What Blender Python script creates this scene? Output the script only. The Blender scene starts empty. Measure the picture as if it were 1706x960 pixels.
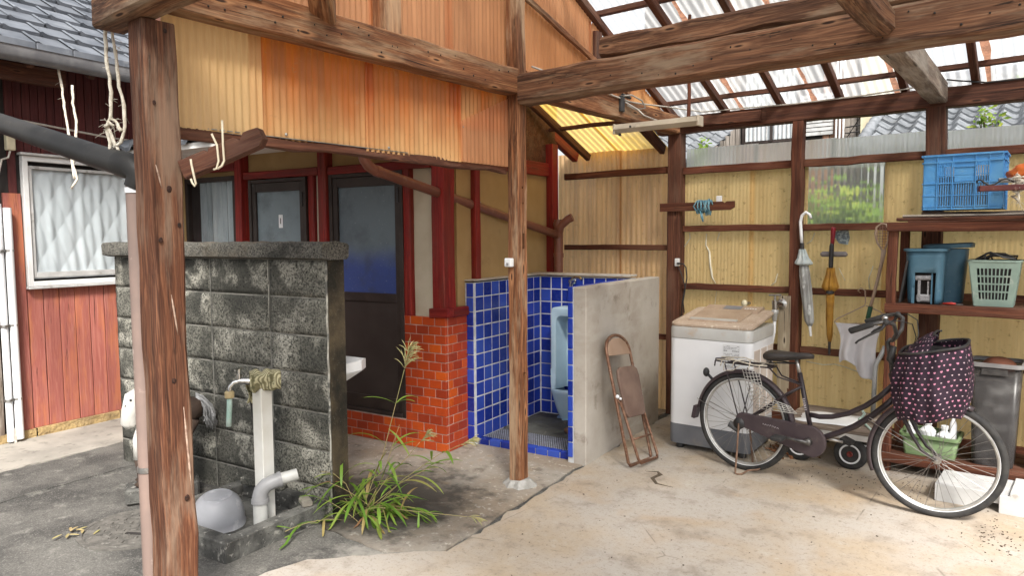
import bpy, bmesh, math, random
from mathutils import Vector, Matrix, noise as mnoise
R = math.radians
rnd = random.Random(7)
SC = bpy.context.scene
COL = SC.collection

# ------------------------------------------------------------------ camera
cam_d = bpy.data.cameras.new('camera'); cam = bpy.data.objects.new('camera', cam_d); COL.objects.link(cam)
cam_d.sensor_width = 36.0; cam_d.lens = 36.0 * 1185.7 / 1706.0
cam_d.clip_start = 0.05; cam_d.clip_end = 2000
cam.matrix_world = (Matrix.Translation((0, 0, 1.65)) @ Matrix.Rotation(R(38.086), 4, 'Z')
                    @ Matrix.Rotation(R(90 - 4.1757), 4, 'X') @ Matrix.Rotation(R(-0.3623), 4, 'Z'))
SC.camera = cam

# ------------------------------------------------------------------ sky and sun (bright, thin overcast)
SUN_EL, SUN_AZ = 48.0, 132.0          # azimuth the light comes from, degrees clockwise from +Y
w = bpy.data.worlds.new('World'); SC.world = w; w.use_nodes = True
nt = w.node_tree; nt.nodes.clear()
wo = nt.nodes.new('ShaderNodeOutputWorld'); bg = nt.nodes.new('ShaderNodeBackground')
sky = nt.nodes.new('ShaderNodeTexSky'); sky.sky_type = 'NISHITA'; sky.sun_disc = False
sky.sun_elevation = R(SUN_EL); sky.sun_rotation = R(SUN_AZ); sky.air_density = 1.0; sky.dust_density = 4.0; sky.ozone_density = 1.0
hs = nt.nodes.new('ShaderNodeHueSaturation'); hs.inputs['Saturation'].default_value = 0.22
hs.inputs['Value'].default_value = 1.0
nt.links.new(sky.outputs[0], hs.inputs['Color']); nt.links.new(hs.outputs[0], bg.inputs['Color'])
bg.inputs['Strength'].default_value = 0.105
nt.links.new(bg.outputs[0], wo.inputs[0])
sd = bpy.data.lights.new('sun', 'SUN'); sd.energy = 2.9; sd.angle = R(11); sd.color = (1, .955, .89)
sun = bpy.data.objects.new('sun', sd); COL.objects.link(sun)
_a = R(SUN_AZ)
_dir = Vector((math.sin(_a) * math.cos(R(SUN_EL)), math.cos(_a) * math.cos(R(SUN_EL)), math.sin(R(SUN_EL))))
sun.rotation_euler = _dir.to_track_quat('Z', 'Y').to_euler(); sun.location = (0, -3, 9)
SC.view_settings.view_transform = 'Standard'; SC.view_settings.look = 'None'
SC.view_settings.exposure = 1.34; SC.view_settings.gamma = 1.0; SC.view_settings.use_curve_mapping = False
SC.render.engine = 'CYCLES'
SC.cycles.max_bounces = 10; SC.cycles.transparent_max_bounces = 12; SC.cycles.diffuse_bounces = 6
SC.cycles.use_denoising = True; SC.cycles.caustics_reflective = False; SC.cycles.caustics_refractive = False

# ------------------------------------------------------------------ frames: world = shed axes, HT = house axes
HA = R(6.545)
HT = Matrix.Rotation(HA, 4, 'Z')
def Wh(x, y, z=0): return HT @ Vector((x, y, z))
def V(*a): return Vector(a)

# ------------------------------------------------------------------ mesh builder
class MB:
    def __init__(s, T=None): s.v = []; s.f = []; s.g = []; s.uv = {}; s.T = T or Matrix.Identity(4)
    def add(s, vs, fs, g=None):
        n = len(s.v)
        for i, p in enumerate(vs):
            s.v.append(s.T @ Vector(p)); s.g.append(tuple(g[i]) if g else tuple(p))
        for f in fs: s.f.append([n + i for i in f])
        return n
    def box(s, c, size, rot=None, ch=0.0):
        c = Vector(c); hx, hy, hz = size[0] / 2, size[1] / 2, size[2] / 2
        M = rot.to_3x3() if rot else Matrix.Identity(3)
        ch = min(ch, hx * .9, hy * .9, hz * .9)
        if ch <= 0:
            vs = [c + M @ Vector((x * hx, y * hy, z * hz)) for z in (-1, 1) for y in (-1, 1) for x in (-1, 1)]
            fs = [(0, 2, 3, 1), (4, 5, 7, 6), (0, 1, 5, 4), (2, 6, 7, 3), (0, 4, 6, 2), (1, 3, 7, 5)]
            s.add(vs, fs)
        else:
            vs = []; idx = {}
            for sx in (-1, 1):
                for sy in (-1, 1):
                    for sz in (-1, 1):
                        for a, (dx, dy, dz) in enumerate(((0, ch, ch), (ch, 0, ch), (ch, ch, 0))):
                            idx[(sx, sy, sz, a)] = len(vs)
                            vs.append(c + M @ Vector((sx * (hx - dx), sy * (hy - dy), sz * (hz - dz))))
            I = lambda *k: idx[k]
            fs = []
            for q in (-1, 1):
                fs.append([I(q, -1, -1, 0), I(q, 1, -1, 0), I(q, 1, 1, 0), I(q, -1, 1, 0)][::q])
                fs.append([I(-1, q, -1, 1), I(-1, q, 1, 1), I(1, q, 1, 1), I(1, q, -1, 1)][::q])
                fs.append([I(-1, -1, q, 2), I(1, -1, q, 2), I(1, 1, q, 2), I(-1, 1, q, 2)][::q])
            for a in (-1, 1):
                for b in (-1, 1):
                    fs.append([I(-1, a, b, 1), I(1, a, b, 1), I(1, a, b, 2), I(-1, a, b, 2)])
                    fs.append([I(a, -1, b, 0), I(a, 1, b, 0), I(a, 1, b, 2), I(a, -1, b, 2)])
                    fs.append([I(a, b, -1, 0), I(a, b, 1, 0), I(a, b, 1, 1), I(a, b, -1, 1)])
                    for d in (-1, 1): fs.append([I(a, b, d, 0), I(a, b, d, 1), I(a, b, d, 2)])
            s.add(vs, fs)
        return s
    def b2(s, x0, x1, y0, y1, z0, z1, ch=0.0):
        return s.box(((x0 + x1) / 2, (y0 + y1) / 2, (z0 + z1) / 2), (abs(x1 - x0), abs(y1 - y0), abs(z1 - z0)), None, ch)
    def timber(s, p0, p1, wd, ht, up=(0, 0, 1), ch=.006, segs=8, jit=.002, twist=0.0, seed=None, taper=1.0):
        """a sawn timber with softened, slightly uneven edges; gc runs along its grain"""
        rr = random.Random(seed if seed is not None else rnd.random())
        p0, p1 = Vector(p0), Vector(p1); d = p1 - p0; L = d.length; d.normalize()
        up = Vector(up); sd_ = d.cross(up)
        if sd_.length < 1e-4: sd_ = d.cross(Vector((1, 0, 0)))
        sd_.normalize(); u2 = sd_.cross(d)
        off = (rr.uniform(0, 50), rr.uniform(0, 50), rr.uniform(0, 50))
        vs = []; gs = []; fs = []
        for i in range(segs + 1):
            t = i / segs; k = 1 + (taper - 1) * t
            a, b = wd / 2 * k, ht / 2 * k; c = ch * rr.uniform(.6, 1.5)
            oct_ = [(a - c, -b), (a, -b + c), (a, b - c), (a - c, b), (-a + c, b), (-a, b - c), (-a, -b + c), (-a + c, -b)]
            jx, jy = rr.gauss(0, jit), rr.gauss(0, jit)
            for x, y in oct_:
                x += jx + rr.gauss(0, jit * .4); y += jy + rr.gauss(0, jit * .4)
                vs.append(p0 + d * (L * t) + sd_ * x + u2 * y)
                gs.append((L * t + off[0], x + off[1], y + off[2]))
        for i in range(segs):
            for j in range(8):
                k = (j + 1) % 8
                fs.append((i * 8 + j, i * 8 + k, (i + 1) * 8 + k, (i + 1) * 8 + j))
        fs.append(tuple(range(7, -1, -1))); fs.append(tuple(segs * 8 + j for j in range(8)))
        s.add(vs, fs, gs); return s
    def tube(s, pts, r, n=8, closed=False, caps=True):
        pts = [Vector(p) for p in pts]; m = len(pts)
        rs = r if isinstance(r, (list, tuple)) else [r] * m
        vs = []; fs = []; prev = None; gs = []; acc = 0
        for i, p in enumerate(pts):
            if closed: t = pts[(i + 1) % m] - pts[i - 1]
            else: t = pts[min(i + 1, m - 1)] - pts[max(i - 1, 0)]
            if t.length < 1e-9: t = Vector((0, 0, 1))
            t.normalize()
            if prev is None:
                a = Vector((0, 0, 1)) if abs(t.z) < .9 else Vector((1, 0, 0))
                nn = t.cross(a).normalized()
            else:
                nn = prev - t * prev.dot(t)
                nn = nn.normalized() if nn.length > 1e-6 else t.orthogonal().normalized()
            prev = nn; bb = t.cross(nn)
            if i: acc += (p - pts[i - 1]).length
            for j in range(n):
                a = 2 * math.pi * j / n
                vs.append(p + (nn * math.cos(a) + bb * math.sin(a)) * rs[i]); gs.append((acc, math.cos(a) * rs[i], math.sin(a) * rs[i]))
        for i in range(m if closed else m - 1):
            for j in range(n):
                k = (j + 1) % n; i2 = (i + 1) % m
                fs.append((i * n + j, i * n + k, i2 * n + k, i2 * n + j))
        if caps and not closed:
            fs.append(tuple(range(n - 1, -1, -1))); fs.append(tuple((m - 1) * n + j for j in range(n)))
        s.add(vs, fs, gs); return s
    def lathe(s, prof, n=24, c=(0, 0, 0), ax=(0, 0, 1), caps=True):
        c = Vector(c); ax = Vector(ax).normalized(); a = ax.orthogonal().normalized(); b = ax.cross(a)
        vs = []; fs = []
        for r, z in prof:
            for j in range(n):
                t = 2 * math.pi * j / n
                vs.append(c + ax * z + (a * math.cos(t) + b * math.sin(t)) * max(r, 1e-5))
        for i in range(len(prof) - 1):
            for j in range(n):
                k = (j + 1) % n
                fs.append((i * n + j, i * n + k, (i + 1) * n + k, (i + 1) * n + j))
        if caps:
            fs.append(tuple(range(n - 1, -1, -1))); fs.append(tuple((len(prof) - 1) * n + j for j in range(n)))
        s.add(vs, fs); return s
    def prism(s, poly, ext):
        n = len(poly); e = Vector(ext); vs = [Vector(p) for p in poly] + [Vector(p) + e for p in poly]
        fs = [tuple(range(n - 1, -1, -1)), tuple(range(n, 2 * n))] + [(i, (i + 1) % n, n + (i + 1) % n, n + i) for i in range(n)]
        s.add(vs, fs); return s
    def grid(s, fn, nu, nv, uv=None, wrap=False):
        vs = []; fs = []
        for j in range(nv + 1):
            for i in range(nu + 1): vs.append(Vector(fn(i / nu, j / nv)))
        base = len(s.f)
        for j in range(nv):
            for i in range(nu):
                fs.append((j * (nu + 1) + i, j * (nu + 1) + i + 1, (j + 1) * (nu + 1) + i + 1, (j + 1) * (nu + 1) + i))
                if uv: s.uv[base + len(fs) - 1] = [uv(i / nu, j / nv), uv((i + 1) / nu, j / nv), uv((i + 1) / nu, (j + 1) / nv), uv(i / nu, (j + 1) / nv)]
        s.add(vs, fs, None); return s
    def corr(s, o, u, v, pitch, amp, n, seg=6, nv=2, rag=0.0, phase=0.0):
        """corrugated sheet: origin o, u across the waves, v along them, n = side it bulges to; rag = uneven end"""
        o, u, v, n = Vector(o), Vector(u), Vector(v), Vector(n).normalized()
        W = u.length; nu = max(2, int(W / pitch * seg)); vs = []; fs = []; gs = []
        rr = random.Random(int(W * 1000))
        for j in range(nv + 1):
            for i in range(nu + 1):
                a = i / nu
                vs.append(o + u * a + v * (j / nv) + n * amp * math.sin(2 * math.pi * a * W / pitch + phase))
                gs.append((a * W, j / nv * v.length, 0))
        for j in range(nv):
            for i in range(nu):
                fs.append((j * (nu + 1) + i, j * (nu + 1) + i + 1, (j + 1) * (nu + 1) + i + 1, (j + 1) * (nu + 1) + i))
        s.add(vs, fs, gs); return s
    def ball(s, c, r, n=12, m=8, sc=(1, 1, 1), bump=0.0, seed=0):
        c = Vector(c); vs = []; fs = []
        for i in range(m + 1):
            th = math.pi * i / m
            for j in range(n):
                ph = 2 * math.pi * j / n
                d = Vector((math.sin(th) * math.cos(ph), math.sin(th) * math.sin(ph), math.cos(th)))
                k = 1 + bump * mnoise.noise(d * 2.3 + Vector((seed, seed * .7, 0)))
                vs.append(c + Vector((d.x * sc[0], d.y * sc[1], d.z * sc[2])) * r * k)
        for i in range(m):
            for j in range(n):
                k = (j + 1) % n
                fs.append((i * n + j, (i + 1) * n + j, (i + 1) * n + k, i * n + k))
        s.add(vs, fs); return s
    def mesh(s, name, M=None):
        me = bpy.data.meshes.new(name)
        vs = [M @ p for p in s.v] if M is not None else s.v
        me.from_pydata([tuple(p) for p in vs], [], s.f)
        at = me.attributes.new('gc', 'FLOAT_VECTOR', 'POINT')
        at.data.foreach_set('vector', [c for g in s.g for c in g])
        if s.uv:
            ul = me.uv_layers.new(name='UVMap')
            for p in me.polygons:
                q = s.uv.get(p.index)
                if q:
                    for k, li in enumerate(p.loop_indices): ul.data[li].uv = q[k]
        me.validate(); me.update()
        return me

MW = {}
def tag(o, label=None, cat=None, group=None, kind=None):
    if label: o['label'] = label
    if cat: o['category'] = cat
    if group: o['group'] = group
    if kind: o['kind'] = kind
    return o
def thing(name, label, cat, loc=(0, 0, 0), rotz=0.0, group=None):
    o = bpy.data.objects.new(name, None); o.empty_display_size = .1; COL.objects.link(o)
    o.location = loc; o.rotation_euler = (0, 0, rotz)
    MW[o] = Matrix.Translation(loc) @ Matrix.Rotation(rotz, 4, 'Z')
    return tag(o, label, cat, group)
def obj(name, mb, mat, parent=None, smooth=False, label=None, cat=None, group=None, kind=None, bevel=0.0, subsurf=0):
    if parent is None:
        xs = [p.x for p in mb.v]; ys = [p.y for p in mb.v]; zs = [p.z for p in mb.v]
        loc = Vector(((min(xs) + max(xs)) / 2, (min(ys) + max(ys)) / 2, min(zs)))
        me = mb.mesh(name, Matrix.Translation(-loc)); o = bpy.data.objects.new(name, me); o.location = loc
        MW[o] = Matrix.Translation(loc)
    else:
        me = mb.mesh(name, MW[parent].inverted()); o = bpy.data.objects.new(name, me); o.parent = parent
        MW[o] = MW[parent]
    COL.objects.link(o); me.materials.append(mat)
    if smooth:
        me.polygons.foreach_set('use_smooth', [True] * len(me.polygons))
        if smooth != 'all':
            try: me.set_sharp_from_angle(angle=R(38))
            except Exception: pass
    if bevel:
        b = o.modifiers.new('bevel', 'BEVEL'); b.width = bevel; b.segments = 2; b.limit_method = 'ANGLE'
    if subsurf:
        b = o.modifiers.new('sub', 'SUBSURF'); b.levels = b.render_levels = subsurf
    return tag(o, label, cat, group, kind)
def inst(name, me, M, parent, mat=None, kind=None):
    """a piece that shares the mesh me, placed by the world matrix M under parent"""
    o = bpy.data.objects.new(name, me); o.parent = parent; COL.objects.link(o)
    B = MW[parent].inverted() @ M
    o.location = B.to_translation(); o.rotation_euler = B.to_euler(); o.scale = B.to_scale(); MW[o] = M
    if kind: o['kind'] = kind
    return o
def part(name, parent, mat, smooth=False, kind=None, **k):   # decorator-free shorthand is not needed; kept explicit below
    pass

# ------------------------------------------------------------------ materials
def hexc(h):
    h = h.lstrip('#'); c = [int(h[i:i + 2], 16) / 255 for i in (0, 2, 4)]
    return tuple((x / 12.92 if x <= .04045 else ((x + .055) / 1.055) ** 2.4) for x in c) + (1,)
def C4(c): return hexc(c) if isinstance(c, str) else (tuple(c) + (1,))[:4]
class N:
    def __init__(s, name):
        s.m = bpy.data.materials.new(name); s.m.use_nodes = True; s.t = s.m.node_tree; s.t.nodes.clear()
        s.out = s.n('OutputMaterial')
    def n(s, ty, **k):
        x = s.t.nodes.new('ShaderNode' + ty)
        for a, b in k.items(): setattr(x, a, b)
        return x
    def set(s, x, key, val):
        if val is None: return
        i = x.inputs[key]
        if hasattr(val, 'is_linked') or isinstance(val, bpy.types.NodeSocket): s.t.links.new(val, i)
        else: i.default_value = val
    def coord(s, kind='Object', stretch=(1, 1, 1), rand=True):
        if kind == 'gc':
            a = s.n('Attribute'); a.attribute_name = 'gc'; v = a.outputs['Vector']
        elif kind == 'World':
            v = s.n('NewGeometry').outputs['Position']
        else: v = s.n('TexCoord').outputs[kind]
        if rand and kind == 'Object':
            oi = s.n('ObjectInfo'); k = s.n('VectorMath', operation='SCALE'); s.t.links.new(oi.outputs['Random'], k.inputs['Scale'])
            k.inputs[0].default_value = (37, 23, 51)
            ad = s.n('VectorMath', operation='ADD'); s.t.links.new(v, ad.inputs[0]); s.t.links.new(k.outputs[0], ad.inputs[1]); v = ad.outputs[0]
        if stretch != (1, 1, 1):
            mp = s.n('VectorMath', operation='MULTIPLY'); s.t.links.new(v, mp.inputs[0]); mp.inputs[1].default_value = stretch; v = mp.outputs[0]
        return v
    def noise(s, v, sc, det=4, rough=.55, dist=0.0):
        x = s.n('TexNoise'); s.t.links.new(v, x.inputs['Vector']); x.inputs['Scale'].default_value = sc
        x.inputs['Detail'].default_value = det; x.inputs['Roughness'].default_value = rough; x.inputs['Distortion'].default_value = dist
        return x.outputs['Fac']
    def vor(s, v, sc, feat='F1', out='Distance'):
        x = s.n('TexVoronoi'); x.feature = feat; s.t.links.new(v, x.inputs['Vector']); x.inputs['Scale'].default_value = sc
        return x.outputs[out]
    def ramp(s, f, lo, hi, a=0.0, b=1.0, smooth=True):
        x = s.n('MapRange'); x.interpolation_type = 'SMOOTHSTEP' if smooth else 'LINEAR'
        s.t.links.new(f, x.inputs['Value']); x.inputs['From Min'].default_value = lo; x.inputs['From Max'].default_value = hi
        x.inputs['To Min'].default_value = a; x.inputs['To Max'].default_value = b
        return x.outputs['Result']
    def mix(s, f, a, b, mode='MIX'):
        x = s.n('Mix', data_type='RGBA', blend_type=mode); x.clamp_factor = True
        s.set(x, 0, f); s.set(x, 6, a); s.set(x, 7, b)
        return x.outputs[2]
    def math(s, op, a, b=None, c=None):
        x = s.n('Math', operation=op); s.set(x, 0, a)
        if b is not None: s.set(x, 1, b)
        if c is not None: s.set(x, 2, c)
        return x.outputs[0]
    def bump(s, h, strength=.3, dist=.01):
        x = s.n('Bump'); x.inputs['Strength'].default_value = strength; x.inputs['Distance'].default_value = dist
        s.t.links.new(h, x.inputs['Height']); return x.outputs['Normal']
    def prin(s, col, rough=.6, metal=0.0, normal=None, spec=.5, trans=0.0, coat=0.0, ior=1.45, alpha=None):
        p = s.n('BsdfPrincipled'); s.set(p, 'Base Color', col); s.set(p, 'Roughness', rough); s.set(p, 'Metallic', metal)
        s.set(p, 'Specular IOR Level', spec); s.set(p, 'Transmission Weight', trans); s.set(p, 'Coat Weight', coat); s.set(p, 'IOR', ior)
        if normal is not None: s.set(p, 'Normal', normal)
        if alpha is not None: s.set(p, 'Alpha', alpha)
        return p.outputs[0]
    def mixs(s, f, a, b):
        x = s.n('MixShader'); s.set(x, 0, f); s.t.links.new(a, x.inputs[1]); s.t.links.new(b, x.inputs[2]); return x.outputs[0]
    def done(s, sh): s.t.links.new(sh, s.out.inputs['Surface']); return s.m

def mat(name, c, c2=None, sc=6, lo=.35, hi=.65, rough=.7, metal=0, bump=0, bsc=40, rv=0.0, spot=None, ssc=12, slo=.58, shi=.68,
        coord='Object', stretch=(1, 1, 1), spec=.4, coat=0, det=5, bdist=.004, spot2=None, s2sc=60, s2lo=.62, s2hi=.7, trans=0):
    q = N(name); v = q.coord(coord, stretch)
    col = C4(c)
    if c2 is not None: col = q.mix(q.ramp(q.noise(v, sc, det), lo, hi), C4(c), C4(c2))
    if spot is not None: col = q.mix(q.ramp(q.noise(v, ssc, 6, .6), slo, shi), col, C4(spot))
    if spot2 is not None: col = q.mix(q.ramp(q.noise(v, s2sc, 3, .5), s2lo, s2hi), col, C4(spot2))
    if rv:
        oi = q.n('ObjectInfo'); h = q.n('HueSaturation'); q.set(h, 'Value', q.ramp(oi.outputs['Random'], 0, 1, 1 - rv, 1 + rv, False))
        q.set(h, 'Color', col); col = h.outputs[0]
    nm = q.bump(q.noise(v, bsc, 4, .6), bump, bdist) if bump else None
    rg = rough
    return q.done(q.prin(col, rg, metal, nm, spec, trans, coat))

def wood(name, base, dark, light, weather=None, wamt=.5, knots=True, rough=.72, rv=.12, gs=1.0):
    """sawn, weathered softwood: fine grain along gc.x, wandering rings, a few knots, grey bleaching"""
    q = N(name); v0 = q.coord('gc')
    def st(x, y, z):
        m = q.n('VectorMath', operation='MULTIPLY'); q.t.links.new(v0, m.inputs[0]); m.inputs[1].default_value = (x, y, z); return m.outputs[0]
    # bend the grain with a slow noise
    wob = q.n('TexNoise'); q.t.links.new(st(1.3, 7, 7), wob.inputs['Vector']); wob.inputs['Scale'].default_value = 1.0; wob.inputs['Detail'].default_value = 2
    sub = q.n('VectorMath', operation='SCALE'); q.t.links.new(wob.outputs['Color'], sub.inputs[0]); sub.inputs['Scale'].default_value = .05 * gs
    ad = q.n('VectorMath', operation='ADD'); q.t.links.new(v0, ad.inputs[0]); q.t.links.new(sub.outputs[0], ad.inputs[1])
    def st2(x, y, z):
        m = q.n('VectorMath', operation='MULTIPLY'); q.t.links.new(ad.outputs[0], m.inputs[0]); m.inputs[1].default_value = (x, y, z); return m.outputs[0]
    rings = q.noise(st2(1.0, 34 / gs, 34 / gs), 1.0, 3, .5)
    fine = q.noise(st2(5, 190 / gs, 190 / gs), 1.0, 3, .65)
    midg = q.noise(st2(1.4, 85 / gs, 85 / gs), 1.0, 3, .6)
    col = q.mix(q.ramp(rings, .36, .62), C4(dark), C4(base))
    col = q.mix(q.ramp(midg, .42, .62, .75, 0), col, C4(tuple(.55 * a + .45 * b for a, b in zip(dark, base))))
    col = q.mix(q.ramp(midg, .54, .70, 0, .7), col, C4(light))
    col = q.mix(q.ramp(fine, .45, .75, 0, .6), col, C4(light))
    col = q.mix(q.ramp(fine, .26, .44, .6, 0), col, C4(dark))
    crack = q.ramp(q.noise(st2(1.6, 90 / gs, 90 / gs), 1.0, 4, .6), .31, .37, 1, 0)
    col = q.mix(q.math('MULTIPLY', crack,   .9), col, C4((.018, .010, .007)))
    if weather is not None:
        wf = q.ramp(q.noise(st(1.6, 9, 9), 1.0, 5, .65), .46, .66, 0, wamt)
        col = q.mix(wf, col, C4(weather))
    if knots:
        sx_ = q.n('SeparateXYZ'); q.t.links.new(v0, sx_.inputs[0]); kc = q.n('CombineXYZ'); q.set(kc, 0, q.math('MULTIPLY', sx_.outputs[0], 2.3)); q.set(kc, 1, q.math('MULTIPLY', q.math('ADD', sx_.outputs[1], q.math('MULTIPLY', sx_.outputs[2], 1.13)), 9.0))
        vk = q.n('TexVoronoi'); vk.voronoi_dimensions = '2D'; vk.inputs['Scale'].default_value = 1.0; q.t.links.new(kc.outputs[0], vk.inputs['Vector']); kd = vk.outputs['Distance']
        ks = q.n('SeparateColor'); q.t.links.new(vk.outputs['Color'], ks.inputs[0]); on = q.math('LESS_THAN', ks.outputs[0], .26)
        col = q.mix(q.math('MULTIPLY', q.ramp(q.math('ADD', kd, q.math('MULTIPLY', q.math('SUBTRACT', midg, .5), .14)), .07, .20, .6, 0), on), col, C4(tuple(min(1, 1.15 * a) for a in light)))
        col = q.mix(q.math('MULTIPLY', q.ramp(q.math('ADD', kd, q.math('MULTIPLY', q.math('SUBTRACT', rings, .5), .10)), .035, .085, .95, 0), on), col, C4((.022, .009, .006)))
    oi = q.n('ObjectInfo'); h = q.n('HueSaturation'); q.set(h, 'Value', q.ramp(oi.outputs['Random'], 0, 1, 1 - rv, 1 + rv, False)); q.set(h, 'Color', col)
    hgt = q.math('ADD', q.math('MULTIPLY', fine, .5), q.math('SUBTRACT', q.math('MULTIPLY', rings, .6), q.math('MULTIPLY', crack, 1.2)))
    return q.done(q.prin(h.outputs[0], rough, 0, q.bump(hgt, .55, .006), .3))

def sheetmat(name, c, c2, trl, tw=.55, thru=0.0, fade=None, streak=.6, spot=None, rough=.45, fz=(0, 1), spotamt=.5, rv=.06):
    """thin aged plastic sheet: part reflects, part lets light glow through; streaks run down the waves (gc.y)"""
    q = N(name); g = q.coord('gc')
    def st(x, y, z):
        m = q.n('VectorMath', operation='MULTIPLY'); q.t.links.new(g, m.inputs[0]); m.inputs[1].default_value = (x, y, z); return m.outputs[0]
    oi = q.n('ObjectInfo')
    ad = q.n('VectorMath', operation='ADD'); cb = q.n('CombineXYZ'); q.set(cb, 0, q.math('MULTIPLY', oi.outputs['Random'], 40.0)); q.t.links.new(g, ad.inputs[0]); q.t.links.new(cb.outputs[0], ad.inputs[1]); g = ad.outputs[0]
    f = q.ramp(q.noise(st(13, .7, 1), 1.0, 5, .65), .36, .66, 0, streak)
    f2 = q.ramp(q.noise(st(1.4, 1.1, 1), 1.0, 3, .5), .4, .65, 0, streak * .6)
    col = q.mix(f, C4(c), C4(c2)); col = q.mix(f2, col, C4(c2)); tcol = q.mix(f, C4(trl), q.mix(.5, C4(trl), C4(c2)))
    if fade is not None:                       # blends to the fade colour towards the foot of the sheet
        sp = q.n('SeparateXYZ'); q.t.links.new(g, sp.inputs[0]); nz = q.noise(st(7, 2, 1), 1, 3)
        ff = q.ramp(q.math('ADD', sp.outputs[1], q.math('MULTIPLY', q.math('SUBTRACT', nz, .5), .35)), fz[0], fz[1], .85, 0)
        col = q.mix(ff, col, C4(fade)); tcol = q.mix(ff, tcol, C4(fade))
    if spot is not None:
        sf = q.ramp(q.noise(st(22, 22, 1), 1.0, 5, .7), .56, .70, 0, spotamt); col = q.mix(sf, col, C4(spot)); tcol = q.mix(sf, tcol, C4(spot))
    h = q.n('HueSaturation'); q.set(h, 'Value', q.ramp(oi.outputs['Random'], 0, 1, 1 - rv, 1 + rv, False)); q.set(h, 'Color', col)
    p = q.prin(h.outputs[0], rough, 0, None, .35)
    tr = q.n('BsdfTranslucent'); q.set(tr, 'Color', tcol)
    sh = q.mixs(tw, p, tr.outputs[0])
    if thru:
        tp = q.n('BsdfTransparent'); q.set(tp, 'Color', C4((.95, .96, .95))); sh = q.mixs(thru, sh, tp.outputs[0])
    return q.done(sh)

M = {}
M['wood_post'] = wood('wood_post', (.135, .050, .024), (.022, .0085, .006), (.225, .10, .052), (.27, .19, .135), .55)
M['wood_beam'] = wood('wood_beam', (.265, .102, .042), (.042, .016, .009), (.41, .205, .098), (.42, .29, .18), .6)
M['wood_center'] = wood('wood_center', (.235, .088, .036), (.030, .011, .006), (.42, .20, .095), (.47, .33, .21), .7)
M['wood_dark'] = wood('wood_dark', (.115, .042, .024), (.035, .013, .009), (.17, .072, .04), (.16, .10, .07), .4)
M['wood_log'] = wood('wood_log', (.165, .075, .039), (.026, .011, .007), (.27, .145, .08), (.28, .21, .145), .65, gs=1.25)
M['wood_rail'] = wood('wood_rail', (.14, .043, .022), (.05, .016, .010), (.19, .075, .04), (.2, .1, .06), .35, knots=False)
M['wood_grey'] = wood('wood_grey', (.20, .15, .115), (.07, .05, .04), (.30, .25, .2), (.33, .30, .26), .7)
M['wood_red'] = wood('wood_red', (.23, .018, .014), (.10, .007, .007), (.30, .035, .022), (.13, .03, .02), .6, knots=False, rough=.5)
M['board_fade'] = wood('board_fade', (.345, .115, .090), (.25, .075, .060), (.42, .185, .145), (.47, .165, .07), .55, knots=False, rv=.14)
M['board_shaded'] = wood('board_shaded', (.095, .022, .021), (.05, .012, .013), (.12, .032, .028), (.085, .032, .03), .5, knots=False, rv=.12)  # board red darkened, with the shade under the eave mixed into the colour
M['sheet_orange'] = sheetmat('sheet_orange', (.46, .118, .020), (.35, .13, .05), (.92, .27, .03), .38, 0, (.84, .54, .25), .95, (.50, .25, .11), fz=(-.14, .36))
M['sheet_tan'] = sheetmat('sheet_tan', (.76, .48, .21), (.62, .36, .14), (.90, .56, .24), .4, 0, (.74, .50, .25), .7, None, fz=(0, .9))
M['sheet_pink'] = sheetmat('sheet_pink', (.64, .32, .16), (.40, .17, .08), (.90, .50, .26), .55, 0, None, .6, None)
M['sheet_brown'] = sheetmat('sheet_brown', (.80, .54, .28), (.46, .30, .18), (1, .68, .34), .55, .03, None, .95, (.25, .15, .09), spotamt=.3)
M['sheet_yellow'] = sheetmat('sheet_yellow', (.74, .53, .25), (.62, .42, .18), (1, .80, .42), .45, 0, None, .75, (.40, .26, .11), spotamt=.75, rv=.10)
M['sheet_amber'] = sheetmat('sheet_amber', (.75, .50, .14), (.60, .36, .10), (.95, .66, .16), .65, .1, None, .5, None)
M['sheet_roof'] = sheetmat('sheet_roof', (.86, .87, .86), (.74, .73, .70), (.98, .98, .97), .72, .52, None, .5, (.42, .34, .28), spotamt=.18)
def clear_sheet(name, tint, f, rg=.34):
    q = N(name); g = q.coord('gc'); m = q.n('VectorMath', operation='MULTIPLY'); q.t.links.new(g, m.inputs[0]); m.inputs[1].default_value = (18, 1.2, 1)
    st = q.ramp(q.noise(m.outputs[0], 1, 4), .45, .7, 0, .6)
    rf = q.n('BsdfRefraction'); q.set(rf, 'Color', C4(tint)); rf.inputs['Roughness'].default_value = rg; rf.inputs['IOR'].default_value = 1.06
    tr = q.n('BsdfTranslucent'); q.set(tr, 'Color', q.mix(st, C4((.98, .99, .99)), C4((.84, .83, .78))))
    p = q.prin(q.mix(st, C4((.55, .57, .57)), C4((.42, .38, .30))), .25, 0, None, .5)
    return q.done(q.mixs(f, q.mixs(.12, tr.outputs[0], p), rf.outputs[0]))
M['sheet_clear'] = clear_sheet('sheet_clear', (.99, 1, 1), .30)
M['sheet_window'] = clear_sheet('sheet_window', (1, 1, .93), .72)
M['plastic_white'] = mat('plastic_white', (.74, .75, .76), (.66, .67, .68), 3, rough=.35, bump=.02)
M['plaster_cream'] = mat('plaster_cream', (.52, .46, .35), (.44, .38, .28), 3, .3, .7, .9, bump=.5, bsc=220, bdist=.003, spot=(.36, .30, .22), ssc=5, slo=.6, shi=.75)
M['plaster_ochre'] = mat('plaster_ochre', (.42, .28, .125), (.35, .225, .095), 3, .3, .7, .92, bump=.55, bsc=260, bdist=.003, spot=(.27, .17, .08), ssc=4, slo=.6, shi=.78)
M['steel'] = mat('steel', (.45, .45, .44), (.30, .28, .26), 30, rough=.38, metal=.9, bump=.05)
M['chrome'] = mat('chrome', (.62, .62, .60), (.40, .39, .37), 25, rough=.22, metal=1.0)
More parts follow.
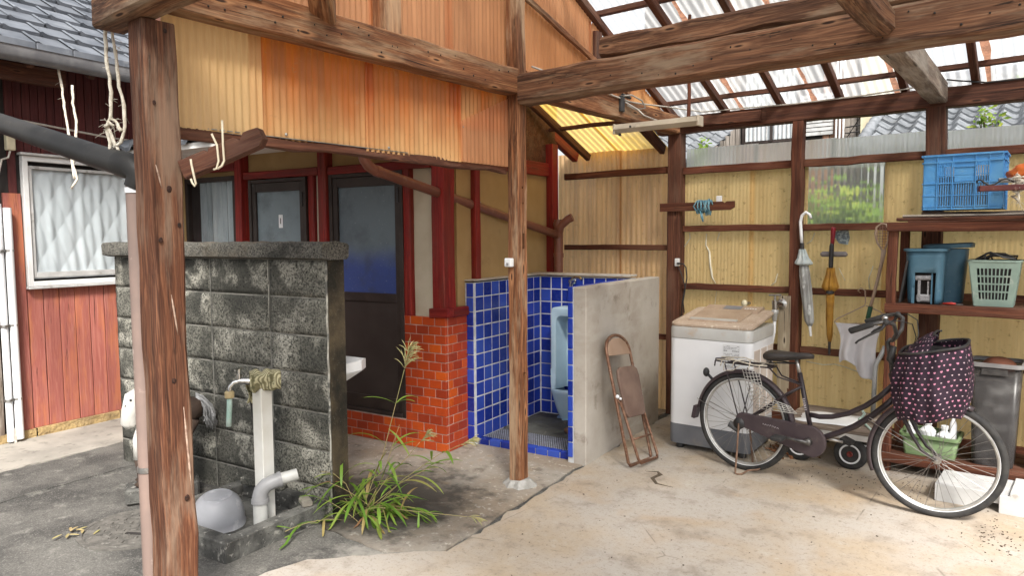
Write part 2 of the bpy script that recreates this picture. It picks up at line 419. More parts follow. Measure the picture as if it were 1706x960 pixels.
M['black_rubber'] = mat('black_rubber', (.022, .022, .023), (.04, .038, .036), 20, rough=.75, bump=.15, bsc=150)
M['black_plastic'] = mat('black_plastic', (.025, .025, .027), (.045, .042, .04), 15, rough=.45)
M['mortar'] = mat('mortar', (.36, .35, .33), (.25, .24, .22), 14, rough=.95, bump=.6, bsc=60, bdist=.008)
M['rope_white'] = mat('rope_white', (.70, .65, .56), (.52, .47, .38), 60, rough=.9, bump=.6, bsc=220)
M['cable'] = mat('cable', (.50, .47, .42), (.40, .36, .31), 20, rough=.6)
M['void'] = mat('void', (.018, .016, .015), (.03, .026, .024), 4, rough=.9)

# ================================================================== GROUND
q = N('asphalt'); v = q.coord('World')
f1 = q.noise(v, 120, 4, .75); f2 = q.noise(v, 1.3, 6, .66); f3 = q.noise(v, 7, 6, .68)
col = q.mix(q.ramp(f2, .38, .60), C4((.048, .046, .043)), C4((.125, .119, .108)))
col = q.mix(q.ramp(f3, .54, .70, 0, .65), col, C4((.235, .225, .20)))
col = q.mix(q.ramp(f3, .30, .42, .6, 0), col, C4((.042, .040, .037)))
col = q.mix(q.ramp(f1, .54, .66, 0, .7), col, C4((.27, .26, .24)))
col = q.mix(q.ramp(f1, .36, .45, .6, 0), col, C4((.03, .029, .027)))
sp = q.n('VectorMath', operation='DISTANCE'); q.t.links.new(v, sp.inputs[0]); sp.inputs[1].default_value = (-2.62, 2.28, 0)
col = q.mix(q.ramp(q.math('ADD', sp.outputs['Value'], q.math('MULTIPLY', q.math('SUBTRACT', f3, .5), 1.3)), .05, .5, .8, 0), col, C4((.34, .32, .285)))   # cement dust trodden off the slab
M['asphalt'] = q.done(q.prin(col, .86, 0, q.bump(q.math('ADD', f1, q.math('MULTIPLY', f3, .6)), .5, .006), .35))
q = N('slab_concrete'); v = q.coord('World')
f2 = q.noise(v, .9, 6, .6); f3 = q.noise(v, 4.0, 6, .66); f1 = q.noise(v, 180, 3, .6); f4 = q.noise(v, 1.7, 4, .5, .6)
col = q.mix(q.ramp(f2, .36, .62), C4((.375, .30, .215)), C4((.385, .35, .31)))
col = q.mix(q.ramp(f4, .52, .72, 0, .5), col, C4((.36, .245, .135)))
col = q.mix(q.ramp(f3, .50, .70, 0, .65), col, C4((.225, .185, .145)))
col = q.mix(q.ramp(f3, .28, .42, .6, 0), col, C4((.43, .395, .345)))
g1 = q.noise(v, 30, 6, .72); g2 = q.noise(v, 85, 4, .7)
col = q.mix(q.ramp(g1, .54, .68, 0, .6), col, C4((.19, .15, .115)))
col = q.mix(q.ramp(g1, .30, .42, .5, 0), col, C4((.46, .42, .37)))
col = q.mix(q.ramp(g2, .56, .68, 0, .55), col, C4((.17, .14, .11)))
ck = q.vor(v, 1.15, 'DISTANCE_TO_EDGE'); wv_ = q.noise(v, 5, 5, .6)
col = q.mix(q.math('MULTIPLY', q.ramp(ck, .0, .006, .55, 0), q.ramp(wv_, .5, .6)), col, C4((.12, .095, .07)))
M['slab_concrete'] = q.done(q.prin(col, .85, 0, q.bump(q.math('ADD', q.math('MULTIPLY', f1, .5), f3), .3, .006), .35))
q = N('apron_concrete'); v = q.coord('World')
f2 = q.noise(v, 1.3, 6, .62); f3 = q.noise(v, 6.0, 6, .66); f1 = q.noise(v, 170, 3, .65); f4 = q.noise(v, 2.6, 5, .6, .5)
col = q.mix(q.ramp(f2, .36, .60), C4((.255, .205, .155)), C4((.32, .29, .25)))
col = q.mix(q.ramp(f4, .54, .70, 0, .75), col, C4((.34, .225, .125)))
col = q.mix(q.ramp(f3, .52, .68, 0, .7), col, C4((.125, .103, .08)))
col = q.mix(q.ramp(q.noise(v, 22, 5, .7), .56, .66, 0, .7), col, C4((.50, .47, .41)))
# near-black ragged patch round the weeds and wash place (world-space patch)
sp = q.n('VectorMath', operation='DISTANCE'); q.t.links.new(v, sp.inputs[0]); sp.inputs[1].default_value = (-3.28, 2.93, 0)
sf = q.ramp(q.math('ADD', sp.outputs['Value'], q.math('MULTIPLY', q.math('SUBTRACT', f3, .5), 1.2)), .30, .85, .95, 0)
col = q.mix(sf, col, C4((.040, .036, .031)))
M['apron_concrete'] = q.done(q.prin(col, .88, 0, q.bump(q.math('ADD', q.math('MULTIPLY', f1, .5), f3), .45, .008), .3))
q = N('path_concrete'); v = q.coord('World')
f2 = q.noise(v, 1.4, 6, .62); f3 = q.noise(v, 7.0, 6, .66); f1 = q.noise(v, 170, 3, .65)
col = q.mix(q.ramp(f2, .36, .62), C4((.23, .215, .19)), C4((.34, .315, .275)))
col = q.mix(q.ramp(f3, .54, .70, 0, .8), col, C4((.13, .12, .105)))
M['path_concrete'] = q.done(q.prin(col, .88, 0, q.bump(q.math('ADD', q.math('MULTIPLY', f1, .5), f3), .45, .008), .3))

def rag(pts, step=.05, amp=.008, seed=3):
    """outline with an uneven, hand-cast edge"""
    r_ = random.Random(seed); o = []
    for a, b in zip(pts, pts[1:] + pts[:1]):
        a, b = Vector(a), Vector(b); n = max(1, int((b - a).length / step))
        for i in range(n):
            p = a.lerp(b, i / n)
            o.append(p + Vector((r_.gauss(0, amp), r_.gauss(0, amp), 0)) if i else p)
    return o
g = MB(); g.grid(lambda a, b: (-300 + 600 * a, -300 + 600 * b, -.004), 6, 6)
obj('ground', g, M['asphalt'], kind='structure')
def slab(name, pts, z0, z1, m, amp=.006, step=.06):
    mb = MB(); mb.prism([Vector((p.x, p.y, z0)) for p in rag([Vector((a, b, 0)) for a, b in pts], step, amp)], (0, 0, z1 - z0))
    return obj(name, mb, m, kind='structure')
def hp(x, y): p = Wh(x, y); return (p.x, p.y)
slab('carport_floor', [hp(-2.19, 2.90), hp(-2.47, 2.70), hp(-2.75, 2.46), (-3.05, 1.85), (-3.0, .2), (3.5, -1.5), (3.5, 7.0), (-2.86, 7.0), hp(-2.16, 6.0)], -.05, .003, M['slab_concrete'], .010, .07)
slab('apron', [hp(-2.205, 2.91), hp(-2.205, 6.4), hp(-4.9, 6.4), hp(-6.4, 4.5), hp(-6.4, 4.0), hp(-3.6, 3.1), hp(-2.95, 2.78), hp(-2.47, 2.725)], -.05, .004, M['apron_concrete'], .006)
slab('house_path', [hp(-6.6, -1), hp(-5.66, -1), hp(-5.66, 4.2), hp(-6.6, 4.2)], -.05, .006, M['path_concrete'], .012)
slab('lower_path', [hp(-5.66, -1), hp(-5.02, -1), hp(-5.02, 3.2), hp(-5.66, 3.6)], -.05, .001, M['asphalt'], .012)

# ================================================================== CARPORT (one frame, every stick a part)
cp_ = thing('carport', 'weathered timber carport frame with corrugated plastic roof and walls over the concrete floor', 'carport', (-2.82, 3.66, 0))
def stick(name, p0, p1, wd, ht, m='wood_dark', parent=cp_, **k):
    mb = MB(); lab = k.pop('label', None); mb.timber(p0, p1, wd, ht, **k); return obj(name, mb, M[m], parent, label=lab)
def bool_cut(o, boxes):
    """cut mortises into o (boxes in world space)"""
    mb = MB()
    for c, s_ in boxes: mb.box(c, s_)
    me = mb.mesh('cut', MW[o].inverted()); c_ = bpy.data.objects.new('cut', me); COL.objects.link(c_); c_.matrix_world = MW[o]
    bpy.context.view_layer.update()
    md = o.modifiers.new('cut', 'BOOLEAN'); md.operation = 'DIFFERENCE'; md.object = c_; md.solver = 'EXACT'
    dg = bpy.context.evaluated_depsgraph_get(); dg.update()
    nm = bpy.data.meshes.new_from_object(o.evaluated_get(dg), preserve_all_data_layers=True, depsgraph=dg)
    o.modifiers.clear(); o.data = nm; bpy.data.objects.remove(c_)
    at = nm.attributes['gc']; at.data.foreach_set('vector', [c for v_ in nm.vertices for c in (v_.co.z + 31.7, v_.co.x + 12.1, v_.co.y + 5.3)])   # grain runs up the post
PX_, PY_ = -2.82, 3.66
lp = stick('post', (-2.815, 1.36, -.02), (-2.82, 1.36, 2.475), .13, .13, 'wood_post', up=(0, 1, 0), segs=16, ch=.010, jit=.0025, seed=11, label='thick dark foreground post with knots and pale scars')
cpst = stick('post', (PX_, PY_, .03), (PX_ - .005, PY_, 3.55), .092, .092, 'wood_center', up=(0, 1, 0), segs=20, ch=.006, jit=.0018, seed=12, label='slim middle post with empty mortises and a switch box')
bool_cut(cpst, [((-2.772, 3.662, 1.617), (.06, .022, .10)), ((-2.772, 3.664, .70), (.06, .03, .12)), ((-2.772, 3.655, 1.96), (.05, .016, .016)), ((-2.772, 3.66, 1.86), (.04, .012, .012))])
mb = MB(); rr = random.Random(5)
n_ = 18; ring = [(math.cos(2 * math.pi * i / n_) * rr.uniform(.085, .14), math.sin(2 * math.pi * i / n_) * rr.uniform(.08, .12)) for i in range(n_)]
vs = [(PX_ + a, PY_ + b, .002) for a, b in ring] + [(PX_ + a * .62, PY_ + b * .62, .045 + rr.uniform(-.008, .006)) for a, b in ring]
mb.add(vs, [(i, (i + 1) % n_, n_ + (i + 1) % n_, n_ + i) for i in range(n_)] + [tuple(n_ + i for i in range(n_))])
obj('mortar_base', mb, M['mortar'], cp_)
M['knot'] = mat('knot', (.050, .017, .009), (.012, .006, .004), 120, rough=.7, bump=.5, bsc=160); M['scar'] = mat('scar', (.42, .31, .24), (.24, .15, .11), 40, rough=.85, bump=.3)
for y_, z_, r_ in ((1.366, 1.84, .014), (1.400, 1.701, .011), (1.325, 1.643, .012), (1.354, 1.09, .012), (1.387, .609, .014), (1.375, 2.44, .010), (1.322, 2.164, .009)):
    mb = MB(); mb.ball((-2.750, y_, z_), r_ * .72, 12, 6, (.14, 1, 1.35), .25, int(z_ * 90)); k_ = obj('knot', mb, M['knot'], lp, smooth='all')
for y_, z0_, z1_, w_ in ((1.318, 1.93, 1.84, .0035), (1.357, 1.43, 1.27, .004), (1.388, .98, .62, .0045)):
    mb = MB(); mb.tube([(-2.7505, y_ + .02 * t, z0_ + (z1_ - z0_) * t) for t in (0, .3, .7, 1)], [.001, w_, w_ * .9, .001], 5); obj('scar', mb, M['scar'], lp, smooth='all')
# back wall posts
stick('post', (-2.83, 6.04, 0), (-2.83, 6.04, 2.56), .125, .12, 'wood_dark', up=(0, 1, 0), segs=10, seed=21)
stick('post', (-1.765, 6.03, 0), (-1.765, 6.03, 2.56), .085, .10, 'wood_rail', up=(0, 1, 0), segs=10, seed=22)
stick('post', (-.80, 6.04, 0), (-.80, 6.04, 2.56), .125, .12, 'wood_dark', up=(0, 1, 0), segs=10, seed=23)
stick('post', (.45, 6.04, 0), (.45, 6.04, 2.56), .12, .12, 'wood_dark', up=(0, 1, 0), segs=6, seed=24)
stick('post', (1.6, 6.04, 0), (1.6, 6.04, 2.56), .12, .12, 'wood_dark', up=(0, 1, 0), segs=6, seed=25)
# lintel, plate, big beams
stick('lintel_beam', (-2.82, 1.30, 2.62), (-2.82, 3.61, 2.62), .105, .158, 'wood_beam', segs=14, ch=.008, jit=.002, seed=31)
stick('plate_beam', (-2.82, 3.71, 2.628), (-2.82, 5.97, 2.628), .105, .155, 'wood_beam', segs=12, ch=.007, seed=32)
stick('front_beam', (-3.06, 1.30, 2.60), (1.6, 1.30, 2.60), .13, .23, 'wood_log', segs=20, ch=.014, jit=.004, seed=33)
stick('cross_beam', (-2.768, 3.675, 2.575), (1.6, 3.675, 2.575), .15, .185, 'wood_log', segs=26, ch=.014, jit=.0022, seed=34)
stick('upper_log', (-2.2, 3.70, 2.735), (1.6, 3.70, 2.735), .12, .125, 'wood_log', segs=20, ch=.018, jit=.0035, seed=35)
stick('tie_beam', (-.715, 3.76, 2.585), (-.79, 5.975, 2.655), .115, .145, 'wood_grey', segs=10, ch=.006, seed=36)
stick('tie_beam', (-.705, 1.37, 2.60), (-.705, 3.59, 2.60), .105, .125, 'wood_log', segs=12, ch=.02, jit=.004, seed=37)
stick('eave_beam', (-3.0, 6.04, 2.63), (1.7, 6.04, 2.615), .12, .14, 'wood_dark', segs=24, ch=.008, jit=.003, seed=38)
stick('splice_board', (-2.75, 5.965, 2.64), (-2.05, 5.965, 2.63), .03, .09, 'wood_dark', segs=6, seed=39)
stick('brace', (-2.80, 2.16, 2.70), (-2.15, 1.55, 3.05), .11, .12, 'wood_beam', segs=8, ch=.008, seed=40)
stick('king_post', (-2.83, 2.58, 2.70), (-2.83, 2.58, 4.02), .10, .115, 'wood_beam', up=(0, 1, 0), segs=8, seed=41)
mb = MB(); _d = (Vector((-2.465, 1.615, 2.035)) - Vector((-2.745, 1.425, 1.905))).normalized(); _u = Vector((0, 0, 1)) - _d * _d.z; _u.normalize(); _s = _d.cross(_u)
_pr = [(.0, -.040), (.325, -.034), (.352, -.010), (.347, .036), (.31, .040), (.285, .040), (.262, .016), (.245, .036), (.135, .036), (.125, .022), (.115, .036), (.0, .036)]
_o = Vector((-2.745, 1.425, 1.915)) - _s * .028; mb.prism([_o + _d * a + _u * b for a, b in _pr], _s * .056); mb.g = [((p - _o).dot(_d) * 1 + 3, (p - _o).dot(_s) + 7, (p - _o).dot(_u) + 9) for p in mb.v]
obj('bracket_arm', mb, M['wood_dark'], cp_, bevel=.004)
mb = MB(); mb.b2(-2.765, -2.757, 1.62, 1.80, 2.66, 2.73, .002)
for y_ in (1.65, 1.70, 1.77): mb.ball((-2.755, y_, 2.69), .007, 8, 5)
obj('bracket_plate', mb, M['steel'], cp_)
# roof: slope falls away from the camera to the eave at the back wall
SL = .415
def rz(y): return 2.70 + SL * (6.0 - y)
RID = 2.58
for k, x in enumerate((-2.865, -2.385, -1.91, -1.462, -1.012, -.567, -.10, .36, .82, 1.28)):
    stick('rafter', (x, 6.22, rz(6.22) + .03), (x, RID, rz(RID) + .03), .048, .062, 'wood_dark', segs=8, ch=.004, seed=50 + k)
    stick('rafter', (x, .35, rz(2 * RID - .35) + .03), (x, RID - .04, rz(RID) + .03), .048, .062, 'wood_dark', segs=5, ch=.004, seed=70 + k)
for k, y in enumerate((6.24, 5.93, 5.33, 4.73, 4.13, 3.53, 2.93)):
    stick('roof_batten', (-3.0, y, rz(y) + .085), (1.65, y, rz(y) + .085), .05, .036, 'wood_dark', segs=12, ch=.003, jit=.0025, seed=90 + k)
for k, y in enumerate((2.3, 1.6, .9, .4)):
    stick('roof_batten', (-3.0, y, rz(2 * RID - y) + .085), (1.65, y, rz(2 * RID - y) + .085), .05, .036, 'wood_dark', segs=6, ch=.003, seed=99 + k)
stick('ridge_beam', (-3.0, RID, rz(RID) - .05), (1.65, RID, rz(RID) - .05), .10, .13, 'wood_log', segs=8, seed=105)
xs = [-3.02, -2.28, -1.69, -1.09, -.50, .07, .64, 1.21, 1.75]
for i in range(8):
    x0, x1 = xs[i] - .035, xs[i + 1] + .035; dz = .113 + (.006 if i % 2 else 0)
    mb = MB(); mb.corr((x0, 6.33, rz(6.33) + dz), (x1 - x0, 0, 0), (0, -1.9, 1.9 * SL), .063, .008, (0, SL, 1), 6, 4); obj('roof_sheet', mb, M['sheet_roof'], cp_, smooth='all')
    mb = MB(); mb.corr((x0, 4.50, rz(4.50) + dz + .012), (x1 - x0, 0, 0), (0, -1.96, 1.96 * SL), .063, .008, (0, SL, 1), 6, 4); obj('roof_sheet', mb, M['sheet_roof'], cp_, smooth='all')
    mb = MB(); mb.corr((x0, RID, rz(RID) + dz + .02), (x1 - x0, 0, 0), (0, -2.4, -2.4 * SL), .063, .008, (0, -SL, 1), 6, 3); obj('roof_sheet', mb, M['sheet_roof'], cp_, smooth='all')
# brown leaf litter caught in the laps of the roof sheets
q = N('litter'); v = q.coord('World'); c = q.mix(q.ramp(q.noise(v, 30, 5, .7), .4, .62), C4((.52, .24, .14)), C4((.16, .06, .035))); p = q.prin(c, .95); t_ = q.n('BsdfTranslucent'); q.set(t_, 'Color', q.mix(.5, c, C4((.9, .5, .35)))); M['litter'] = q.done(q.mixs(.6, p, t_.outputs[0]))
for i in range(1, 8):
    mb = MB(); rr = random.Random(i); x = xs[i]
    n_ = 46
    def lit(a, b):
        y = 6.25 - 3.3 * b; wv = .020 + .016 * mnoise.noise(Vector((y * 3.1, x, 0))) + .010 * mnoise.noise(Vector((y * 17, x, 0)))
        return (x + .012 * mnoise.noise(Vector((y * 4, x, 9))) + (a - .5) * 2 * max(.006, wv), y, rz(y) + .100 - .006 * math.sin(a * math.pi))
    mb.grid(lit, 4, n_)
    obj('roof_litter', mb, M['litter'], cp_, kind='stuff', smooth='all')
# gable sheets above and below the lintel, plane X = -2.88
GX = -2.885
def gsheet(y0, y1, z0, z1, m, x=GX, pitch=.036, amp=.0055, name='gable_sheet', **k):
    mb = MB(); mb.corr((x, y0, z0), (0, y1 - y0, 0), (0, 0, z1 - z0), pitch, amp, (1, 0, 0), 6, 6); return obj(name, mb, M[m], cp_, smooth='all', **k)
gsheet(1.42, 1.86, 2.10, 2.69, 'sheet_tan', GX + .012, name='drop_sheet', label='pale tan corrugated sheet beside the foreground post')
gsheet(1.80, 2.52, 2.095, 2.69, 'sheet_orange', GX, name='drop_sheet')
gsheet(2.46, 3.185, 2.092, 2.69, 'sheet_orange', GX + .010, name='drop_sheet')
gsheet(3.08, 3.66, 2.30, 2.69, 'sheet_orange', GX, name='drop_sheet')
# torn paler patch sheet, its upper edge cut on the slant
mb = MB(); o = []; nn = 100
vs = []; fs = []; gs = []
for i in range(nn + 1):
    y = 3.17 + .46 * i / nn; zt = 2.33 + .20 * i / nn
    for j in range(3): vs.append((GX + .024 + .0055 * math.sin(2 * math.pi * y / .036), y, 2.093 + (zt - 2.093) * j / 2)); gs.append((y, vs[-1][2] - 2.0, 0))
for i in range(nn):
    for j in range(2): fs.append((i * 3 + j, (i + 1) * 3 + j, (i + 1) * 3 + j + 1, i * 3 + j + 1))
mb.add(vs, fs, gs); obj('drop_sheet', mb, M['sheet_pink'], cp_, smooth='all', label='paler patch sheet cut on the slant')
gsheet(1.42, 1.95, 2.70, 3.62, 'sheet_pink', GX + .004)
gsheet(1.90, 2.56, 2.70, 4.0, 'sheet_pink', GX - .006)
gsheet(2.50, 3.13, 2.70, 4.0, 'sheet_pink', GX + .004)
gsheet(3.07, 3.70, 2.70, 3.72, 'sheet_pink', GX - .006)
def slopesheet(y0, y1, m, dz=-.02):
    mb = MB(); vs = []; fs = []; gs = []; nn = int((y1 - y0) / .006)
    for i in range(nn + 1):
        y = y0 + (y1 - y0) * i / nn; zt = rz(y) + dz + (.03 if int(y / .12) % 2 else 0)
        for j in range(3): vs.append((GX + .0055 * math.sin(2 * math.pi * y / .036), y, 2.70 + (zt - 2.70) * j / 2)); gs.append((y, vs[-1][2] - 2.7, 0))
    for i in range(nn):
        for j in range(2): fs.append((i * 3 + j, (i + 1) * 3 + j, (i + 1) * 3 + j + 1, i * 3 + j + 1))
    mb.add(vs, fs, gs); obj('gable_sheet', mb, M[m], cp_, smooth='all')
slopesheet(3.66, 4.66, 'sheet_pink', .02); slopesheet(4.62, 5.30, 'sheet_pink', -.02); slopesheet(5.26, 5.9, 'sheet_orange', -.02)
stick('gable_batten', (-2.855, 3.72, 3.225), (-2.855, 5.2, 2.80), .025, .045, 'wood_beam', segs=6, seed=110)
stick('gable_batten', (-2.865, 4.72, 2.70), (-2.865, 4.72, 3.18), .035, .09, 'wood_dark', up=(0, 1, 0), segs=3, seed=111)
stick('sill_batten', (-2.90, 1.42, 2.083), (-2.90, 3.62, 2.083), .055, .045, 'wood_dark', segs=14, ch=.006, jit=.004, seed=112)
for y_, z_ in ((1.98, 2.125), (2.61, 2.122), (3.22, 2.13), (3.20, 2.30), (3.55, 2.47)):
    mb = MB(); mb.lathe([(.008, 0), (.007, .004), (.003, .007)], 10, (GX + .014, y_, z_), (1, 0, 0)); obj('screw_cap', mb, M['steel'], cp_, smooth=True)
mb = MB(); rr = random.Random(77)
for i in range(26): mb.ball((-2.7665, 1.5 + i * .08 + rr.gauss(0, .02), rr.uniform(2.57, 2.67)), rr.uniform(.003, .0055), 6, 4)
for i in range(30): mb.ball((-2.6 + i * .1, 3.599, rr.uniform(2.51, 2.64)), rr.uniform(.003, .006), 6, 4)
obj('nail_holes', mb, M['void'], cp_, kind='stuff')
mb = MB(); mb.b2(-2.935, -2.8695, 1.60, 2.75, 2.107, 2.110); obj('flashing', mb, M['steel'], cp_)

# back wall: rails and sheets
YR = 6.055
def rail(x0, x1, z, h=.058, seed=0, dz=0): stick('wall_rail', (x0, YR, z), (x1, YR, z + dz), .045, h, 'wood_rail', segs=8, ch=.004, jit=.0018, seed=seed)
bays = [(-2.765, -1.81), (-1.72, -.865), (-.735, .39), (.51, 1.54)]
for i, (a, b) in enumerate(bays):
    for j, z in enumerate((2.225, 1.707, 1.187, .70, .12)):
        if z == .12 or True: rail(a, b, z, .062 if z > 2 else .055, 200 + i * 10 + j)
rail(-4.05, -2.895, 2.245, .062, 260); rail(-4.05, -2.895, 1.535, .05, 261); rail(-4.05, -2.895, .7, .05, 262)
YS = 6.092
def wsheet(x0, x1, z0, z1, m, pitch=.032, amp=.0020, y=YS, name='wall_sheet', **k):
    mb = MB(); mb.corr((x0, y, z0), (x1 - x0, 0, 0), (0, 0, z1 - z0), pitch, amp, (0, 1, 0), 6, 3); return obj(name, mb, M[m], cp_, smooth='all', **k)
wsheet(-4.16, -3.42, .0, 2.47, 'sheet_brown', .054, .013); wsheet(-3.46, -2.80, .0, 2.46, 'sheet_brown', .054, .013, YS + .014)
for i, (a, b) in enumerate(((-2.86, -2.14), (-2.18, -1.74))): wsheet(a, b, .0, 2.24, 'sheet_yellow', y=YS + .008 * (i % 2))
wsheet(-1.80, -1.10, .0, 1.715, 'sheet_yellow', y=YS + .008)
wsheet(-1.14, -.76, .0, 2.24, 'sheet_yellow', y=YS)
wsheet(-1.80, -1.70, 1.70, 2.24, 'sheet_yellow', y=YS)
wsheet(-1.715, -1.115, 1.69, 2.215, 'sheet_window', .048, .006, YS + .014, label='clear corrugated patch with green leaves showing behind it')
for i, (a, b) in enumerate(((-.80, -.12), (-.16, .52), (.48, 1.2), (1.16, 1.8))): wsheet(a, b, .0, 2.24, 'sheet_yellow', y=YS + .008 * (i % 2))
for i, (a, b, zt) in enumerate(((-2.77, -2.12, 2.425), (-2.16, -1.50, 2.418), (-1.54, -.86, 2.41), (-.735, -.05, 2.40), (-.09, .6, 2.395), (.56, 1.7, 2.39))):
    wsheet(a, b, 2.17, zt, 'sheet_clear', y=YS + .022 + .006 * (i % 2), name='clear_strip')
# cracks mended with pale sealant on the yellow sheets
M['sealant'] = mat('sealant', (.72, .70, .58), (.60, .55, .42), 40, rough=.6)
def sealant(pts, r=.006):
    mb = MB(); mb.tube([(x, YS - .006, z) for x, z in pts], r, 5); obj('sealant_line', mb, M['sealant'], cp_, smooth='all')
sealant([(-2.56, 1.66), (-2.565, 1.56), (-2.53, 1.50), (-2.52, 1.38), (-2.50, 1.27), (-2.47, 1.22)], [.004, .006, .009, .011, .009, .004])
sealant([(-2.72, 1.67), (-2.715, 1.62), (-2.75, 1.57), (-2.78, 1.53)], .0045); sealant([(-2.46, 1.15), (-2.47, 1.05), (-2.48, .99)], .0025)
sealant([(-1.93, 1.32), (-1.945, 1.25), (-1.98, 1.22)], .004); sealant([(-2.44, 1.67), (-2.46, 1.60)], .004)
sealant([(-1.64, 1.66), (-1.66, 1.60), (-1.70, 1.57)], .004); sealant([(-1.45, 1.38), (-1.40, 1.28)], .003); sealant([(-1.20, 1.40), (-1.23, 1.30), (-1.22, 1.22)], .004)
sealant([(-1.68, .60), (-1.55, .585), (-1.46, .60), (-1.38, .585), (-1.28, .555)], .004)
# lean-to over the urinal: amber sheets, its rafters
for i, (a, b) in enumerate(((-4.0, -3.48), (-3.5, -2.97))):
    mb = MB(); mb.corr((a, 6.20, 2.435), (b - a, 0, 0), (0, -2.3, 2.3 * SL), .063, .008, (0, SL, 1), 6, 4); obj('lean_to_sheet', mb, M['sheet_amber'], cp_, smooth='all')
stick('lean_to_rafter', (-2.98, 6.06, 2.43), (-2.98, 3.95, 2.43 + 2.11 * SL), .05, .09, 'wood_dark', segs=5, seed=301)
stick('lean_to_rafter', (-3.93, 6.06, 2.43), (-3.93, 3.95, 2.43 + 2.11 * SL), .06, .10, 'wood_red', segs=5, seed=302)
stick('lean_to_rafter', (-3.78, 6.06, 2.42), (-3.78, 3.95, 2.42 + 2.11 * SL), .05, .07, 'wood_dark', segs=5, seed=303)
stick('lean_to_batten', (-3.9, 5.55, 2.43 + .5 * SL), (-2.95, 5.55, 2.43 + .5 * SL), .04, .035, 'wood_dark', segs=4, seed=304)
# hanger stick for the lamp
stick('lamp_hanger', (-2.17, 4.81, 2.45), (-2.17, 4.81, rz(4.81)), .022, .03, 'wood_rail', up=(0, 1, 0), segs=4, seed=305)
# ================================================================== BATHHOUSE (house axes)
YF = 4.26; XS = -3.2
bh = thing('bathhouse', 'ochre plastered bathhouse with red posts, dark framed doors and an orange brick skirting', 'building', tuple(Wh(-4.6, 4.5, 0)), HA)
def hbox(x0, x1, y0, y1, z0, z1, ch=0.0): return MB(HT).b2(x0, x1, y0, y1, z0, z1, ch)
def hpart(name, m, x0, x1, y0, y1, z0, z1, ch=0.0, parent=bh, **k): return obj(name, hbox(x0, x1, y0, y1, z0, z1, ch), M[m], parent, **k)
def htim(name, p0, p1, wd, ht, m='wood_red', parent=bh, **k):
    lab = k.pop('label', None); mb = MB(); mb.timber(Wh(*p0), Wh(*p1), wd, ht, **k); return obj(name, mb, M[m], parent, label=lab)
# walls
hpart('wall', 'plaster_ochre', -6.45, -5.5, 4.32, 4.45, 0, 2.9)
hpart('wall', 'plaster_ochre', -5.5, XS - .03, 4.32, 4.45, 2.2, 2.9)
hpart('wall', 'plaster_ochre', -5.5, -5.38, 4.32, 4.45, 0, 2.2)
hpart('wall', 'plaster_cream', -4.66, -4.38, 4.31, 4.45, 0, 2.2, label='pale cream plaster strip between the doors')
hpart('wall', 'plaster_cream', -3.62, -3.25, 4.31, 4.45, 0, 2.2, label='pale cream plaster beside the bath door')
hpart('wall', 'plaster_ochre', -3.34, -3.225, 4.45, 6.1, 0, 2.25)
hpart('gable_boarding', 'wood_dark', -3.34, -3.23, 4.30, 6.1, 2.25, 3.2)
hpart('inner_wall', 'void', -6.45, -3.4, 4.60, 4.66, 0, 2.9)
# red posts and beams
U = (1, 0, 0)
htim('post', (-5.51, 4.30, 0), (-5.51, 4.30, 2.6), .125, .10, up=U, segs=5, label='red post with flaking white paint beside the curtained window')
htim('post', (-4.45, 4.30, 0), (-4.45, 4.30, 2.6), .115, .10, up=U, segs=5)
htim('post', (-4.622, 4.30, 0), (-4.622, 4.30, 2.17), .04, .08, up=U, segs=4)
htim('post', (-3.572, 4.30, .95), (-3.572, 4.30, 2.17), .06, .08, up=U, segs=4)
htim('corner_post', (-3.262, 4.325, 1.10), (-3.262, 4.325, 2.6), .125, .125, up=U, segs=6, ch=.004)
htim('post', (-3.225, 4.672, 1.31), (-3.225, 4.672, 2.3), .06, .115, up=U, segs=4)
htim('post', (-3.25, 5.93, 0), (-3.25, 5.93, 2.5), .10, .20, up=U, segs=4)
htim('lintel', (-5.45, 4.285, 2.205), (-4.51, 4.285, 2.205), .06, .065, segs=5)
htim('lintel', (-4.39, 4.285, 2.20), (-3.33, 4.285, 2.20), .06, .065, segs=5)
htim('lintel', (-3.222, 4.40, 2.26), (-3.222, 6.0, 2.26), .06, .12, segs=5)
htim('lintel', (-6.40, 4.285, 2.30), (-5.58, 4.285, 2.30), .06, .07, segs=4)
# red timber foot under the corner post
htim('post_foot', (-3.345, 4.295, 1.072), (-3.18, 4.295, 1.072), .10, .072, segs=2)
htim('post_foot', (-3.225, 4.35, 1.072), (-3.225, 4.60, 1.072), .09, .072, segs=2)
# brick skirting: glazed orange bricks, each one a piece, over recessed grey mortar
M['brick'] = None
q = N('brick'); oi = q.n('ObjectInfo'); v = q.coord('Object')
cr = q.n('ValToRGB'); q.t.links.new(oi.outputs['Random'], cr.inputs[0]); e = cr.color_ramp.elements; e[0].color = C4((.27, .035, .013)); e[1].color = C4((.55, .095, .012))
for p_, c_ in ((.25, (.33, .042, .014)), (.45, (.45, .062, .012)), (.7, (.40, .05, .014))):
    x_ = e.new(p_); x_.color = C4(c_)
col = q.mix(q.ramp(q.noise(v, 22, 5, .6), .4, .7, 0, .3), cr.outputs[0], C4((.28, .05, .025)))
M['brick'] = q.done(q.prin(col, .32, 0, q.bump(q.noise(v, 40, 3, .6), .12, .003), .5))
M['brick_joint'] = mat('brick_joint', (.46, .37, .32), (.34, .25, .21), 14, rough=.95, bump=.4, bsc=80)
hpart('brick_backing', 'brick_joint', -4.62, -3.6, YF + .0025, YF + .12, 0, .218)
hpart('brick_backing', 'brick_joint', -3.6, XS - .0047, YF + .0025, YF + .10, 0, 1.036)
hpart('brick_backing', 'brick_joint', XS - .12, XS - .005, YF + .010, 4.585, 0, 1.035)
BH = .0691; BL = .118; J = .0058
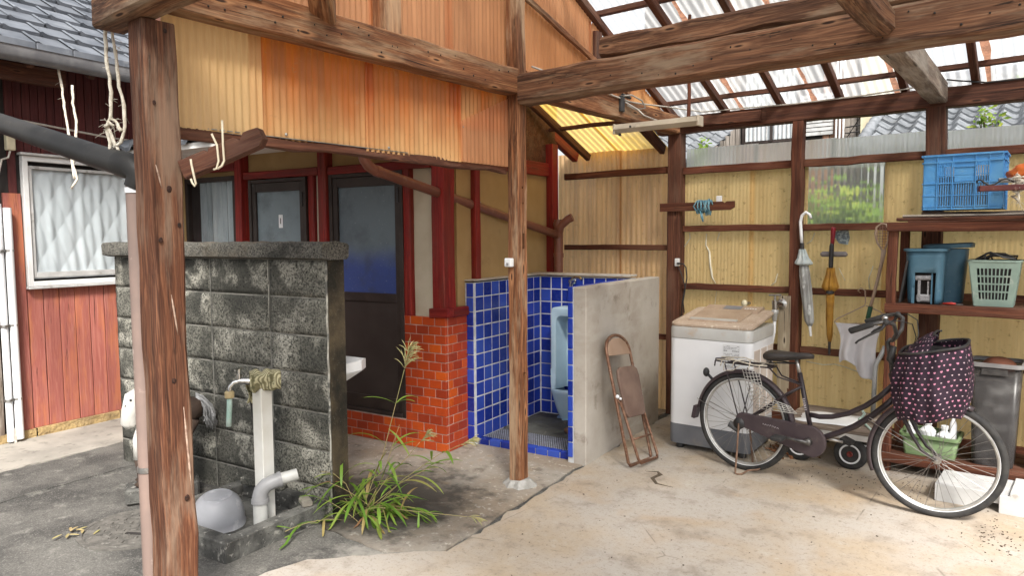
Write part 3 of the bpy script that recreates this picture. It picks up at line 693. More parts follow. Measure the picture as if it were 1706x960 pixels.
def brick_mesh(L): return MB().box((0, 0, 0), (L - J, .03, BH - J), None, .002).mesh('brick')
bm_full = brick_mesh(BL); cache = {}
def bricks(a, b, z0, rows, place, parity=0):
    for r_ in range(rows):
        x = a - (BL / 2 if (r_ + parity) % 2 else 0)
        while x < b - .012:
            l, r2 = max(x, a), min(x + BL, b)
            if r2 - l > .016:
                L = round(r2 - l, 3); me = bm_full if abs(L - BL) < .002 else cache.setdefault(L, brick_mesh(L))
                if not me.materials: me.materials.append(M['brick'])
                inst('brick', me, place((l + r2) / 2, z0 + (r_ + .5) * BH, rnd.gauss(0, .0009)), bh)
            x += BL
bm_full.materials.append(M['brick'])
front = lambda x, z, d: HT @ Matrix.Translation((x, YF + .013 + d, z))
side = lambda y, z, d: HT @ Matrix.Translation((XS - .0155 + d, y, z)) @ Matrix.Rotation(R(90), 4, 'Z')
bricks(-4.60, -3.60, .004, 3, front, 1)
bricks(-3.60, XS, .004, 15, front, 1)
bricks(YF + .03, 4.585, .004, 15, side, 0)
# doors: dark aluminium frames, frosted panes
M['door_alu'] = mat('door_alu', (.032, .024, .021), (.05, .038, .033), 5, rough=.5, metal=.2, bump=.03)
M['door_panel'] = mat('door_panel', (.036, .027, .024), (.046, .036, .032), 3, rough=.55, bump=.1, bsc=300, spot=(.07, .055, .05), ssc=3, slo=.6, shi=.8)
def frosted(name, top, low, zc, zw):
    q = N(name); v = q.coord('World'); sp = q.n('SeparateXYZ'); q.t.links.new(v, sp.inputs[0])
    nz = q.noise(v, 5, 5, .6); f = q.ramp(q.math('ADD', sp.outputs[2], q.math('MULTIPLY', q.math('SUBTRACT', nz, .5), .12)), zc - zw, zc + zw)
    col = q.mix(f, C4(low), C4(top)); col = q.mix(q.ramp(q.noise(v, 3.5, 6, .65), .45, .7, 0, .5), col, C4((.05, .06, .075)))
    col = q.mix(q.ramp(q.noise(v, 55, 4, .7), .62, .72, 0, .35), col, C4((.4, .43, .45)))
    return q.done(q.prin(col, .33, 0, q.bump(q.noise(v, 160, 3, .6), .35, .003), .5))
M['pane_blue'] = frosted('pane_blue', (.125, .16, .18), (.045, .075, .24), 1.50, .12)     # blue tiles of the bath show through below
M['pane_grey'] = frosted('pane_grey', (.17, .215, .235), (.17, .21, .23), 1.2, .2)
def door(x0, x1, z0, z1, gz0, gz1, pane, label):
    d = hpart('door', 'door_panel', x0 + .045, x1 - .045, 4.283, 4.32, z0 + .05, gz0 - .06, label=label)
    for a, b in ((x0, x0 + .035), (x1 - .035, x1)): hpart('frame', 'door_alu', a, b, 4.262, 4.34, z0, z1, .002, d)
    hpart('frame', 'door_alu', x0 + .035, x1 - .035, 4.264, 4.34, z1 - .03, z1, .002, d); hpart('frame', 'door_alu', x0 + .035, x1 - .035, 4.258, 4.34, z0, z0 + .03, .002, d)
    for a, b in ((x0 + .038, x0 + .085), (x1 - .085, x1 - .038)): hpart('stile', 'door_alu', a, b, 4.272, 4.318, z0 + .033, z1 - .033, .002, d)
    hpart('door_rail', 'door_alu', x0 + .085, x1 - .085, 4.274, 4.318, gz1, z1 - .033, .002, d); hpart('door_rail', 'door_alu', x0 + .085, x1 - .085, 4.272, 4.318, gz0 - .07, gz0, .002, d)
    hpart('door_rail', 'door_alu', x0 + .085, x1 - .085, 4.274, 4.318, z0 + .033, z0 + .14, .002, d)
    hpart('pane', pane, x0 + .085, x1 - .085, 4.293, 4.299, gz0, gz1, 0, d)
    hpart('hinge', 'black_plastic', x1 - .05, x1 - .032, 4.252, 4.275, z1 - .25, z1 - .13, .002, d)
    return d
d1 = door(-5.40, -4.665, .22, 2.165, 1.20, 2.055, 'pane_grey', 'left door with a small white notice on its grey frosted pane')
d2 = door(-4.392, -3.605, .22, 2.165, 1.20, 2.055, 'pane_blue', 'right door with blue showing through the lower part of its frosted pane')
mb = MB(HT); mb.lathe([(.012, 0), (.022, .012), (.024, .03), (.012, .042)], 12, (-4.33, 4.27, 1.13), (0, -1, 0)); obj('door_knob', mb, M['chrome'], d2, smooth=True)
nb = hpart('notice', 'plastic_white', -5.035, -4.985, 4.288, 4.2915, 1.735, 1.85, 0, d1)
hpart('print', 'black_plastic', -5.014, -5.006, 4.2855, 4.2875, 1.77, 1.82, 0, d1)
# curtained window
M['curtain_grey'] = mat('curtain_grey', (.36, .40, .42), (.27, .31, .33), 5, rough=.95, bump=.2, bsc=200, stretch=(3, 3, .6))
M['curtain_white'] = mat('curtain_white', (.60, .635, .66), (.54, .575, .60), 3, rough=.95, bump=.15, bsc=220)
q = N('glass'); gl = q.n('BsdfGlossy'); gl.inputs['Roughness'].default_value = .03; tp = q.n('BsdfTransparent'); tp.inputs['Color'].default_value = (.97, .98, .98, 1)
fr = q.n('LayerWeight'); fr.inputs['Blend'].default_value = .5; M['glass'] = q.done(q.mixs(q.math('ADD', q.math('MULTIPLY', q.math('POWER', fr.outputs['Facing'], 4.0), .6), .05), tp.outputs[0], gl.outputs[0]))
M['alu_white'] = mat('alu_white', (.58, .58, .57), (.44, .44, .43), 6, rough=.4, metal=.25, bump=.05, spot=(.33, .32, .30), ssc=9)
wn = hpart('window', 'door_alu', -6.34, -6.30, 4.27, 4.34, 1.15, 2.22, .002, label='dark framed window with a grey gathered curtain')
hpart('frame', 'door_alu', -5.63, -5.585, 4.27, 4.34, 1.15, 2.22, .002, wn); hpart('frame', 'door_alu', -6.30, -5.63, 4.27, 4.34, 2.175, 2.22, .002, wn); hpart('frame', 'door_alu', -6.30, -5.63, 4.27, 4.34, 1.15, 1.2, .002, wn)
hpart('pane', 'glass', -6.30, -5.63, 4.285, 4.288, 1.2, 2.175, 0, wn)
mb = MB(HT); mb.grid(lambda a, b: (-6.16 + .55 * a, 4.308 + .010 * math.sin(a * 46) + .004 * math.sin(a * 107 + b * 2), 1.18 + 1.0 * b), 90, 4); obj('curtain', mb, M['curtain_grey'], wn, smooth='all')
hpart('dark_gap', 'void', -6.32, -5.6, 4.319, 4.3195, 1.16, 2.2, 0, wn)
# roof edge: white soffit, grey wave tiles
M['soffit'] = mat('soffit', (.72, .71, .68), (.58, .57, .54), 4, rough=.8, bump=.1)
M['roof_tile'] = mat('roof_tile', (.085, .094, .110), (.135, .146, .165), 4, rough=.5, rv=.22, bump=.05, bsc=40, spot=(.17, .18, .195), ssc=6, slo=.6, shi=.75)
mb = MB(HT); mb.prism([(-6.9, 3.62, 2.375), (-6.9, 4.33, 2.40), (-6.9, 7.0, 3.5), (-6.9, 3.62, 2.42)], (3.62, 0, 0)); obj('roof', mb, M['soffit'], bh)
wt = MB()
def wave(a, b): return ((a - .5) * .28, b * .30, .035 * math.sin((a - .12) * 2 * math.pi) * (1 if a < .5 else .55) + .02)
wt.grid(wave, 12, 1)
wt.grid(lambda a, b: ((a - .5) * .28, 0, (.035 * math.sin((a - .12) * 2 * math.pi) * (1 if a < .5 else .55) + .02) - .035 * b), 12, 1)
wtm = wt.mesh('roof_tile'); wtm.materials.append(M['roof_tile'])
for i in range(13):
    for j in range(4):
        y_ = 3.58 + j * .25; inst('roof_tile', wtm, HT @ Matrix.Translation((-6.75 + i * .265, y_, 2.44 + (y_ - 3.58) * .41)) @ Matrix.Rotation(R(16), 4, 'X'), bh)
# gutter and the long brown drain pipe
M['pipe_brown'] = mat('pipe_brown', (.20, .080, .052), (.16, .062, .042), 6, rough=.34, bump=.05, spot=(.25, .14, .10), ssc=9, slo=.6, shi=.75)
mb = MB(HT); pr = [(-.055, .05), (-.05, -.01), (-.02, -.045), (.02, -.045), (.05, -.01), (.055, .05), (.05, .05), (.045, -.006), (.018, -.039), (-.018, -.039), (-.045, -.006), (-.05, .05)]
mb.prism([(-4.6, 3.56 + a, 2.36 + b) for a, b in pr], (1.25, 0, 0)); obj('gutter', mb, M['pipe_brown'], bh, smooth=True)
dp = MB(HT); P0, P1 = Vector((-3.33, 3.66, 2.10)), Vector((-3.09, 5.86, 1.655))
arc = [Vector((-3.345, 3.555, 2.32)), Vector((-3.345, 3.56, 2.22)), Vector((-3.343, 3.575, 2.165)), Vector((-3.338, 3.61, 2.125))]
dp.tube(arc + [P0 + (P1 - P0) * t for t in (.0, .3, .6, .85, 1.0)], .036, 14); dpo = obj('drain_pipe', dp, M['pipe_brown'], bh, smooth='all')
mb = MB(HT); dd = (P1 - P0)
for t, r_, l_ in ((.012, .0395, .05), (.48, .039, .035), (.985, .0395, .05)): mb.tube([P0 + dd * t - dd.normalized() * l_ / 2, P0 + dd * t + dd.normalized() * l_ / 2], r_, 14)
mb.tube([(-3.345, 3.555, 2.245), (-3.345, 3.557, 2.195)], .0395, 14)
obj('pipe_socket', mb, M['pipe_brown'], dpo, smooth=True)
mb = MB(HT); c_ = P0 + dd * .50
mb.tube([c_ + Vector((0, 0, .042)), c_ + Vector((-.02, 0, .05)), c_ + Vector((-.11, 0, .05))], .006, 6); obj('pipe_clip', mb, M['steel'], dpo)
mb = MB(HT); mb.tube([(-3.09, 5.865, .0), (-3.09, 5.865, 1.80)], .042, 14); mb.tube([(-3.09, 5.865, 1.66), (-3.06, 5.85, 1.74), (-2.99, 5.86, 1.80), (-2.95, 5.87, 1.82)], .038, 12)
for z in (1.45, 1.74): mb.tube([(-3.09, 5.865, z), (-3.09, 5.865, z + .04)], .049, 14)
obj('downpipe', mb, M['pipe_brown'], bh, smooth=True)

# ================================================================== URINAL STALL
st = thing('urinal_stall', 'roofless urinal stall lined with glossy blue tiles between the bathhouse and a bare concrete partition', 'stall', tuple(Wh(-2.7, 5.0, 0)), HA)
def spart(name, m, *a, **k): ch = k.pop('ch', 0.0); return obj(name, hbox(*a, ch), M[m], st, **k)
q = N('partition'); v = q.coord('World'); f2 = q.noise(v, 1.6, 6, .6); f3 = q.noise(v, 6, 6, .65); f1 = q.noise(v, 150, 3, .6)
m_ = q.n('VectorMath', operation='MULTIPLY'); q.t.links.new(v, m_.inputs[0]); m_.inputs[1].default_value = (2, 2, 9)
col = q.mix(q.ramp(f2, .36, .64), C4((.44, .405, .36)), C4((.33, .29, .245)))
col = q.mix(q.ramp(f3, .55, .72, 0, .7), col, C4((.20, .165, .13)))
col = q.mix(q.ramp(q.noise(m_.outputs[0], 1, 5, .6), .5, .68, 0, .45), col, C4((.46, .43, .39)))
M['partition'] = q.done(q.prin(col, .85, 0, q.bump(q.math('ADD', q.math('MULTIPLY', f1, .35), f3), .3, .006), .3))
M['grout'] = mat('grout', (.62, .64, .66), (.45, .45, .45), 15, rough=.9)
mb = hbox(-2.268, -2.168, 4.53, 6.02, -.02, 1.285, .006); obj('partition_wall', mb, M['partition'], st)
spart('backing', 'grout', -3.222, -3.1425, 4.545, 5.62, 0, 1.288)
spart('backing', 'grout', -3.1425, -2.268, 5.6055, 5.72, 0, 1.288)
spart('backing', 'grout', -2.312, -2.268, 4.535, 5.612, 0, 1.278)
spart('ledge', 'partition', -3.24, -2.268, 5.58, 5.74, 1.3005, 1.318, ch=.003)
spart('ledge', 'partition', -3.24, -3.128, 4.54, 5.58, 1.3005, 1.313, ch=.003)
spart('floor_base', 'grout', -3.15, -2.312, 4.60, 5.612, -.02, .040)
q = N('blue_tile'); oi = q.n('ObjectInfo'); v = q.coord('Object')
cr = q.n('ValToRGB'); q.t.links.new(oi.outputs['Random'], cr.inputs[0]); e = cr.color_ramp.elements; e[0].color = C4((.012, .030, .26)); e[1].color = C4((.028, .060, .40)); x_ = e.new(.5); x_.color = C4((.018, .042, .33)); x_ = e.new(.93); x_.color = C4((.04, .085, .42)); x_ = e.new(.08); x_.color = C4((.008, .02, .19))
col = q.mix(q.ramp(q.noise(v, 30, 4, .6), .45, .75, 0, .35), cr.outputs[0], C4((.04, .07, .30)))
M['blue_tile'] = q.done(q.prin(col, .16, 0, q.bump(q.noise(v, 16, 2, .5), .06, .004), .5))
TC = {}
def tile(w_, h_):
    k = (round(w_, 3), round(h_, 3))
    if k not in TC: TC[k] = MB().box((0, 0, 0), (k[0] - .008, .012, k[1] - .008), None, .003).mesh('tile'); TC[k].materials.append(M['blue_tile'])
    return TC[k]
TR = .1132; z0t = .043
jx = lambda: rnd.gauss(0, .0006)
for r_ in range(11):
    z = z0t + (r_ + .5) * TR
    for c_ in range(9):
        inst('tile', tile(.1145, TR), HT @ Matrix.Translation((-3.146 + jx(), 4.572 + (c_ + .5) * .1145, z)) @ Matrix.Rotation(R(90), 4, 'Z'), st)
    for c_ in range(8):
        w_ = .1065; inst('tile', tile(w_, TR), HT @ Matrix.Translation((-3.136 + (c_ + .5) * w_, 5.609 + jx(), z)), st)
    inst('edge_tile', tile(.045, TR), HT @ Matrix.Translation((-2.293, 4.531 + jx(), z)), st)
    inst('edge_tile', tile(.068, TR), HT @ Matrix.Translation((-3.174, 4.5415 + jx(), z)), st)
    for c_ in range(0, 9, 1):
        if r_ > 7: inst('tile', tile(.1145, TR), HT @ Matrix.Translation((-2.316, 4.55 + (c_ + .5) * .1145, z)) @ Matrix.Rotation(R(90), 4, 'Z'), st)
for c_ in range(8):
    inst('curb_tile', tile(.1045, .062), HT @ Matrix.Translation((-3.142 + (c_ + .5) * .1045, 4.592 + jx(), .024)), st)
    inst('curb_tile', tile(.1045, .058), HT @ Matrix.Translation((-3.142 + (c_ + .5) * .1045, 4.622, .047)) @ Matrix.Rotation(R(90), 4, 'X'), st)
# penny mosaic floor
M['mosaic'] = mat('mosaic', (.24, .25, .30), (.15, .16, .19), 30, rough=.4, rv=.2)
pen = MB(); rr = random.Random(2)
for j in range(20):
    for i in range(43):
        x = -3.135 + (i + .5 * (j % 2)) * .0193; y = 4.665 + j * .0168
        if x < -2.33: pen.lathe([(.0066, .040), (.006, .0455)], 6, (x, y, 0))
M['mosaic_grout'] = mat('mosaic_grout', (.035, .035, .042), (.06, .06, .06), 30, rough=.9)
spart('mosaic_bed', 'mosaic_grout', -3.14, -2.32, 4.65, 5.60, .0395, .0415)
mp = MB(HT); mp.v = [HT @ p for p in pen.v]; mp.f = pen.f; mp.g = pen.g; obj('mosaic_pieces', mp, M['mosaic'], st, kind='stuff')
# urinal
M['porcelain'] = mat('porcelain', (.50, .66, .75), (.44, .60, .70), 4, rough=.14, coat=.4, spot=(.42, .46, .46), ssc=8, slo=.66, shi=.8)
M['stain_brown'] = mat('stain_brown', (.16, .08, .04), (.10, .05, .03), 20, rough=.9, bump=.5)
ur = thing('urinal', 'pale blue porcelain floor urinal standing against the blue tiles', 'urinal', tuple(Wh(-2.735, 5.5, .045)), HA)
def uprof(z):      # half width, front depth, opening half width (0 = closed)
    t = (z - .05) / 1.0
    if z < .33:
        k = max(0, (z - .05) / .28); return .125 + .055 * k ** .8, .20 + .12 * k ** .8, 0
    return .18, .32 - .10 * min(1, (z - .33) / .12) ** .5 if z < .45 else .22, .13
ub = MB(HT); CX = -2.735; YB = 5.60
rows = [.055, .08, .14, .20, .26, .30, .328]
vs = []; fs = []; K = 24
for z in rows:                                    # bowl: closed D-shaped foot that swells upward
    hw, dpt, _ = uprof(z)
    for i in range(K + 1):
        a = math.pi * i / K; vs.append((CX - hw * math.copysign(abs(math.cos(a)) ** .5, math.cos(a)), YB - dpt * (math.sin(a) ** .5 if 0 < i < K else 0), z))
for j in range(len(rows) - 1):
    for i in range(K): fs.append((j * (K + 1) + i, j * (K + 1) + i + 1, (j + 1) * (K + 1) + i + 1, (j + 1) * (K + 1) + i))
n0 = len(vs)                                      # rolled lip and the basin inside
for s_, dz in ((.975, .012), (.93, .014), (.87, .004), (.80, -.03), (.6, -.09), (.3, -.11)):
    for i in range(K + 1):
        a = math.pi * i / K; vs.append((CX - .18 * s_ * math.copysign(abs(math.cos(a)) ** .5, math.cos(a)), YB - .03 - (.285) * s_ * (math.sin(a) ** .5 if 0 < i < K else 0), .328 + dz))
L0 = (len(rows) - 1) * (K + 1)
for i in range(K): fs.append((L0 + i, L0 + i + 1, n0 + i + 1, n0 + i))
for j in range(5):
    for i in range(K): fs.append((n0 + j * (K + 1) + i, n0 + j * (K + 1) + i + 1, n0 + (j + 1) * (K + 1) + i + 1, n0 + (j + 1) * (K + 1) + i))
ub.add(vs, fs); obj('bowl', ub, M['porcelain'], ur, smooth='all')
hd = MB(HT)                                       # tall hood: outer shell, rim, deep niche with round top
def arch(hw, z0, z1, r_, n_=8):
    pts = [(-hw, z0)]
    for i in range(n_ + 1): a = math.pi - i * math.pi / 2 / n_; pts.append((-hw + r_ + r_ * math.cos(a), z1 - r_ + r_ * math.sin(a)))
    for i in range(n_ + 1): a = math.pi / 2 - i * math.pi / 2 / n_; pts.append((hw - r_ + r_ * math.cos(a), z1 - r_ + r_ * math.sin(a)))
    pts.append((hw, z0)); return pts
loops = [(arch(.18, .325, 1.035, .035), YB), (arch(.18, .325, 1.035, .035), YB - .205), (arch(.172, .325, 1.027, .035), YB - .218), (arch(.150, .325, 1.00, .04), YB - .220), (arch(.132, .325, .965, .05), YB - .212), (arch(.125, .325, .955, .05), YB - .18), (arch(.105, .325, .93, .05), YB - .06), (arch(.06, .30, .88, .04), YB - .045)]
vs = []; fs = []; m_ = len(loops[0][0])
for pts, y in loops:
    for x, z in pts: vs.append((CX + x, y, z))
for j in range(len(loops) - 1):
    for i in range(m_ - 1): fs.append((j * m_ + i, j * m_ + i + 1, (j + 1) * m_ + i + 1, (j + 1) * m_ + i))
e_ = (len(loops) - 1) * m_; fs.append(tuple(e_ + i for i in range(m_)))
# side cheeks swoop forward into the lip
for sgn in (-1, 1):
    n_ = len(vs)
    for t in [i / 8 for i in range(9)]:
        z = .328 + .17 * (1 - t); y = YB - .218 - .07 * t ** 2.2
        vs.append((CX + sgn * (.18 - .046 * t * t), y, z)); vs.append((CX + sgn * (.18 - .04 - .03 * t), y + .002, z))
    for i in range(8): fs.append((n_ + 2 * i, n_ + 2 * i + 2, n_ + 2 * i + 3, n_ + 2 * i + 1))
    n2 = len(vs)
    for t in [i / 8 for i in range(9)]:
        z = .328 + .17 * (1 - t); y = YB - .218 - .07 * t ** 2.2
        vs.append((CX + sgn * (.18 - .046 * t * t), y, z)); vs.append((CX + sgn * .18, YB - .19, z))
    for i in range(8): fs.append((n2 + 2 * i, n2 + 2 * i + 2, n2 + 2 * i + 3, n2 + 2 * i + 1))
hd.add(vs, fs); obj('hood', hd, M['porcelain'], ur, smooth=True)
mb = MB(HT); mb.prism([(CX + .155 * math.cos(2 * math.pi * i / 20), YB - .13 + .11 * math.sin(2 * math.pi * i / 20), 0.044) for i in range(20)], (0, 0, .022)); obj('base_ring', mb, M['porcelain'], ur)
# chrome flush valve on the ledge
fv = thing('flush_valve', 'small chrome flush valve on the tiled wall above the urinal', 'valve', tuple(Wh(-2.79, 5.57, 1.2)), HA)
mb = MB(HT); mb.tube([(-2.80, 5.62, 1.255), (-2.80, 5.56, 1.255), (-2.80, 5.53, 1.25)], .02, 12); mb.tube([(-2.80, 5.535, 1.25), (-2.80, 5.535, 1.06)], .013, 10); mb.lathe([(.028, 0), (.030, .02), (.022, .03)], 14, (-2.80, 5.605, 1.255), (0, -1, 0)); obj('body', mb, M['chrome'], fv, smooth=True)
mb = MB(HT); mb.tube([(-2.79, 5.55, 1.27), (-2.76, 5.545, 1.285), (-2.72, 5.54, 1.285), (-2.69, 5.535, 1.27)], .014, 10); obj('lever', mb, M['chrome'], fv, smooth=True)
# crumpled dark rubber mat and a brown scrap lying on it
def crump(c, su, sv, h, amp, seed, nu=26, nv=22, T=HT, rot=0.0, edge=.012):
    mb = MB(T); M_ = Matrix.Rotation(rot, 3, 'Z')
    def f(a, b):
        x, y = (a - .5) * su, (b - .5) * sv; p = Vector((x * 5, y * 5, seed))
        e_ = min(a, 1 - a, b, 1 - b); wv = mnoise.noise(p) * amp + abs(mnoise.noise(p * 2.3)) * amp * .8
        o = M_ @ Vector((x + .06 * mnoise.noise(Vector((b * 4, seed, 1))), y + .05 * mnoise.noise(Vector((a * 4, seed, 2))), 0))
        return (c[0] + o.x, c[1] + o.y, c[2] + edge * min(1, e_ * 25) + max(0, h + wv) * min(1, e_ * 6))
    mb.grid(f, nu, nv); return mb
M['mat_grey'] = mat('mat_grey', (.075, .077, .070), (.05, .05, .046), 5, rough=.7, bump=.4, bsc=90, spot=(.12, .115, .10), ssc=9)
obj('rubber_mat', crump((-2.72, 5.18, .044), .80, .50, .012, .035, 4), M['mat_grey'], smooth='all', label='crumpled dark grey rubber sheet on the mosaic floor below the urinal', cat='mat')
mb = MB(HT); mb.ball((-2.53, 5.03, .085), .06, 12, 8, (1.15, .8, .6), .35, 3); obj('brown_stone', mb, mat('brown_stone', (.17, .095, .05), (.09, .05, .03), 15, rough=.85, bump=.6, bsc=40), smooth='all', label='fist sized brown stone holding down the rubber sheet', cat='stone')

# ================================================================== BLOCK WALL
q = N('block'); v = q.coord('Object'); vw = q.coord('World'); f1 = q.noise(v, 75, 5, .75); pits = q.vor(v, 34); f2 = q.noise(vw, 2.3, 5, .6); f3 = q.noise(v, 8, 6, .7)
fw = q.noise(vw, 4.5, 5, .6)
col = q.mix(q.ramp(f1, .38, .60), C4((.040, .040, .036)), C4((.29, .28, .235)))
col = q.mix(q.ramp(f2, .40, .58, .65, 0), col, C4((.036, .037, .033)))
col = q.mix(q.ramp(q.noise(vw, 1.5, 3, .5), .42, .58, .7, 0), col, C4((.030, .031, .028)))
col = q.mix(q.ramp(fw, .50, .62, 0, .9), col, q.mix(q.ramp(f1, .38, .56), C4((.06, .06, .052)), C4((.50, .48, .41))))
col = q.mix(q.ramp(f3, .55, .7, 0, .6), col, C4((.032, .033, .029)))
oi = q.n('ObjectInfo'); col = q.mix(q.ramp(oi.outputs['Random'], 0, 1, 0, .5, False), col, C4((.075, .073, .063)))
col = q.mix(q.ramp(q.math('ADD', pits, q.math('MULTIPLY', q.math('SUBTRACT', f1, .5), .5)), .06, .20, .9, 0), col, C4((.012, .012, .011)))
hgt = q.math('ADD', q.math('MULTIPLY', f1, .6), q.ramp(pits, .02, .2)); M['block'] = q.done(q.prin(col, .95, 0, q.bump(hgt, .9, .014), .2))
q = N('coping'); v = q.coord('World'); f1 = q.noise(v, 90, 5, .75); f2 = q.noise(v, 3, 5, .6)
col = q.mix(q.ramp(f1, .36, .62), C4((.035, .035, .032)), C4((.20, .19, .165))); col = q.mix(q.ramp(f2, .50, .66, 0, .5), col, C4((.17, .14, .10))); col = q.mix(q.ramp(f2, .33, .45, .7, 0), col, C4((.03, .03, .028)))
M['coping'] = q.done(q.prin(col, .95, 0, q.bump(f1, .9, .018), .2))
q = N('wall_end'); v = q.coord('World'); f1 = q.noise(v, 60, 5, .7); f2 = q.noise(v, 3.2, 5, .6)
col = q.mix(q.ramp(f2, .40, .66), C4((.022, .020, .016)), C4((.085, .066, .042))); col = q.mix(q.ramp(f1, .58, .72, 0, .4), col, C4((.20, .18, .14)))
M['wall_end'] = q.done(q.prin(col, .95, 0, q.bump(f1, .6, .01), .2))
bw = thing('block_wall', 'mossy grey concrete block screen wall with a rough coping behind the foreground post', 'wall', tuple(Wh(-4.1, 2.97, 0)), HA)
xc = [-5.217, -4.65, -4.109, -3.537, -3.032]; BZ = [1.52 - .226 * k for k in range(8)]
obj('mortar_core', hbox(-5.21, -3.045, 2.925, 3.035, -.06, 1.52), mat('joint', (.25, .24, .21), (.11, .108, .095), 9, rough=.95, bump=.5, bsc=60), bw)
obj('end_render', hbox(-3.045, -3.028, 2.922, 3.05, -.06, 1.52, .004), M['wall_end'], bw)
def blockmesh(x0, x1, z0, z1, seed):
    """rough faced block: front gently pillowed and lumpy"""
    mb = MB(HT); nx, nz = 18, 8
    def f(a, b):
        x = x0 + .006 + (x1 - x0 - .012) * a; z = z0 + .005 + (z1 - z0 - .010) * b; e_ = min(a * 9, (1 - a) * 9, b * 5, (1 - b) * 5, 1)
        y = 2.914 + .010 * (1 - e_ ** .5) - .006 * mnoise.noise(Vector((x * 16, z * 16, seed))) * min(1, e_ * 2) - .003 * mnoise.noise(Vector((x * 55, z * 55, seed)))
        return (x, y, z)
    mb.grid(f, nx, nz)
    n = len(mb.v) - (nx + 1) * (nz + 1); ring = [i for i in range(nx + 1)] + [(j + 1) * (nx + 1) - 1 for j in range(1, nz + 1)] + [nz * (nx + 1) + i for i in range(nx - 1, -1, -1)] + [j * (nx + 1) for j in range(nz - 1, 0, -1)]
    b0 = len(mb.v); bk = HT @ Vector((0, .028, 0)) - HT @ Vector((0, 0, 0))
    for i in ring: mb.v.append(mb.v[i] + bk); mb.g.append((0, 0, 0))
    for k in range(len(ring)): a, b = ring[k], ring[(k + 1) % len(ring)]; mb.f.append([a, b0 + k, b0 + (k + 1) % len(ring), b])
    return mb
for r_ in range(7):
    for c_ in range(4): obj('block', blockmesh(xc[c_], xc[c_ + 1], BZ[r_ + 1], BZ[r_], r_ * 7 + c_), M['block'], bw, smooth='all')
cxs = [-5.26, -4.66, -4.06, -3.46, -3.005, ]
for i in range(4):
    mb = MB(HT); x0, x1 = cxs[i], cxs[i + 1] - .004; pr = [(2.862, 1.532), (2.86, 1.60), (2.872, 1.617), (2.97, 1.625), (3.06, 1.615), (3.07, 1.60), (3.07, 1.535), (3.05, 1.52), (2.91, 1.52)]
    nx = 26; vs = []; fs = []
    for k in range(nx + 1):
        for y, z in pr:
            p = Vector((x0 + (x1 - x0) * k / nx, y, z)); d = .006 * mnoise.noise(p * 22) + .004 * mnoise.noise(p * 60)
            vs.append((p.x, y + d * (1 if y > 2.97 else -1), z + (d if z > 1.55 else 0)))
    m_ = len(pr)
    for k in range(nx):
        for j in range(m_): fs.append((k * m_ + j, k * m_ + (j + 1) % m_, (k + 1) * m_ + (j + 1) % m_, (k + 1) * m_ + j))
    fs.append(tuple(range(m_))); fs.append(tuple(nx * m_ + j for j in range(m_ - 1, -1, -1)))
    mb.add(vs, fs); obj('coping_stone', mb, M['coping'], bw, smooth=True)
M['lime'] = mat('lime', (.42, .41, .36), (.22, .21, .18), 20, rough=.95, bump=.6, spot=(.10, .10, .09), ssc=12, slo=.5, shi=.6)
mb = MB(HT); mb.tube([(-3.037 + .003 * math.sin(z * 31), 2.914, z) for z in [1.515 - .07 * i for i in range(21)]], [.005 + .003 * abs(math.sin(i * 2.3)) for i in range(21)], 5); obj('mortar_bead', mb, M['lime'], bw, smooth='all')
mb = MB(HT); mb.tube([(-3.537 + .002 * math.sin(z * 25), 2.917, z) for z in [1.515 - .05 * i for i in range(9)]], .0032, 5); obj('mortar_bead', mb, M['lime'], bw, smooth='all')

ft_ = MB()
def flat_t(a, b):
    x = (a - .5) * .285; return (x, b * .31, .012 + (.016 * math.exp(-((a - .06) / .09) ** 2)))
ft_.grid(flat_t, 14, 1); ft_.grid(lambda a, b: (lambda p: (p[0], 0, p[2] - .034 * b))(flat_t(a, 0)), 14, 1)
flat_tile = ft_.mesh('roof_tile'); flat_tile.materials.append(M['roof_tile'])
# ================================================================== RED BOARDED HOUSE (left, house axes, wall faces +x)
XR = -6.45
rh = thing('red_house', 'red boarded house with a grey tiled roof, dark gutter and a white curtained window', 'house', tuple(Wh(XR, 3.5, 0)), HA)
hpart('wall', 'void', XR - .15, XR - .022, 1.4, 4.32, .0, 3.15, parent=rh)
y = 2.885; k = 0
while y < 4.25:
    mb = MB(HT); mb.timber((XR - .012, y + .062, .078), (XR - .012, y + .062, 1.248), .119, .02, up=(1, 0, 0), ch=.003, segs=3, jit=.0006, seed=400 + k); mb.v = mb.v; obj('board', mb, M['board_fade'], rh); y += .125; k += 1
y = 2.80
while y < 4.25:
    z0 = 2.345 if 2.86 < y < 3.93 else 1.26
    if y < 2.86: z0 = 2.0
    mb = MB(HT); mb.timber((XR - .014, y + .031, z0), (XR - .014, y + .031, 3.10), .058, .018, up=(1, 0, 0), ch=.003, segs=2, jit=.0005, seed=500 + k); obj('board', mb, M['board_shaded'], rh); y += .0625; k += 1
mb = MB(HT); mb.timber((XR - .005, 2.815, .075), (XR - .005, 2.815, 2.02), .13, .03, up=(1, 0, 0), ch=.003, segs=4, seed=601); obj('corner_board', mb, M['board_fade'], rh)
mb = MB(HT); mb.timber((XR + .0, 2.60, .07), (XR + .0, 2.60, 1.62), .13, .04, up=(1, 0, 0), ch=.004, segs=4, seed=602); obj('corner_board', mb, M['wood_grey'], rh, label='old bleached board at the corner')
for k in range(6):
    mb = MB(HT); y0 = 1.75 + k * .125; mb.timber((XR - .012, y0, .078), (XR - .012, y0, 3.1), .119, .02, up=(1, 0, 0), ch=.003, segs=3, seed=610 + k); obj('board', mb, M['board_shaded'], rh)
M['oya_stone'] = mat('oya_stone', (.42, .30, .14), (.30, .215, .11), 9, rough=.95, bump=.9, bsc=45, bdist=.02, spot=(.20, .14, .08), ssc=18, slo=.55, shi=.7)
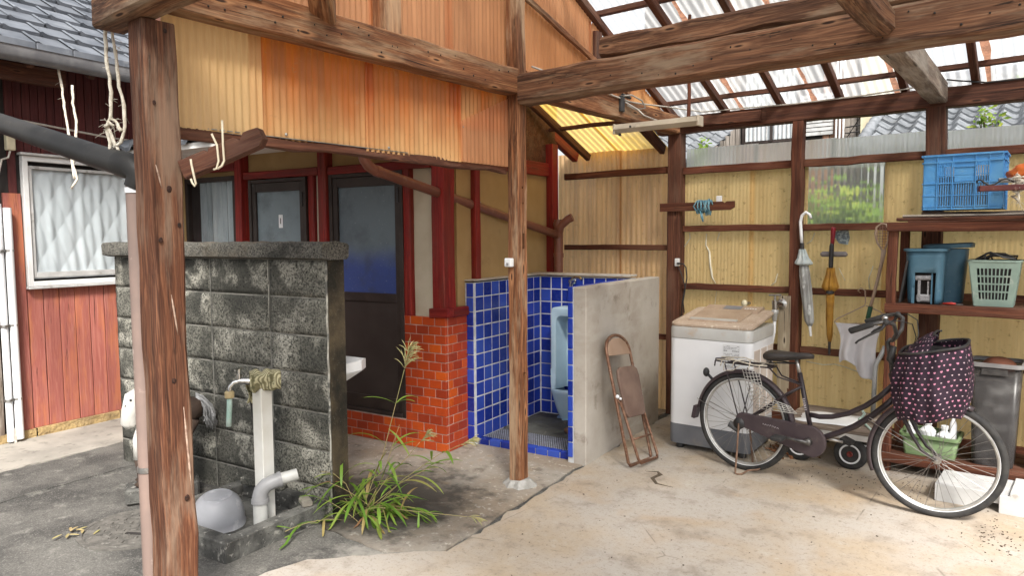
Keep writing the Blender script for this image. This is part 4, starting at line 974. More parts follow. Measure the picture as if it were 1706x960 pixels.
for k in range(4):
    mb = MB(HT); y0 = 1.5 + k * .70
    mb.grid(lambda a, b: (XR + .022 + .012 * mnoise.noise(Vector(((y0 + a * .69) * 9, b * 3, k))), y0 + a * .69, -.05 + b * .125), 26, 6)
    mb.grid(lambda a, b: (XR - .05 + .072 * b + (.012 * mnoise.noise(Vector(((y0 + a * .69) * 9, 3, k))) if b > .9 else 0), y0 + a * .69, .0752), 26, 2)
    obj('foundation_stone', mb, M['oya_stone'], rh, smooth='all')
# window
M['win_white'] = mat('win_white', (.70, .70, .69), (.62, .62, .61), 6, rough=.4, metal=.1, bump=.03, spot=(.48, .47, .44), ssc=9, slo=.62, shi=.8)
wn = obj('window', hbox(XR - .02, XR + .035, 2.89, 3.95, 2.285, 2.33, .003), M['win_white'], rh, label='white aluminium window with an embossed white curtain')
for a in ((2.89, 2.93, 1.26, 2.285), (3.91, 3.95, 1.26, 2.285), (2.93, 3.91, 1.26, 1.30)): obj('frame', hbox(XR - .02, XR + .035, *a, .003), M['win_white'], wn)
for a in ((2.933, 2.962, 1.33, 2.25), (3.88, 3.907, 1.33, 2.25), (2.962, 3.88, 1.33, 1.375), (2.962, 3.88, 2.225, 2.25)): obj('sash', hbox(XR - .005, XR + .02, *a, .002), M['alu_white'], wn)
obj('sill', hbox(XR - .01, XR + .055, 2.88, 3.96, 1.238, 1.258, .003), M['alu_white'], wn)
obj('head_trim', hbox(XR - .01, XR + .06, 2.87, 3.97, 2.332, 2.352, .003), M['alu_white'], wn)
obj('pane', hbox(XR + .016, XR + .020, 2.962, 3.88, 1.375, 2.225), M['glass'], wn)
def curt(a, b):
    # soft gathers with a faint woven honeycomb relief
    y, z = 2.95 + .95 * a, 1.32 + .93 * b; u_ = y / .105; v_ = z / .17
    hexa = abs(math.sin(math.pi * (u_ + .5 * v_))) * abs(math.sin(math.pi * (u_ * .5 - v_ * .5))) ** .7
    return (XR - .012 + .004 * math.sin(a * 44 + 1.2 * math.sin(b * 2)) + .011 * hexa + .003 * math.sin(a * 75 + 2 * math.sin(b * 3)) + .004, y, z)
mb = MB(HT); mb.grid(curt, 120, 60); obj('curtain', mb, M['curtain_white'], wn, smooth='all')
# conduits, meter box, cable on the wall
mb = MB(HT); mb.tube([(XR + .045, 2.69, .02), (XR + .045, 2.69, 1.93)], .026, 10); mb.tube([(XR + .055, 2.752, .03), (XR + .055, 2.752, 1.90)], .030, 10)
obj('conduit', mb, M['plastic_white'], rh, smooth=True)
for y0 in (2.69, 2.752):
    for z in (.35, .95, 1.55): mb = MB(HT); mb.tube([(XR + .05, y0, z), (XR + .05, y0, z + .018)], .035, 10); obj('pipe_clip', mb, M['steel'], rh)
mb = MB(HT); mb.tube([(XR + .05, 2.72, .12), (XR + .06, 2.715, .0), (XR + .08, 2.70, -.02)], .012, 6); obj('cable_tail', mb, M['cable'], rh)
M['ivory'] = mat('ivory', (.62, .57, .40), (.52, .47, .33), 8, rough=.5)
mb = hbox(XR + .0, XR + .05, 2.78, 2.845, 2.36, 2.49, .006); obj('meter_box', mb, M['ivory'], rh)
mb = MB(HT); mb.tube([(XR + .03, 2.81, 2.36), (XR + .035, 2.79, 2.30), (XR + .04, 2.74, 2.28), (XR + .035, 2.70, 2.10), (XR + .04, 2.69, 1.93)], .008, 6)
mb.tube([(XR + .05, 2.68, 2.62), (XR + .06, 3.1, 2.585), (XR + .06, 3.6, 2.545), (XR + .05, 4.2, 2.53)], .009, 6); obj('cable', mb, M['cable'], rh, smooth='all')
# roof
EX = -5.98; EZ = 3.075; RS = .66
mb = MB(HT); mb.prism([(EX, 1.0, EZ), (EX, 1.0, EZ - .05), (-9.5, 1.0, EZ - .05 + RS * 3.52), (-9.5, 1.0, EZ + RS * 3.52)], (0, 6.5, 0)); obj('roof_deck', mb, M['wood_dark'], rh)
for k in range(5):
    mb = MB(HT); yy = 2.35 + k * .455; mb.timber((EX - .03, yy, EZ - .09), (-7.2, yy, EZ - .09 + RS * 1.19), .05, .075, segs=3, seed=620 + k); obj('rafter', mb, M['wood_dark'], rh)
mb = MB(HT); mb.timber((XR + .26, 2.0, 2.94), (XR + .26, 3.12, 2.94), .09, .13, segs=4, seed=630); obj('eave_beam', mb, M['wood_dark'], rh)
ang = math.atan(RS)
def tmx(y_, d):      # d = distance up the slope
    return HT @ Matrix.Translation((EX + .02 - d * math.cos(ang), y_, EZ + .050 + d * math.sin(ang))) @ Matrix.Rotation(R(90), 4, 'Z') @ Matrix.Rotation(ang - R(6.5), 4, 'X')
for j in range(16):
    for i in range(12):
        inst('roof_tile', flat_tile, tmx(1.35 + (i + .5 * (j % 2)) * .268 + rnd.gauss(0, .003), j * .242) @ Matrix.Rotation(rnd.gauss(0, .012), 4, 'Y'), rh)
ap = MB().box((0, -.012, -.035), (.262, .022, .115), None, .004).mesh('eave_tile'); ap.materials.append(M['roof_tile'])
for i in range(11): inst('eave_tile', ap, HT @ Matrix.Translation((EX + .005, 1.35 + i * .268, EZ + .045)) @ Matrix.Rotation(R(90), 4, 'Z'), rh)
M['gutter_dark'] = mat('gutter_dark', (.11, .11, .115), (.16, .16, .165), 8, rough=.32, bump=.03)
gp = [(-.058, .05), (-.054, -.012), (-.03, -.045), (0, -.055), (.03, -.045), (.054, -.012), (.058, .05), (.066, .055), (.052, .055), (.046, -.01), (.026, -.038), (0, -.047), (-.026, -.038), (-.047, -.01), (-.05, .05)]
mb = MB(HT); mb.prism([(EX + .055 + a, 1.0, EZ - .06 + b) for a, b in gp], (0, 2.85, 0)); obj('gutter', mb, M['gutter_dark'], rh, smooth=True)
mb = MB(HT); mb.tube([(EX + .02, 3.62, 3.0), (EX + .02, 3.62, 2.93), (EX + .03, 3.60, 2.885), (EX + .045, 3.575, 2.88), (EX + .05, 3.555, 2.90), (EX + .05, 3.55, 2.93)], .011, 8); obj('wire_hook', mb, M['plastic_white'], rh, smooth='all')

# view-plane helper for hanging/tall slender things: u metres to the right, z up, about a world point
RT = Vector((math.cos(R(38.086)), math.sin(R(38.086)), 0)); FW = Vector((-RT.y, RT.x, 0))
def side_pt(base, u, z, d=0): return Vector((base[0], base[1], 0)) + RT * u + FW * d + Vector((0, 0, z))
def rope(name, paths, r_, label, cat, fray=0, mat_='rope_white', seed=1):
    rr = random.Random(seed); mb = MB()
    for pts in paths:
        pts = [Vector(p) for p in pts]; out = []
        for a, b in zip(pts, pts[1:]):
            n = max(2, int((b - a).length / .03))
            for i in range(n): out.append(a.lerp(b, i / n) + Vector((rr.gauss(0, .0015), rr.gauss(0, .0015), 0)))
        out.append(pts[-1]); mb.tube(out, [r_ * rr.uniform(.85, 1.2) for _ in out], 6)
        for i in range(fray):
            p = rr.choice(out); q_ = p + Vector((rr.gauss(0, .02), rr.gauss(0, .02), rr.gauss(-.005, .02))); mb.tube([p, p.lerp(q_, .5) + Vector((0, 0, .004)), q_], .0009, 3)
    return obj(name, mb, M[mat_], smooth='all', label=label, cat=cat)
B_ = (-3.085, 1.30); k = 1 / 405.0
def rp(px, py, d=0): return side_pt(B_, (px - 181.5) * k, 2.493 - (py - 47) * k * .99, d)
rope('rope', [[rp(184, 20), rp(182, 48), rp(181, 100), rp(186, 150), rp(183, 192), rp(178, 200), rp(176, 215), rp(181, 232), rp(178, 252)],
              [rp(187, 30, .02), rp(189, 60, .02), rp(194, 110, .02), rp(195, 140, .02), rp(202, 170, .02), rp(204, 205, .01), rp(199, 232), rp(186, 240)],
              [rp(183, 193), rp(190, 196), rp(197, 208), rp(200, 214)], [rp(177, 203), rp(184, 220), rp(188, 236), rp(194, 248)], [rp(176, 208, -.01), rp(183, 199, -.01), rp(190, 206, -.01)]],
     .0068, 'frayed white rope with a knotted loop hanging left of the foreground post', 'rope', 14)
E_ = Wh(EX - .02, 2.985); k2 = 1 / 181.0
def rq(px, py): return side_pt(E_, (px - 68) * k2, 3.03 - (py - 98) * k2)
rope('rope', [[rq(68, 96), rq(73, 125), rq(76, 160), rq(80, 195), rq(83, 240), rq(85, 262)], [rq(89, 130), rq(88, 155), rq(92, 180), rq(90, 205), rq(84, 240), rq(89, 262), rq(80, 276)]],
     .0095, 'plain white rope doubled over and hanging below the eave of the red house', 'rope', 6, seed=4)

# ================================================================== pipes on the foreground post
M['pipe_dark'] = mat('pipe_dark', (.020, .0195, .019), (.034, .032, .030), 5, rough=.48, bump=.08, spec=.25, spot=(.06, .056, .052), ssc=14, slo=.6, shi=.75)
M['pipe_pale'] = mat('pipe_pale', (.25, .18, .152), (.205, .15, .13), 4, rough=.55, bump=.06, spot=(.40, .32, .28), ssc=7)
lpp = thing('gutter_pipe', 'dark sloping rain pipe joined to a pale downpipe strapped beside the foreground post', 'pipe', (-2.91, 1.34, 0))
mb = MB(); mb.tube([(-6.2, 1.30, 2.655), (-5.0, 1.30, 2.39), (-3.2, 1.30, 1.99), (-2.965, 1.315, 1.94)], .05, 18); obj('sloping_pipe', mb, M['pipe_dark'], lpp, smooth=True)
mb = MB(); mb.tube([(-3.02, 1.31, 1.952), (-2.95, 1.32, 1.935), (-2.915, 1.335, 1.90), (-2.934, 1.322, 1.85)], [.054, .054, .05, .044], 16); obj('elbow', mb, M['pipe_dark'], lpp, smooth=True)
mb = MB(); mb.tube([(-2.934, 1.322, 1.86), (-2.934, 1.322, .02)], .036, 16); obj('downpipe', mb, M['pipe_pale'], lpp, smooth=True)
for z in (.70, 1.83):
    mb = MB(); mb.tube([(-2.934, 1.322, z), (-2.934, 1.322, z + .022)], .040, 16); mb.box((-2.93, 1.33, z + .011), (.05, .03, .022)); obj('strap', mb, M['steel' if z < 1 else 'plastic_white'], lpp, smooth=True)
# white wire hooks on the bracket arm
M['hook_white'] = mat('hook_white', (.66, .60, .46), (.55, .48, .36), 20, rough=.5)
def ba(px, py, d=0):
    d = -.035 if d < -.07 else -.03; s_ = (2.80 + d) / 2.80
    return side_pt((-2.75, 1.40), ((px - 853) * s_ + 550) / 423.6, 1.65 + (.25 + (283 - py) / 423.6) * s_, d)
def hook(pts, label): mb = MB(); mb.tube(pts, .0042, 8); obj('wire_hook', mb, M['hook_white'], smooth='all', label=label, cat='hook', group='wire hooks on the bracket arm')
hook([ba(326, 259, -.09), ba(327, 268, -.09), ba(331, 290, -.085), ba(333, 299, -.085), ba(331, 303, -.085), ba(327, 298, -.085), ba(325, 291, -.085)], 'white wire hook hanging lowest below the dark bracket arm, nearest the foreground post')
hook([ba(362, 218, -.1), ba(365, 225, -.1), ba(370, 236, -.09), ba(372, 262, -.06), ba(368, 275, -.06), ba(363, 276, -.06)], 'short white wire hook leaning left on top of the bracket arm')
hook([ba(380, 196, -.1), ba(380, 220, -.1), ba(380, 236, -.1), ba(381, 262, -.07), ba(377, 270, -.07), ba(370, 275, -.07)], 'tall white wire hook standing upright on the bracket arm')

# ================================================================== WASH PLACE
M['trough_conc'] = mat('trough_conc', (.14, .137, .125), (.055, .054, .050), 7, .35, .62, .95, bump=.8, bsc=80, bdist=.008, spot=(.26, .25, .225), ssc=26, slo=.58, shi=.68, spot2=(.03, .03, .028), s2sc=70)
mb = MB(HT); x0, x1, y0, y1, t, hh = -3.82, -3.07, 2.215, 2.895, .085, .105
for a in ((x0, x1, y0, y0 + t, -.05, hh), (x1 - t, x1, y0 + t, y1, -.05, hh - .002), (x0, x0 + t, y0 + t, y1, -.05, hh), (x0 + t, x1 - t, y0 + t, y1, -.05, .028), (x0 + t, x1 - t, y1 - .06, y1, .028, hh + .02)): mb.b2(*a, .006)
tr = obj('wash_trough', mb, M['trough_conc'], bevel=0, label='low grey concrete trough on the ground in front of the block wall', cat='trough')
mb = MB(HT); mb.tube([(-3.25 + .034 * math.cos(a * .45), 2.375 + .034 * math.sin(a * .45), .038) for a in range(14)], .006, 8, closed=True); mb.lathe([(.03, .030), (.03, .034)], 14, (-3.25, 2.375, 0)); obj('drain_ring', mb, M['steel'], smooth=True, label='thin metal drain ring on the floor of the concrete trough', cat='drain')
for k_, (x, y, s_, lab) in enumerate(((-3.62, 2.84, (.16, .09, .05), 'flat broken slab on the left rear rim of the trough behind the basin'), (-3.43, 2.85, (.10, .07, .03), 'thin grey shard on the rear rim of the trough beside the standpipe'))):
    mb = MB(HT); mb.box((x, y, .125 + s_[2] / 2), s_, Matrix.Rotation(.3 * k_ + .2, 4, 'Z'), .008); obj('stone_shard', mb, M['block'], label=lab, cat='stone')
mb = MB(HT); mb.box((-3.13, 2.80, .103 + .018), (.105, .06, .036), Matrix.Rotation(R(-28), 4, 'Z'), .008); obj('stone_chip', mb, mat('chip', (.27, .25, .21), (.19, .17, .14), 12, rough=.9, bump=.5), label='small pale stone block on the right rim of the concrete trough', cat='stone')
# basin upside down
M['basin'] = mat('basin', (.29, .295, .315), (.245, .25, .265), 4, rough=.42, bump=.05, spot=(.38, .38, .40), ssc=7)
bs = thing('wash_basin', 'grey plastic wash basin lying upside down in the concrete trough', 'basin', tuple(Wh(-3.475, 2.47, .03)), 0)
cb = Wh(-3.475, 2.47, .03); axb = Vector((.10, -.06, 1)).normalized()
mb = MB(); mb.lathe([(.140, .0), (.147, .003), (.147, .012), (.142, .014), (.141, .05), (.137, .085), (.128, .118), (.113, .147), (.096, .165), (.082, .1735), (.078, .1752), (.074, .1765), (.05, .1785), (.001, .179)], 40, cb, axb, caps=False); obj('bowl', mb, M['basin'], bs, smooth='all')
mb = MB(); mb.lathe([(.0805, .1740), (.0800, .1785), (.0765, .1790), (.075, .1765)], 36, cb, axb, caps=False); obj('foot_ring', mb, M['basin'], bs, smooth='all')
# standpipe
sp_ = thing('standpipe', 'white square standpipe with a brass tap in the concrete trough', 'standpipe', tuple(Wh(-3.31, 2.665, .028)), HA)
M['post_cover'] = mat('post_cover', (.68, .67, .63), (.58, .56, .50), 4, rough=.45, bump=.05, spot=(.55, .33, .12), ssc=5, slo=.62, shi=.74)
mb = MB(HT); mb.b2(-3.35, -3.272, 2.625, 2.703, .028, .80, .004); obj('post_cover', mb, M['post_cover'], sp_)
tb = Wh(-3.31, 2.664, 0); od = (RT * -.93 + FW * -.37).normalized()
def tp_(a, z, s_=0): return Vector((tb.x, tb.y, 0)) + od * a + Vector((-od.y, od.x, 0)) * s_ + Vector((0, 0, z))
mb = MB(); mb.tube([tp_(-.06, .835), tp_(.03, .835), tp_(.09, .842), tp_(.125, .845)], [.024, .024, .02, .017], 12); mb.tube([tp_(.115, .845), tp_(.15, .838), tp_(.17, .815), tp_(.173, .785)], [.015, .013, .012, .012], 10); mb.tube([tp_(.12, .85), tp_(.12, .885)], .014, 10)
mb.tube([tp_(.0, .79), tp_(.0, .84)], .02, 10)
obj('tap', mb, M['chrome'], sp_, smooth=True)
mb = MB(); mb.tube([tp_(.12, .88), tp_(.12, .915)], .008, 8); mb.tube([tp_(.10, .912, -.035), tp_(.12, .918), tp_(.14, .912, .035)], .006, 8); obj('tap_handle', mb, M['chrome'], sp_, smooth=True)
M['collar'] = mat('collar', (.45, .36, .20), (.35, .27, .14), 20, rough=.6); M['hose_green'] = mat('hose_green', (.28, .42, .36), (.45, .55, .50), 8, rough=.4)
mb = MB(); mb.lathe([(.02, 0), (.026, .004), (.026, .034), (.02, .04)], 14, tp_(.173, .752)); obj('hose_collar', mb, M['collar'], sp_, smooth=True)
mb = MB(); mb.tube([tp_(.173, .765), tp_(.175, .71), tp_(.18, .64), tp_(.183, .592)], .0145, 12); obj('tap_hose', mb, M['hose_green'], sp_, smooth='all')
mb = MB(); mb.tube([tp_(.03, .825, -.05), tp_(.055, .74, -.06), tp_(.045, .62, -.07), tp_(.01, .53, -.08), tp_(-.03, .42, -.09)], .014, 10); obj('black_hose', mb, M['black_rubber'], sp_, smooth='all')
# rag on the tap
q = N('rag'); v = q.coord('gc'); wv = q.n('TexWave'); wv.wave_type = 'BANDS'; wv.bands_direction = 'X'; q.t.links.new(v, wv.inputs['Vector']); wv.inputs['Scale'].default_value = 26; wv.inputs['Distortion'].default_value = 2
col = q.mix(q.ramp(wv.outputs['Fac'], .3, .7), C4((.17, .15, .085)), C4((.42, .39, .25))); col = q.mix(q.ramp(q.noise(v, 14, 5, .7), .5, .65), col, C4((.09, .085, .045)))
M['rag'] = q.done(q.prin(col, .95, 0, q.bump(q.noise(v, 120, 4), .6, .006), .15))
mb = MB()
def rag_f(a, b):
    th = (a - .5) * 4.6; rr_ = .056 + .020 * mnoise.noise(Vector((a * 5, b * 4, 1))) + .003 * math.sin(b * 21 + a * 9)
    ax_ = -.10 + .165 * b
    p = tp_(ax_, .838 + rr_ * math.cos(th) * (1 if abs(th) < 1.7 else 1.25), rr_ * 1.05 * math.sin(th)); return p
mb.grid(rag_f, 30, 26)
def rag_t(a, b): return tp_(.045 + .035 * a + .008 * math.sin(b * 7), .84 - .13 * b + .01 * mnoise.noise(Vector((a * 5, b * 5, 8))), -.035 - .012 * math.sin(b * 5) + .012 * math.sin(a * 9))
mb.grid(rag_t, 8, 12)
rg_ = obj('rag', mb, M['rag'], smooth='all', label='dirty striped rag wrapped round the tap on the standpipe', cat='rag'); rg_.modifiers.new('s', 'SOLIDIFY').thickness = .004
# grey drain elbow
M['pvc'] = mat('pvc', (.26, .26, .265), (.21, .21, .215), 6, rough=.4, bump=.03); M['pvc_white'] = mat('pvc_white', (.50, .50, .48), (.40, .40, .38), 5, rough=.4, spot=(.40, .37, .30), ssc=6, slo=.62, shi=.8)
el = thing('drain_elbow', 'pvc pipe with a grey elbow standing in the trough beside the white standpipe', 'pipe', tuple(Wh(-3.245, 2.575, .028)), 0)
c0 = Wh(-3.245, 2.575, 0); hd_ = (RT * .9 + FW * .43).normalized()
def ep(a, z): return Vector((c0.x, c0.y, 0)) + hd_ * a + Vector((0, 0, z))
mb = MB(); mb.tube([ep(0, .028), ep(0, .19)], .040, 18); mb.tube([ep(.10, .283), ep(.205, .298)], .034, 18); obj('pipe', mb, M['pvc_white'], el, smooth=True)
mb = MB(); mb.tube([ep(0, .17), ep(0, .20), ep(.008, .235), ep(.035, .262), ep(.07, .274), ep(.115, .284)], [.047, .044, .042, .041, .041, .041], 18); mb.tube([ep(0, .168), ep(0, .19)], .049, 18); mb.tube([ep(.098, .281), ep(.118, .284)], .045, 18); obj('elbow', mb, M['pvc'], el, smooth=True)
mb = MB(); mb.tube([ep(.2048, .298), ep(.2056, .2981)], .028, 16); obj('bore', mb, M['void'], el)
# washbasin hung on the back of the block wall
sk = thing('wall_sink', 'white plastic sink jutting out behind the right end of the block wall', 'sink', tuple(Wh(-3.4, 3.2, .7)), HA)
def ring(s_, z, dy): return [(-3.40 + s_ * .22 * a, 3.05 + (b + 1) / 2 * .37 * dy, z) for a, b in ((-1, -1), (1, -1), (1, .55), (.8, 1), (-.8, 1), (-1, .55))]
rg = [ring(.62, .70, .45), ring(.96, .785, .95), ring(1.0, .80, 1.0), ring(1.0, .86, 1.0), ring(.93, .86, .93), ring(.85, .80, .84), ring(.6, .73, .5)]
mb = MB(HT); vs = [p for r_ in rg for p in r_]; fs = [(j * 6 + i, j * 6 + (i + 1) % 6, (j + 1) * 6 + (i + 1) % 6, (j + 1) * 6 + i) for j in range(6) for i in range(6)] + [tuple(range(5, -1, -1)), tuple(36 + i for i in range(6))]
mb.add(vs, fs); obj('bowl', mb, M['plastic_white'], sk)
mb = MB(HT); mb.tube([(-3.42, 3.2, .70), (-3.42, 3.2, .45), (-3.42, 3.1, .40), (-3.42, 3.06, .40)], .018, 8); obj('waste_pipe', mb, M['pvc'], sk, smooth='all')
# toy horse behind the post
hc = Vector((-4.475, 2.15, 0)); hdv = Vector((-.447, -.894, 0)); hsv = Vector((-.894, .447, 0))
ho = thing('toy_horse', 'white faced toy horse with grey yarn tail half hidden behind the foreground post', 'toy horse', tuple(hc), 0)
def H(a, s_, z): return hc + hdv * a + hsv * s_ + Vector((0, 0, z))
M['horse_dark'] = mat('horse_dark', (.045, .03, .024), (.075, .05, .035), 9, rough=.8, bump=.3, bsc=120); M['horse_white'] = mat('horse_white', (.72, .70, .66), (.62, .60, .55), 8, rough=.75, bump=.2, bsc=90); M['yarn'] = mat('yarn', (.40, .40, .40), (.26, .26, .26), 20, rough=.95, bump=.5)
mb = MB(); mb.tube([H(-.19, 0, .50), H(-.17, 0, .54), H(-.08, 0, .545), H(.03, 0, .54), H(.10, 0, .55), H(.125, 0, .58)], [.03, .085, .10, .095, .085, .05], 14); obj('body', mb, M['horse_dark'], ho, smooth='all')
mb = MB(); mb.tube([H(.08, 0, .56), H(.12, 0, .645), H(.15, 0, .685), H(.175, 0, .66), H(.205, 0, .57), H(.215, 0, .50), H(.205, 0, .475)], [.06, .058, .06, .062, .052, .048, .03], 14); obj('head', mb, M['horse_white'], ho, smooth='all')
for s_ in (-1, 1):
    mb = MB(); mb.tube([H(.155, .03 * s_, .69), H(.145, .04 * s_, .72), H(.13, .04 * s_, .74)], [.018, .016, .004], 8); obj('ear', mb, M['horse_white'], ho, smooth='all')
    mb = MB(); mb.ball(H(.195, -.05 * s_, .655), .011, 8, 6); obj('eye', mb, M['black_plastic'], ho, smooth='all')
    for a in (.12, -.15):
        mb = MB(); mb.tube([H(a, .05 * s_, .50), H(a + .045, .05 * s_, .40), H(a + .05, .05 * s_, .28)], [.045, .034, .028], 10); lg = obj('leg', mb, M['horse_white' if a > 0 else 'horse_dark'], ho, smooth='all')
        mb = MB(); mb.tube([H(a + .05, .05 * s_, .29), H(a + .04, .05 * s_, .20), H(a + .04, .05 * s_, .135), H(a + .05, .05 * s_, .11)], [.027, .022, .022, .032], 10); obj('hoof', mb, M['horse_dark'], lg, smooth='all')
mb = MB(); rr = random.Random(3)
for i in range(80):
    o_ = rr.uniform(-.035, .035); e_ = rr.uniform(-.025, .035); mb.tube([H(-.17, o_ * .4, .635 + rr.uniform(-.015, .02)), H(-.20 - e_ * .5, o_ + rr.gauss(0, .005), .615 + rr.gauss(0, .008)), H(-.235 - e_, o_ * 1.4 + rr.gauss(0, .006), .56), H(-.24 - e_ + rr.gauss(0, .008), o_ * 1.5 + rr.gauss(0, .008), .51), H(-.245 - e_ + rr.gauss(0, .010), o_ * 1.5 + rr.gauss(0, .012), rr.uniform(.41, .50))], .0026, 4)
obj('tail', mb, M['yarn'], ho, kind='stuff', smooth='all')
mb = MB(); mb.tube([H(.228, -.045, .625), H(.232, -.03, .60)], .003, 5); mb.tube([H(.225, -.042, .515), H(.245, -.02, .51), H(.252, 0, .512)], .003, 5); obj('face_line', mb, M['black_plastic'], ho)
mb = MB(); mb.box(H(.04, 0, .052), (.17, .42, .10), Matrix.Rotation(math.atan2(-hdv.x, hdv.y), 4, 'Z'), .012); obj('kerb_block', mb, M['trough_conc'], label='rough concrete block lying under the hooves of the toy horse', cat='block')
# manhole
M['manhole'] = mat('manhole', (.085, .08, .072), (.15, .14, .125), 16, rough=.7, bump=.8, bsc=60, metal=.1, spot=(.22, .21, .19), ssc=30)
mc = Vector((-4.13, 1.79, 0)); mb = MB(); mb.lathe([(.30, -.004), (.30, .006), (.275, .006), (.272, .001), (.266, .001), (.264, .008), (.0, .009)], 48, mc, caps=False)
mh = thing('manhole_cover', 'round cast manhole cover set in the dark asphalt left of the foreground post', 'manhole cover', tuple(mc))
obj('cover', mb, M['manhole'], mh, smooth=True)
mb = MB()
for i in range(-6, 7):
    for j in range(-6, 7):
        if i * i + j * j < 34 and (i + j) % 2 == 0: mb.box((mc.x + i * .038, mc.y + j * .038, .0105), (.03, .012, .005), Matrix.Rotation(R(45 if (i % 2) else -45), 4, 'Z'))
obj('tread', mb, M['manhole'], mh, kind='stuff')
mb = MB(); mb.box((mc.x + .10, mc.y - .06, .0125), (.11, .02, .004), Matrix.Rotation(R(30), 4, 'Z')); obj('key_slot', mb, M['void'], mh)
# weeds
M['leaf'] = None
q = N('leaf'); oi = q.n('ObjectInfo'); cr = q.n('ValToRGB'); q.t.links.new(oi.outputs['Random'], cr.inputs[0]); e = cr.color_ramp.elements; e[0].color = C4((.10, .20, .025)); e[1].color = C4((.30, .24, .09))
for p_, c_ in ((.3, (.15, .27, .035)), (.6, (.20, .33, .05)), (.86, (.27, .33, .07)), (.93, (.36, .30, .11)), (.97, (.30, .15, .08))): x_ = e.new(p_); x_.color = C4(c_)
p = q.prin(cr.outputs[0], .45, 0, None, .4); t_ = q.n('BsdfTranslucent'); q.set(t_, 'Color', cr.outputs[0]); M['leaf'] = q.done(q.mixs(.3, p, t_.outputs[0]))
M['straw'] = mat('straw', (.26, .24, .10), (.32, .24, .12), 10, rough=.7); M['seed'] = mat('seed', (.28, .29, .13), (.38, .32, .15), 30, rough=.8)
WB = (-3.27, 2.66)
wd = thing('weed_clump', 'clump of green grassy weeds with drooping seed heads at the foot of the block wall', 'weeds', (WB[0], WB[1], 0))
rr = random.Random(21)
def blade(mb, p, d, L, wd_, droop, n=7):
    d = d.normalized(); sd_ = d.cross(Vector((0, 0, 1))); sd_ = sd_.normalized() if sd_.length > .01 else Vector((1, 0, 0)); vs = []; fs = []; pos = p.copy(); dr = d.copy()
    for i in range(n + 1):
        t = i / n; w_ = wd_ * (math.sin(math.pi * (t * .86 + .08)) ** .75) * (1 if t < .95 else .2)
        vs += [pos - sd_ * w_ + Vector((0, 0, w_ * .4)), pos, pos + sd_ * w_ + Vector((0, 0, w_ * .4))]
        dr = (dr + Vector((0, 0, -droop / n))).normalized(); pos = pos + dr * (L / n)
        if pos.z < .012: pos.z = .012
    for i in range(n):
        for j in (0, 1): fs.append((i * 3 + j, i * 3 + j + 1, (i + 1) * 3 + j + 1, (i + 1) * 3 + j))
    mb.add(vs, fs)
stems = []
def wpt(u, z, d=0): return side_pt(WB, u, z, d)
px = 1 / 289.0
long_st = [((585, 850), (625, 745), (650, 650), (662, 605), 0), ((590, 850), (622, 790), (640, 735), (652, 700), 0), ((590, 850), (630, 790), (672, 745), (690, 722), -.1), ((600, 850), (660, 790), (720, 745), (757, 725), -.12), ((600, 855), (650, 838), (700, 834), (770, 832), -.25), ((580, 850), (560, 800), (540, 780), (520, 775), -.05), ((590, 850), (650, 800), (700, 770), (720, 765), -.1)]
for pts in long_st:
    d = pts[-1]; P_ = [wpt((a - 575) * px, max(.015, (858 - b) * px), d * i / 3) for i, (a, b) in enumerate(pts[:-1])]
    # smooth the stem through its control points
    out = []
    for i in range(len(P_) - 1):
        for s_ in range(4): out.append(P_[i].lerp(P_[i + 1], s_ / 4))
    out.append(P_[-1]); stems.append(out)
    mb = MB(); mb.tube(out, [.0028 * (1 - .5 * i / len(out)) for i in range(len(out))], 6); obj('stalk', mb, M['straw'], wd, smooth='all')
for i in range(15):
    a = rr.uniform(0, 6.28); L = rr.uniform(.16, .42); b0 = Vector((WB[0] + rr.gauss(0, .07), WB[1] + rr.gauss(0, .05), .0)); d0 = RT * rr.gauss(.30, .55) + FW * rr.gauss(-.25, .35) + Vector((0, 0, rr.uniform(.25, 1.0)))
    out = [b0]; dr = d0.normalized()
    for s_ in range(8): dr = (dr + Vector((0, 0, -.07))).normalized(); pn = out[-1] + dr * L / 8; pn.z = max(pn.z, .015); out.append(pn)
    stems.append(out); mb = MB(); mb.tube(out, .0020, 5); obj('stalk', mb, M['straw'], wd, smooth='all')
nl = 0
for si, out in enumerate(stems):
    cnt = 7 if si < 7 else 7
    for i in range(cnt):
        t = (.04 + .70 * (i + rr.random()) / cnt) if si < 7 else (.1 + .9 * (i + rr.random()) / cnt)
        if si == 0 and t > .45: t = rr.choice((.62, .30, .15))
        k_ = min(len(out) - 2, int(t * (len(out) - 1))); p_ = out[k_].lerp(out[k_ + 1], t * (len(out) - 1) - k_)
        ax_ = (out[k_ + 1] - out[k_]).normalized(); side_ = Vector((rr.gauss(0, 1), rr.gauss(0, 1), rr.gauss(0, .35))); d_ = ax_ * .75 + side_.normalized() * .75
        mb = MB(); blade(mb, p_, d_, rr.uniform(.13, .28), rr.uniform(.006, .0115), rr.uniform(.5, 1.6)); obj('leaf', mb, M['leaf'], wd, smooth='all'); nl += 1
def panicle(p, d, L, n, seed, droop=1.0):
    r_ = random.Random(seed); mb = MB()
    for i in range(n):
        t = r_.random() ** .8; b = p + d * (L * .55 * t); dd_ = (d + Vector((r_.gauss(0, .35), r_.gauss(0, .35), r_.gauss(.05, .25)))).normalized(); l = L * r_.uniform(.35, .75) * (1 - .4 * t); pts = [b]
        for s_ in range(5): dd_ = (dd_ + Vector((0, 0, -.17 * droop)) + RT * .05).normalized(); pts.append(pts[-1] + dd_ * l / 5)
        mb.tube(pts, [.0008, .0012, .0022, .0024, .002, .0006], 4)
    obj('seed_head', mb, M['seed'], wd, kind='stuff', smooth='all')
panicle(stems[0][-1], (stems[0][-1] - stems[0][-3]).normalized(), .22, 40, 1, 1.4)
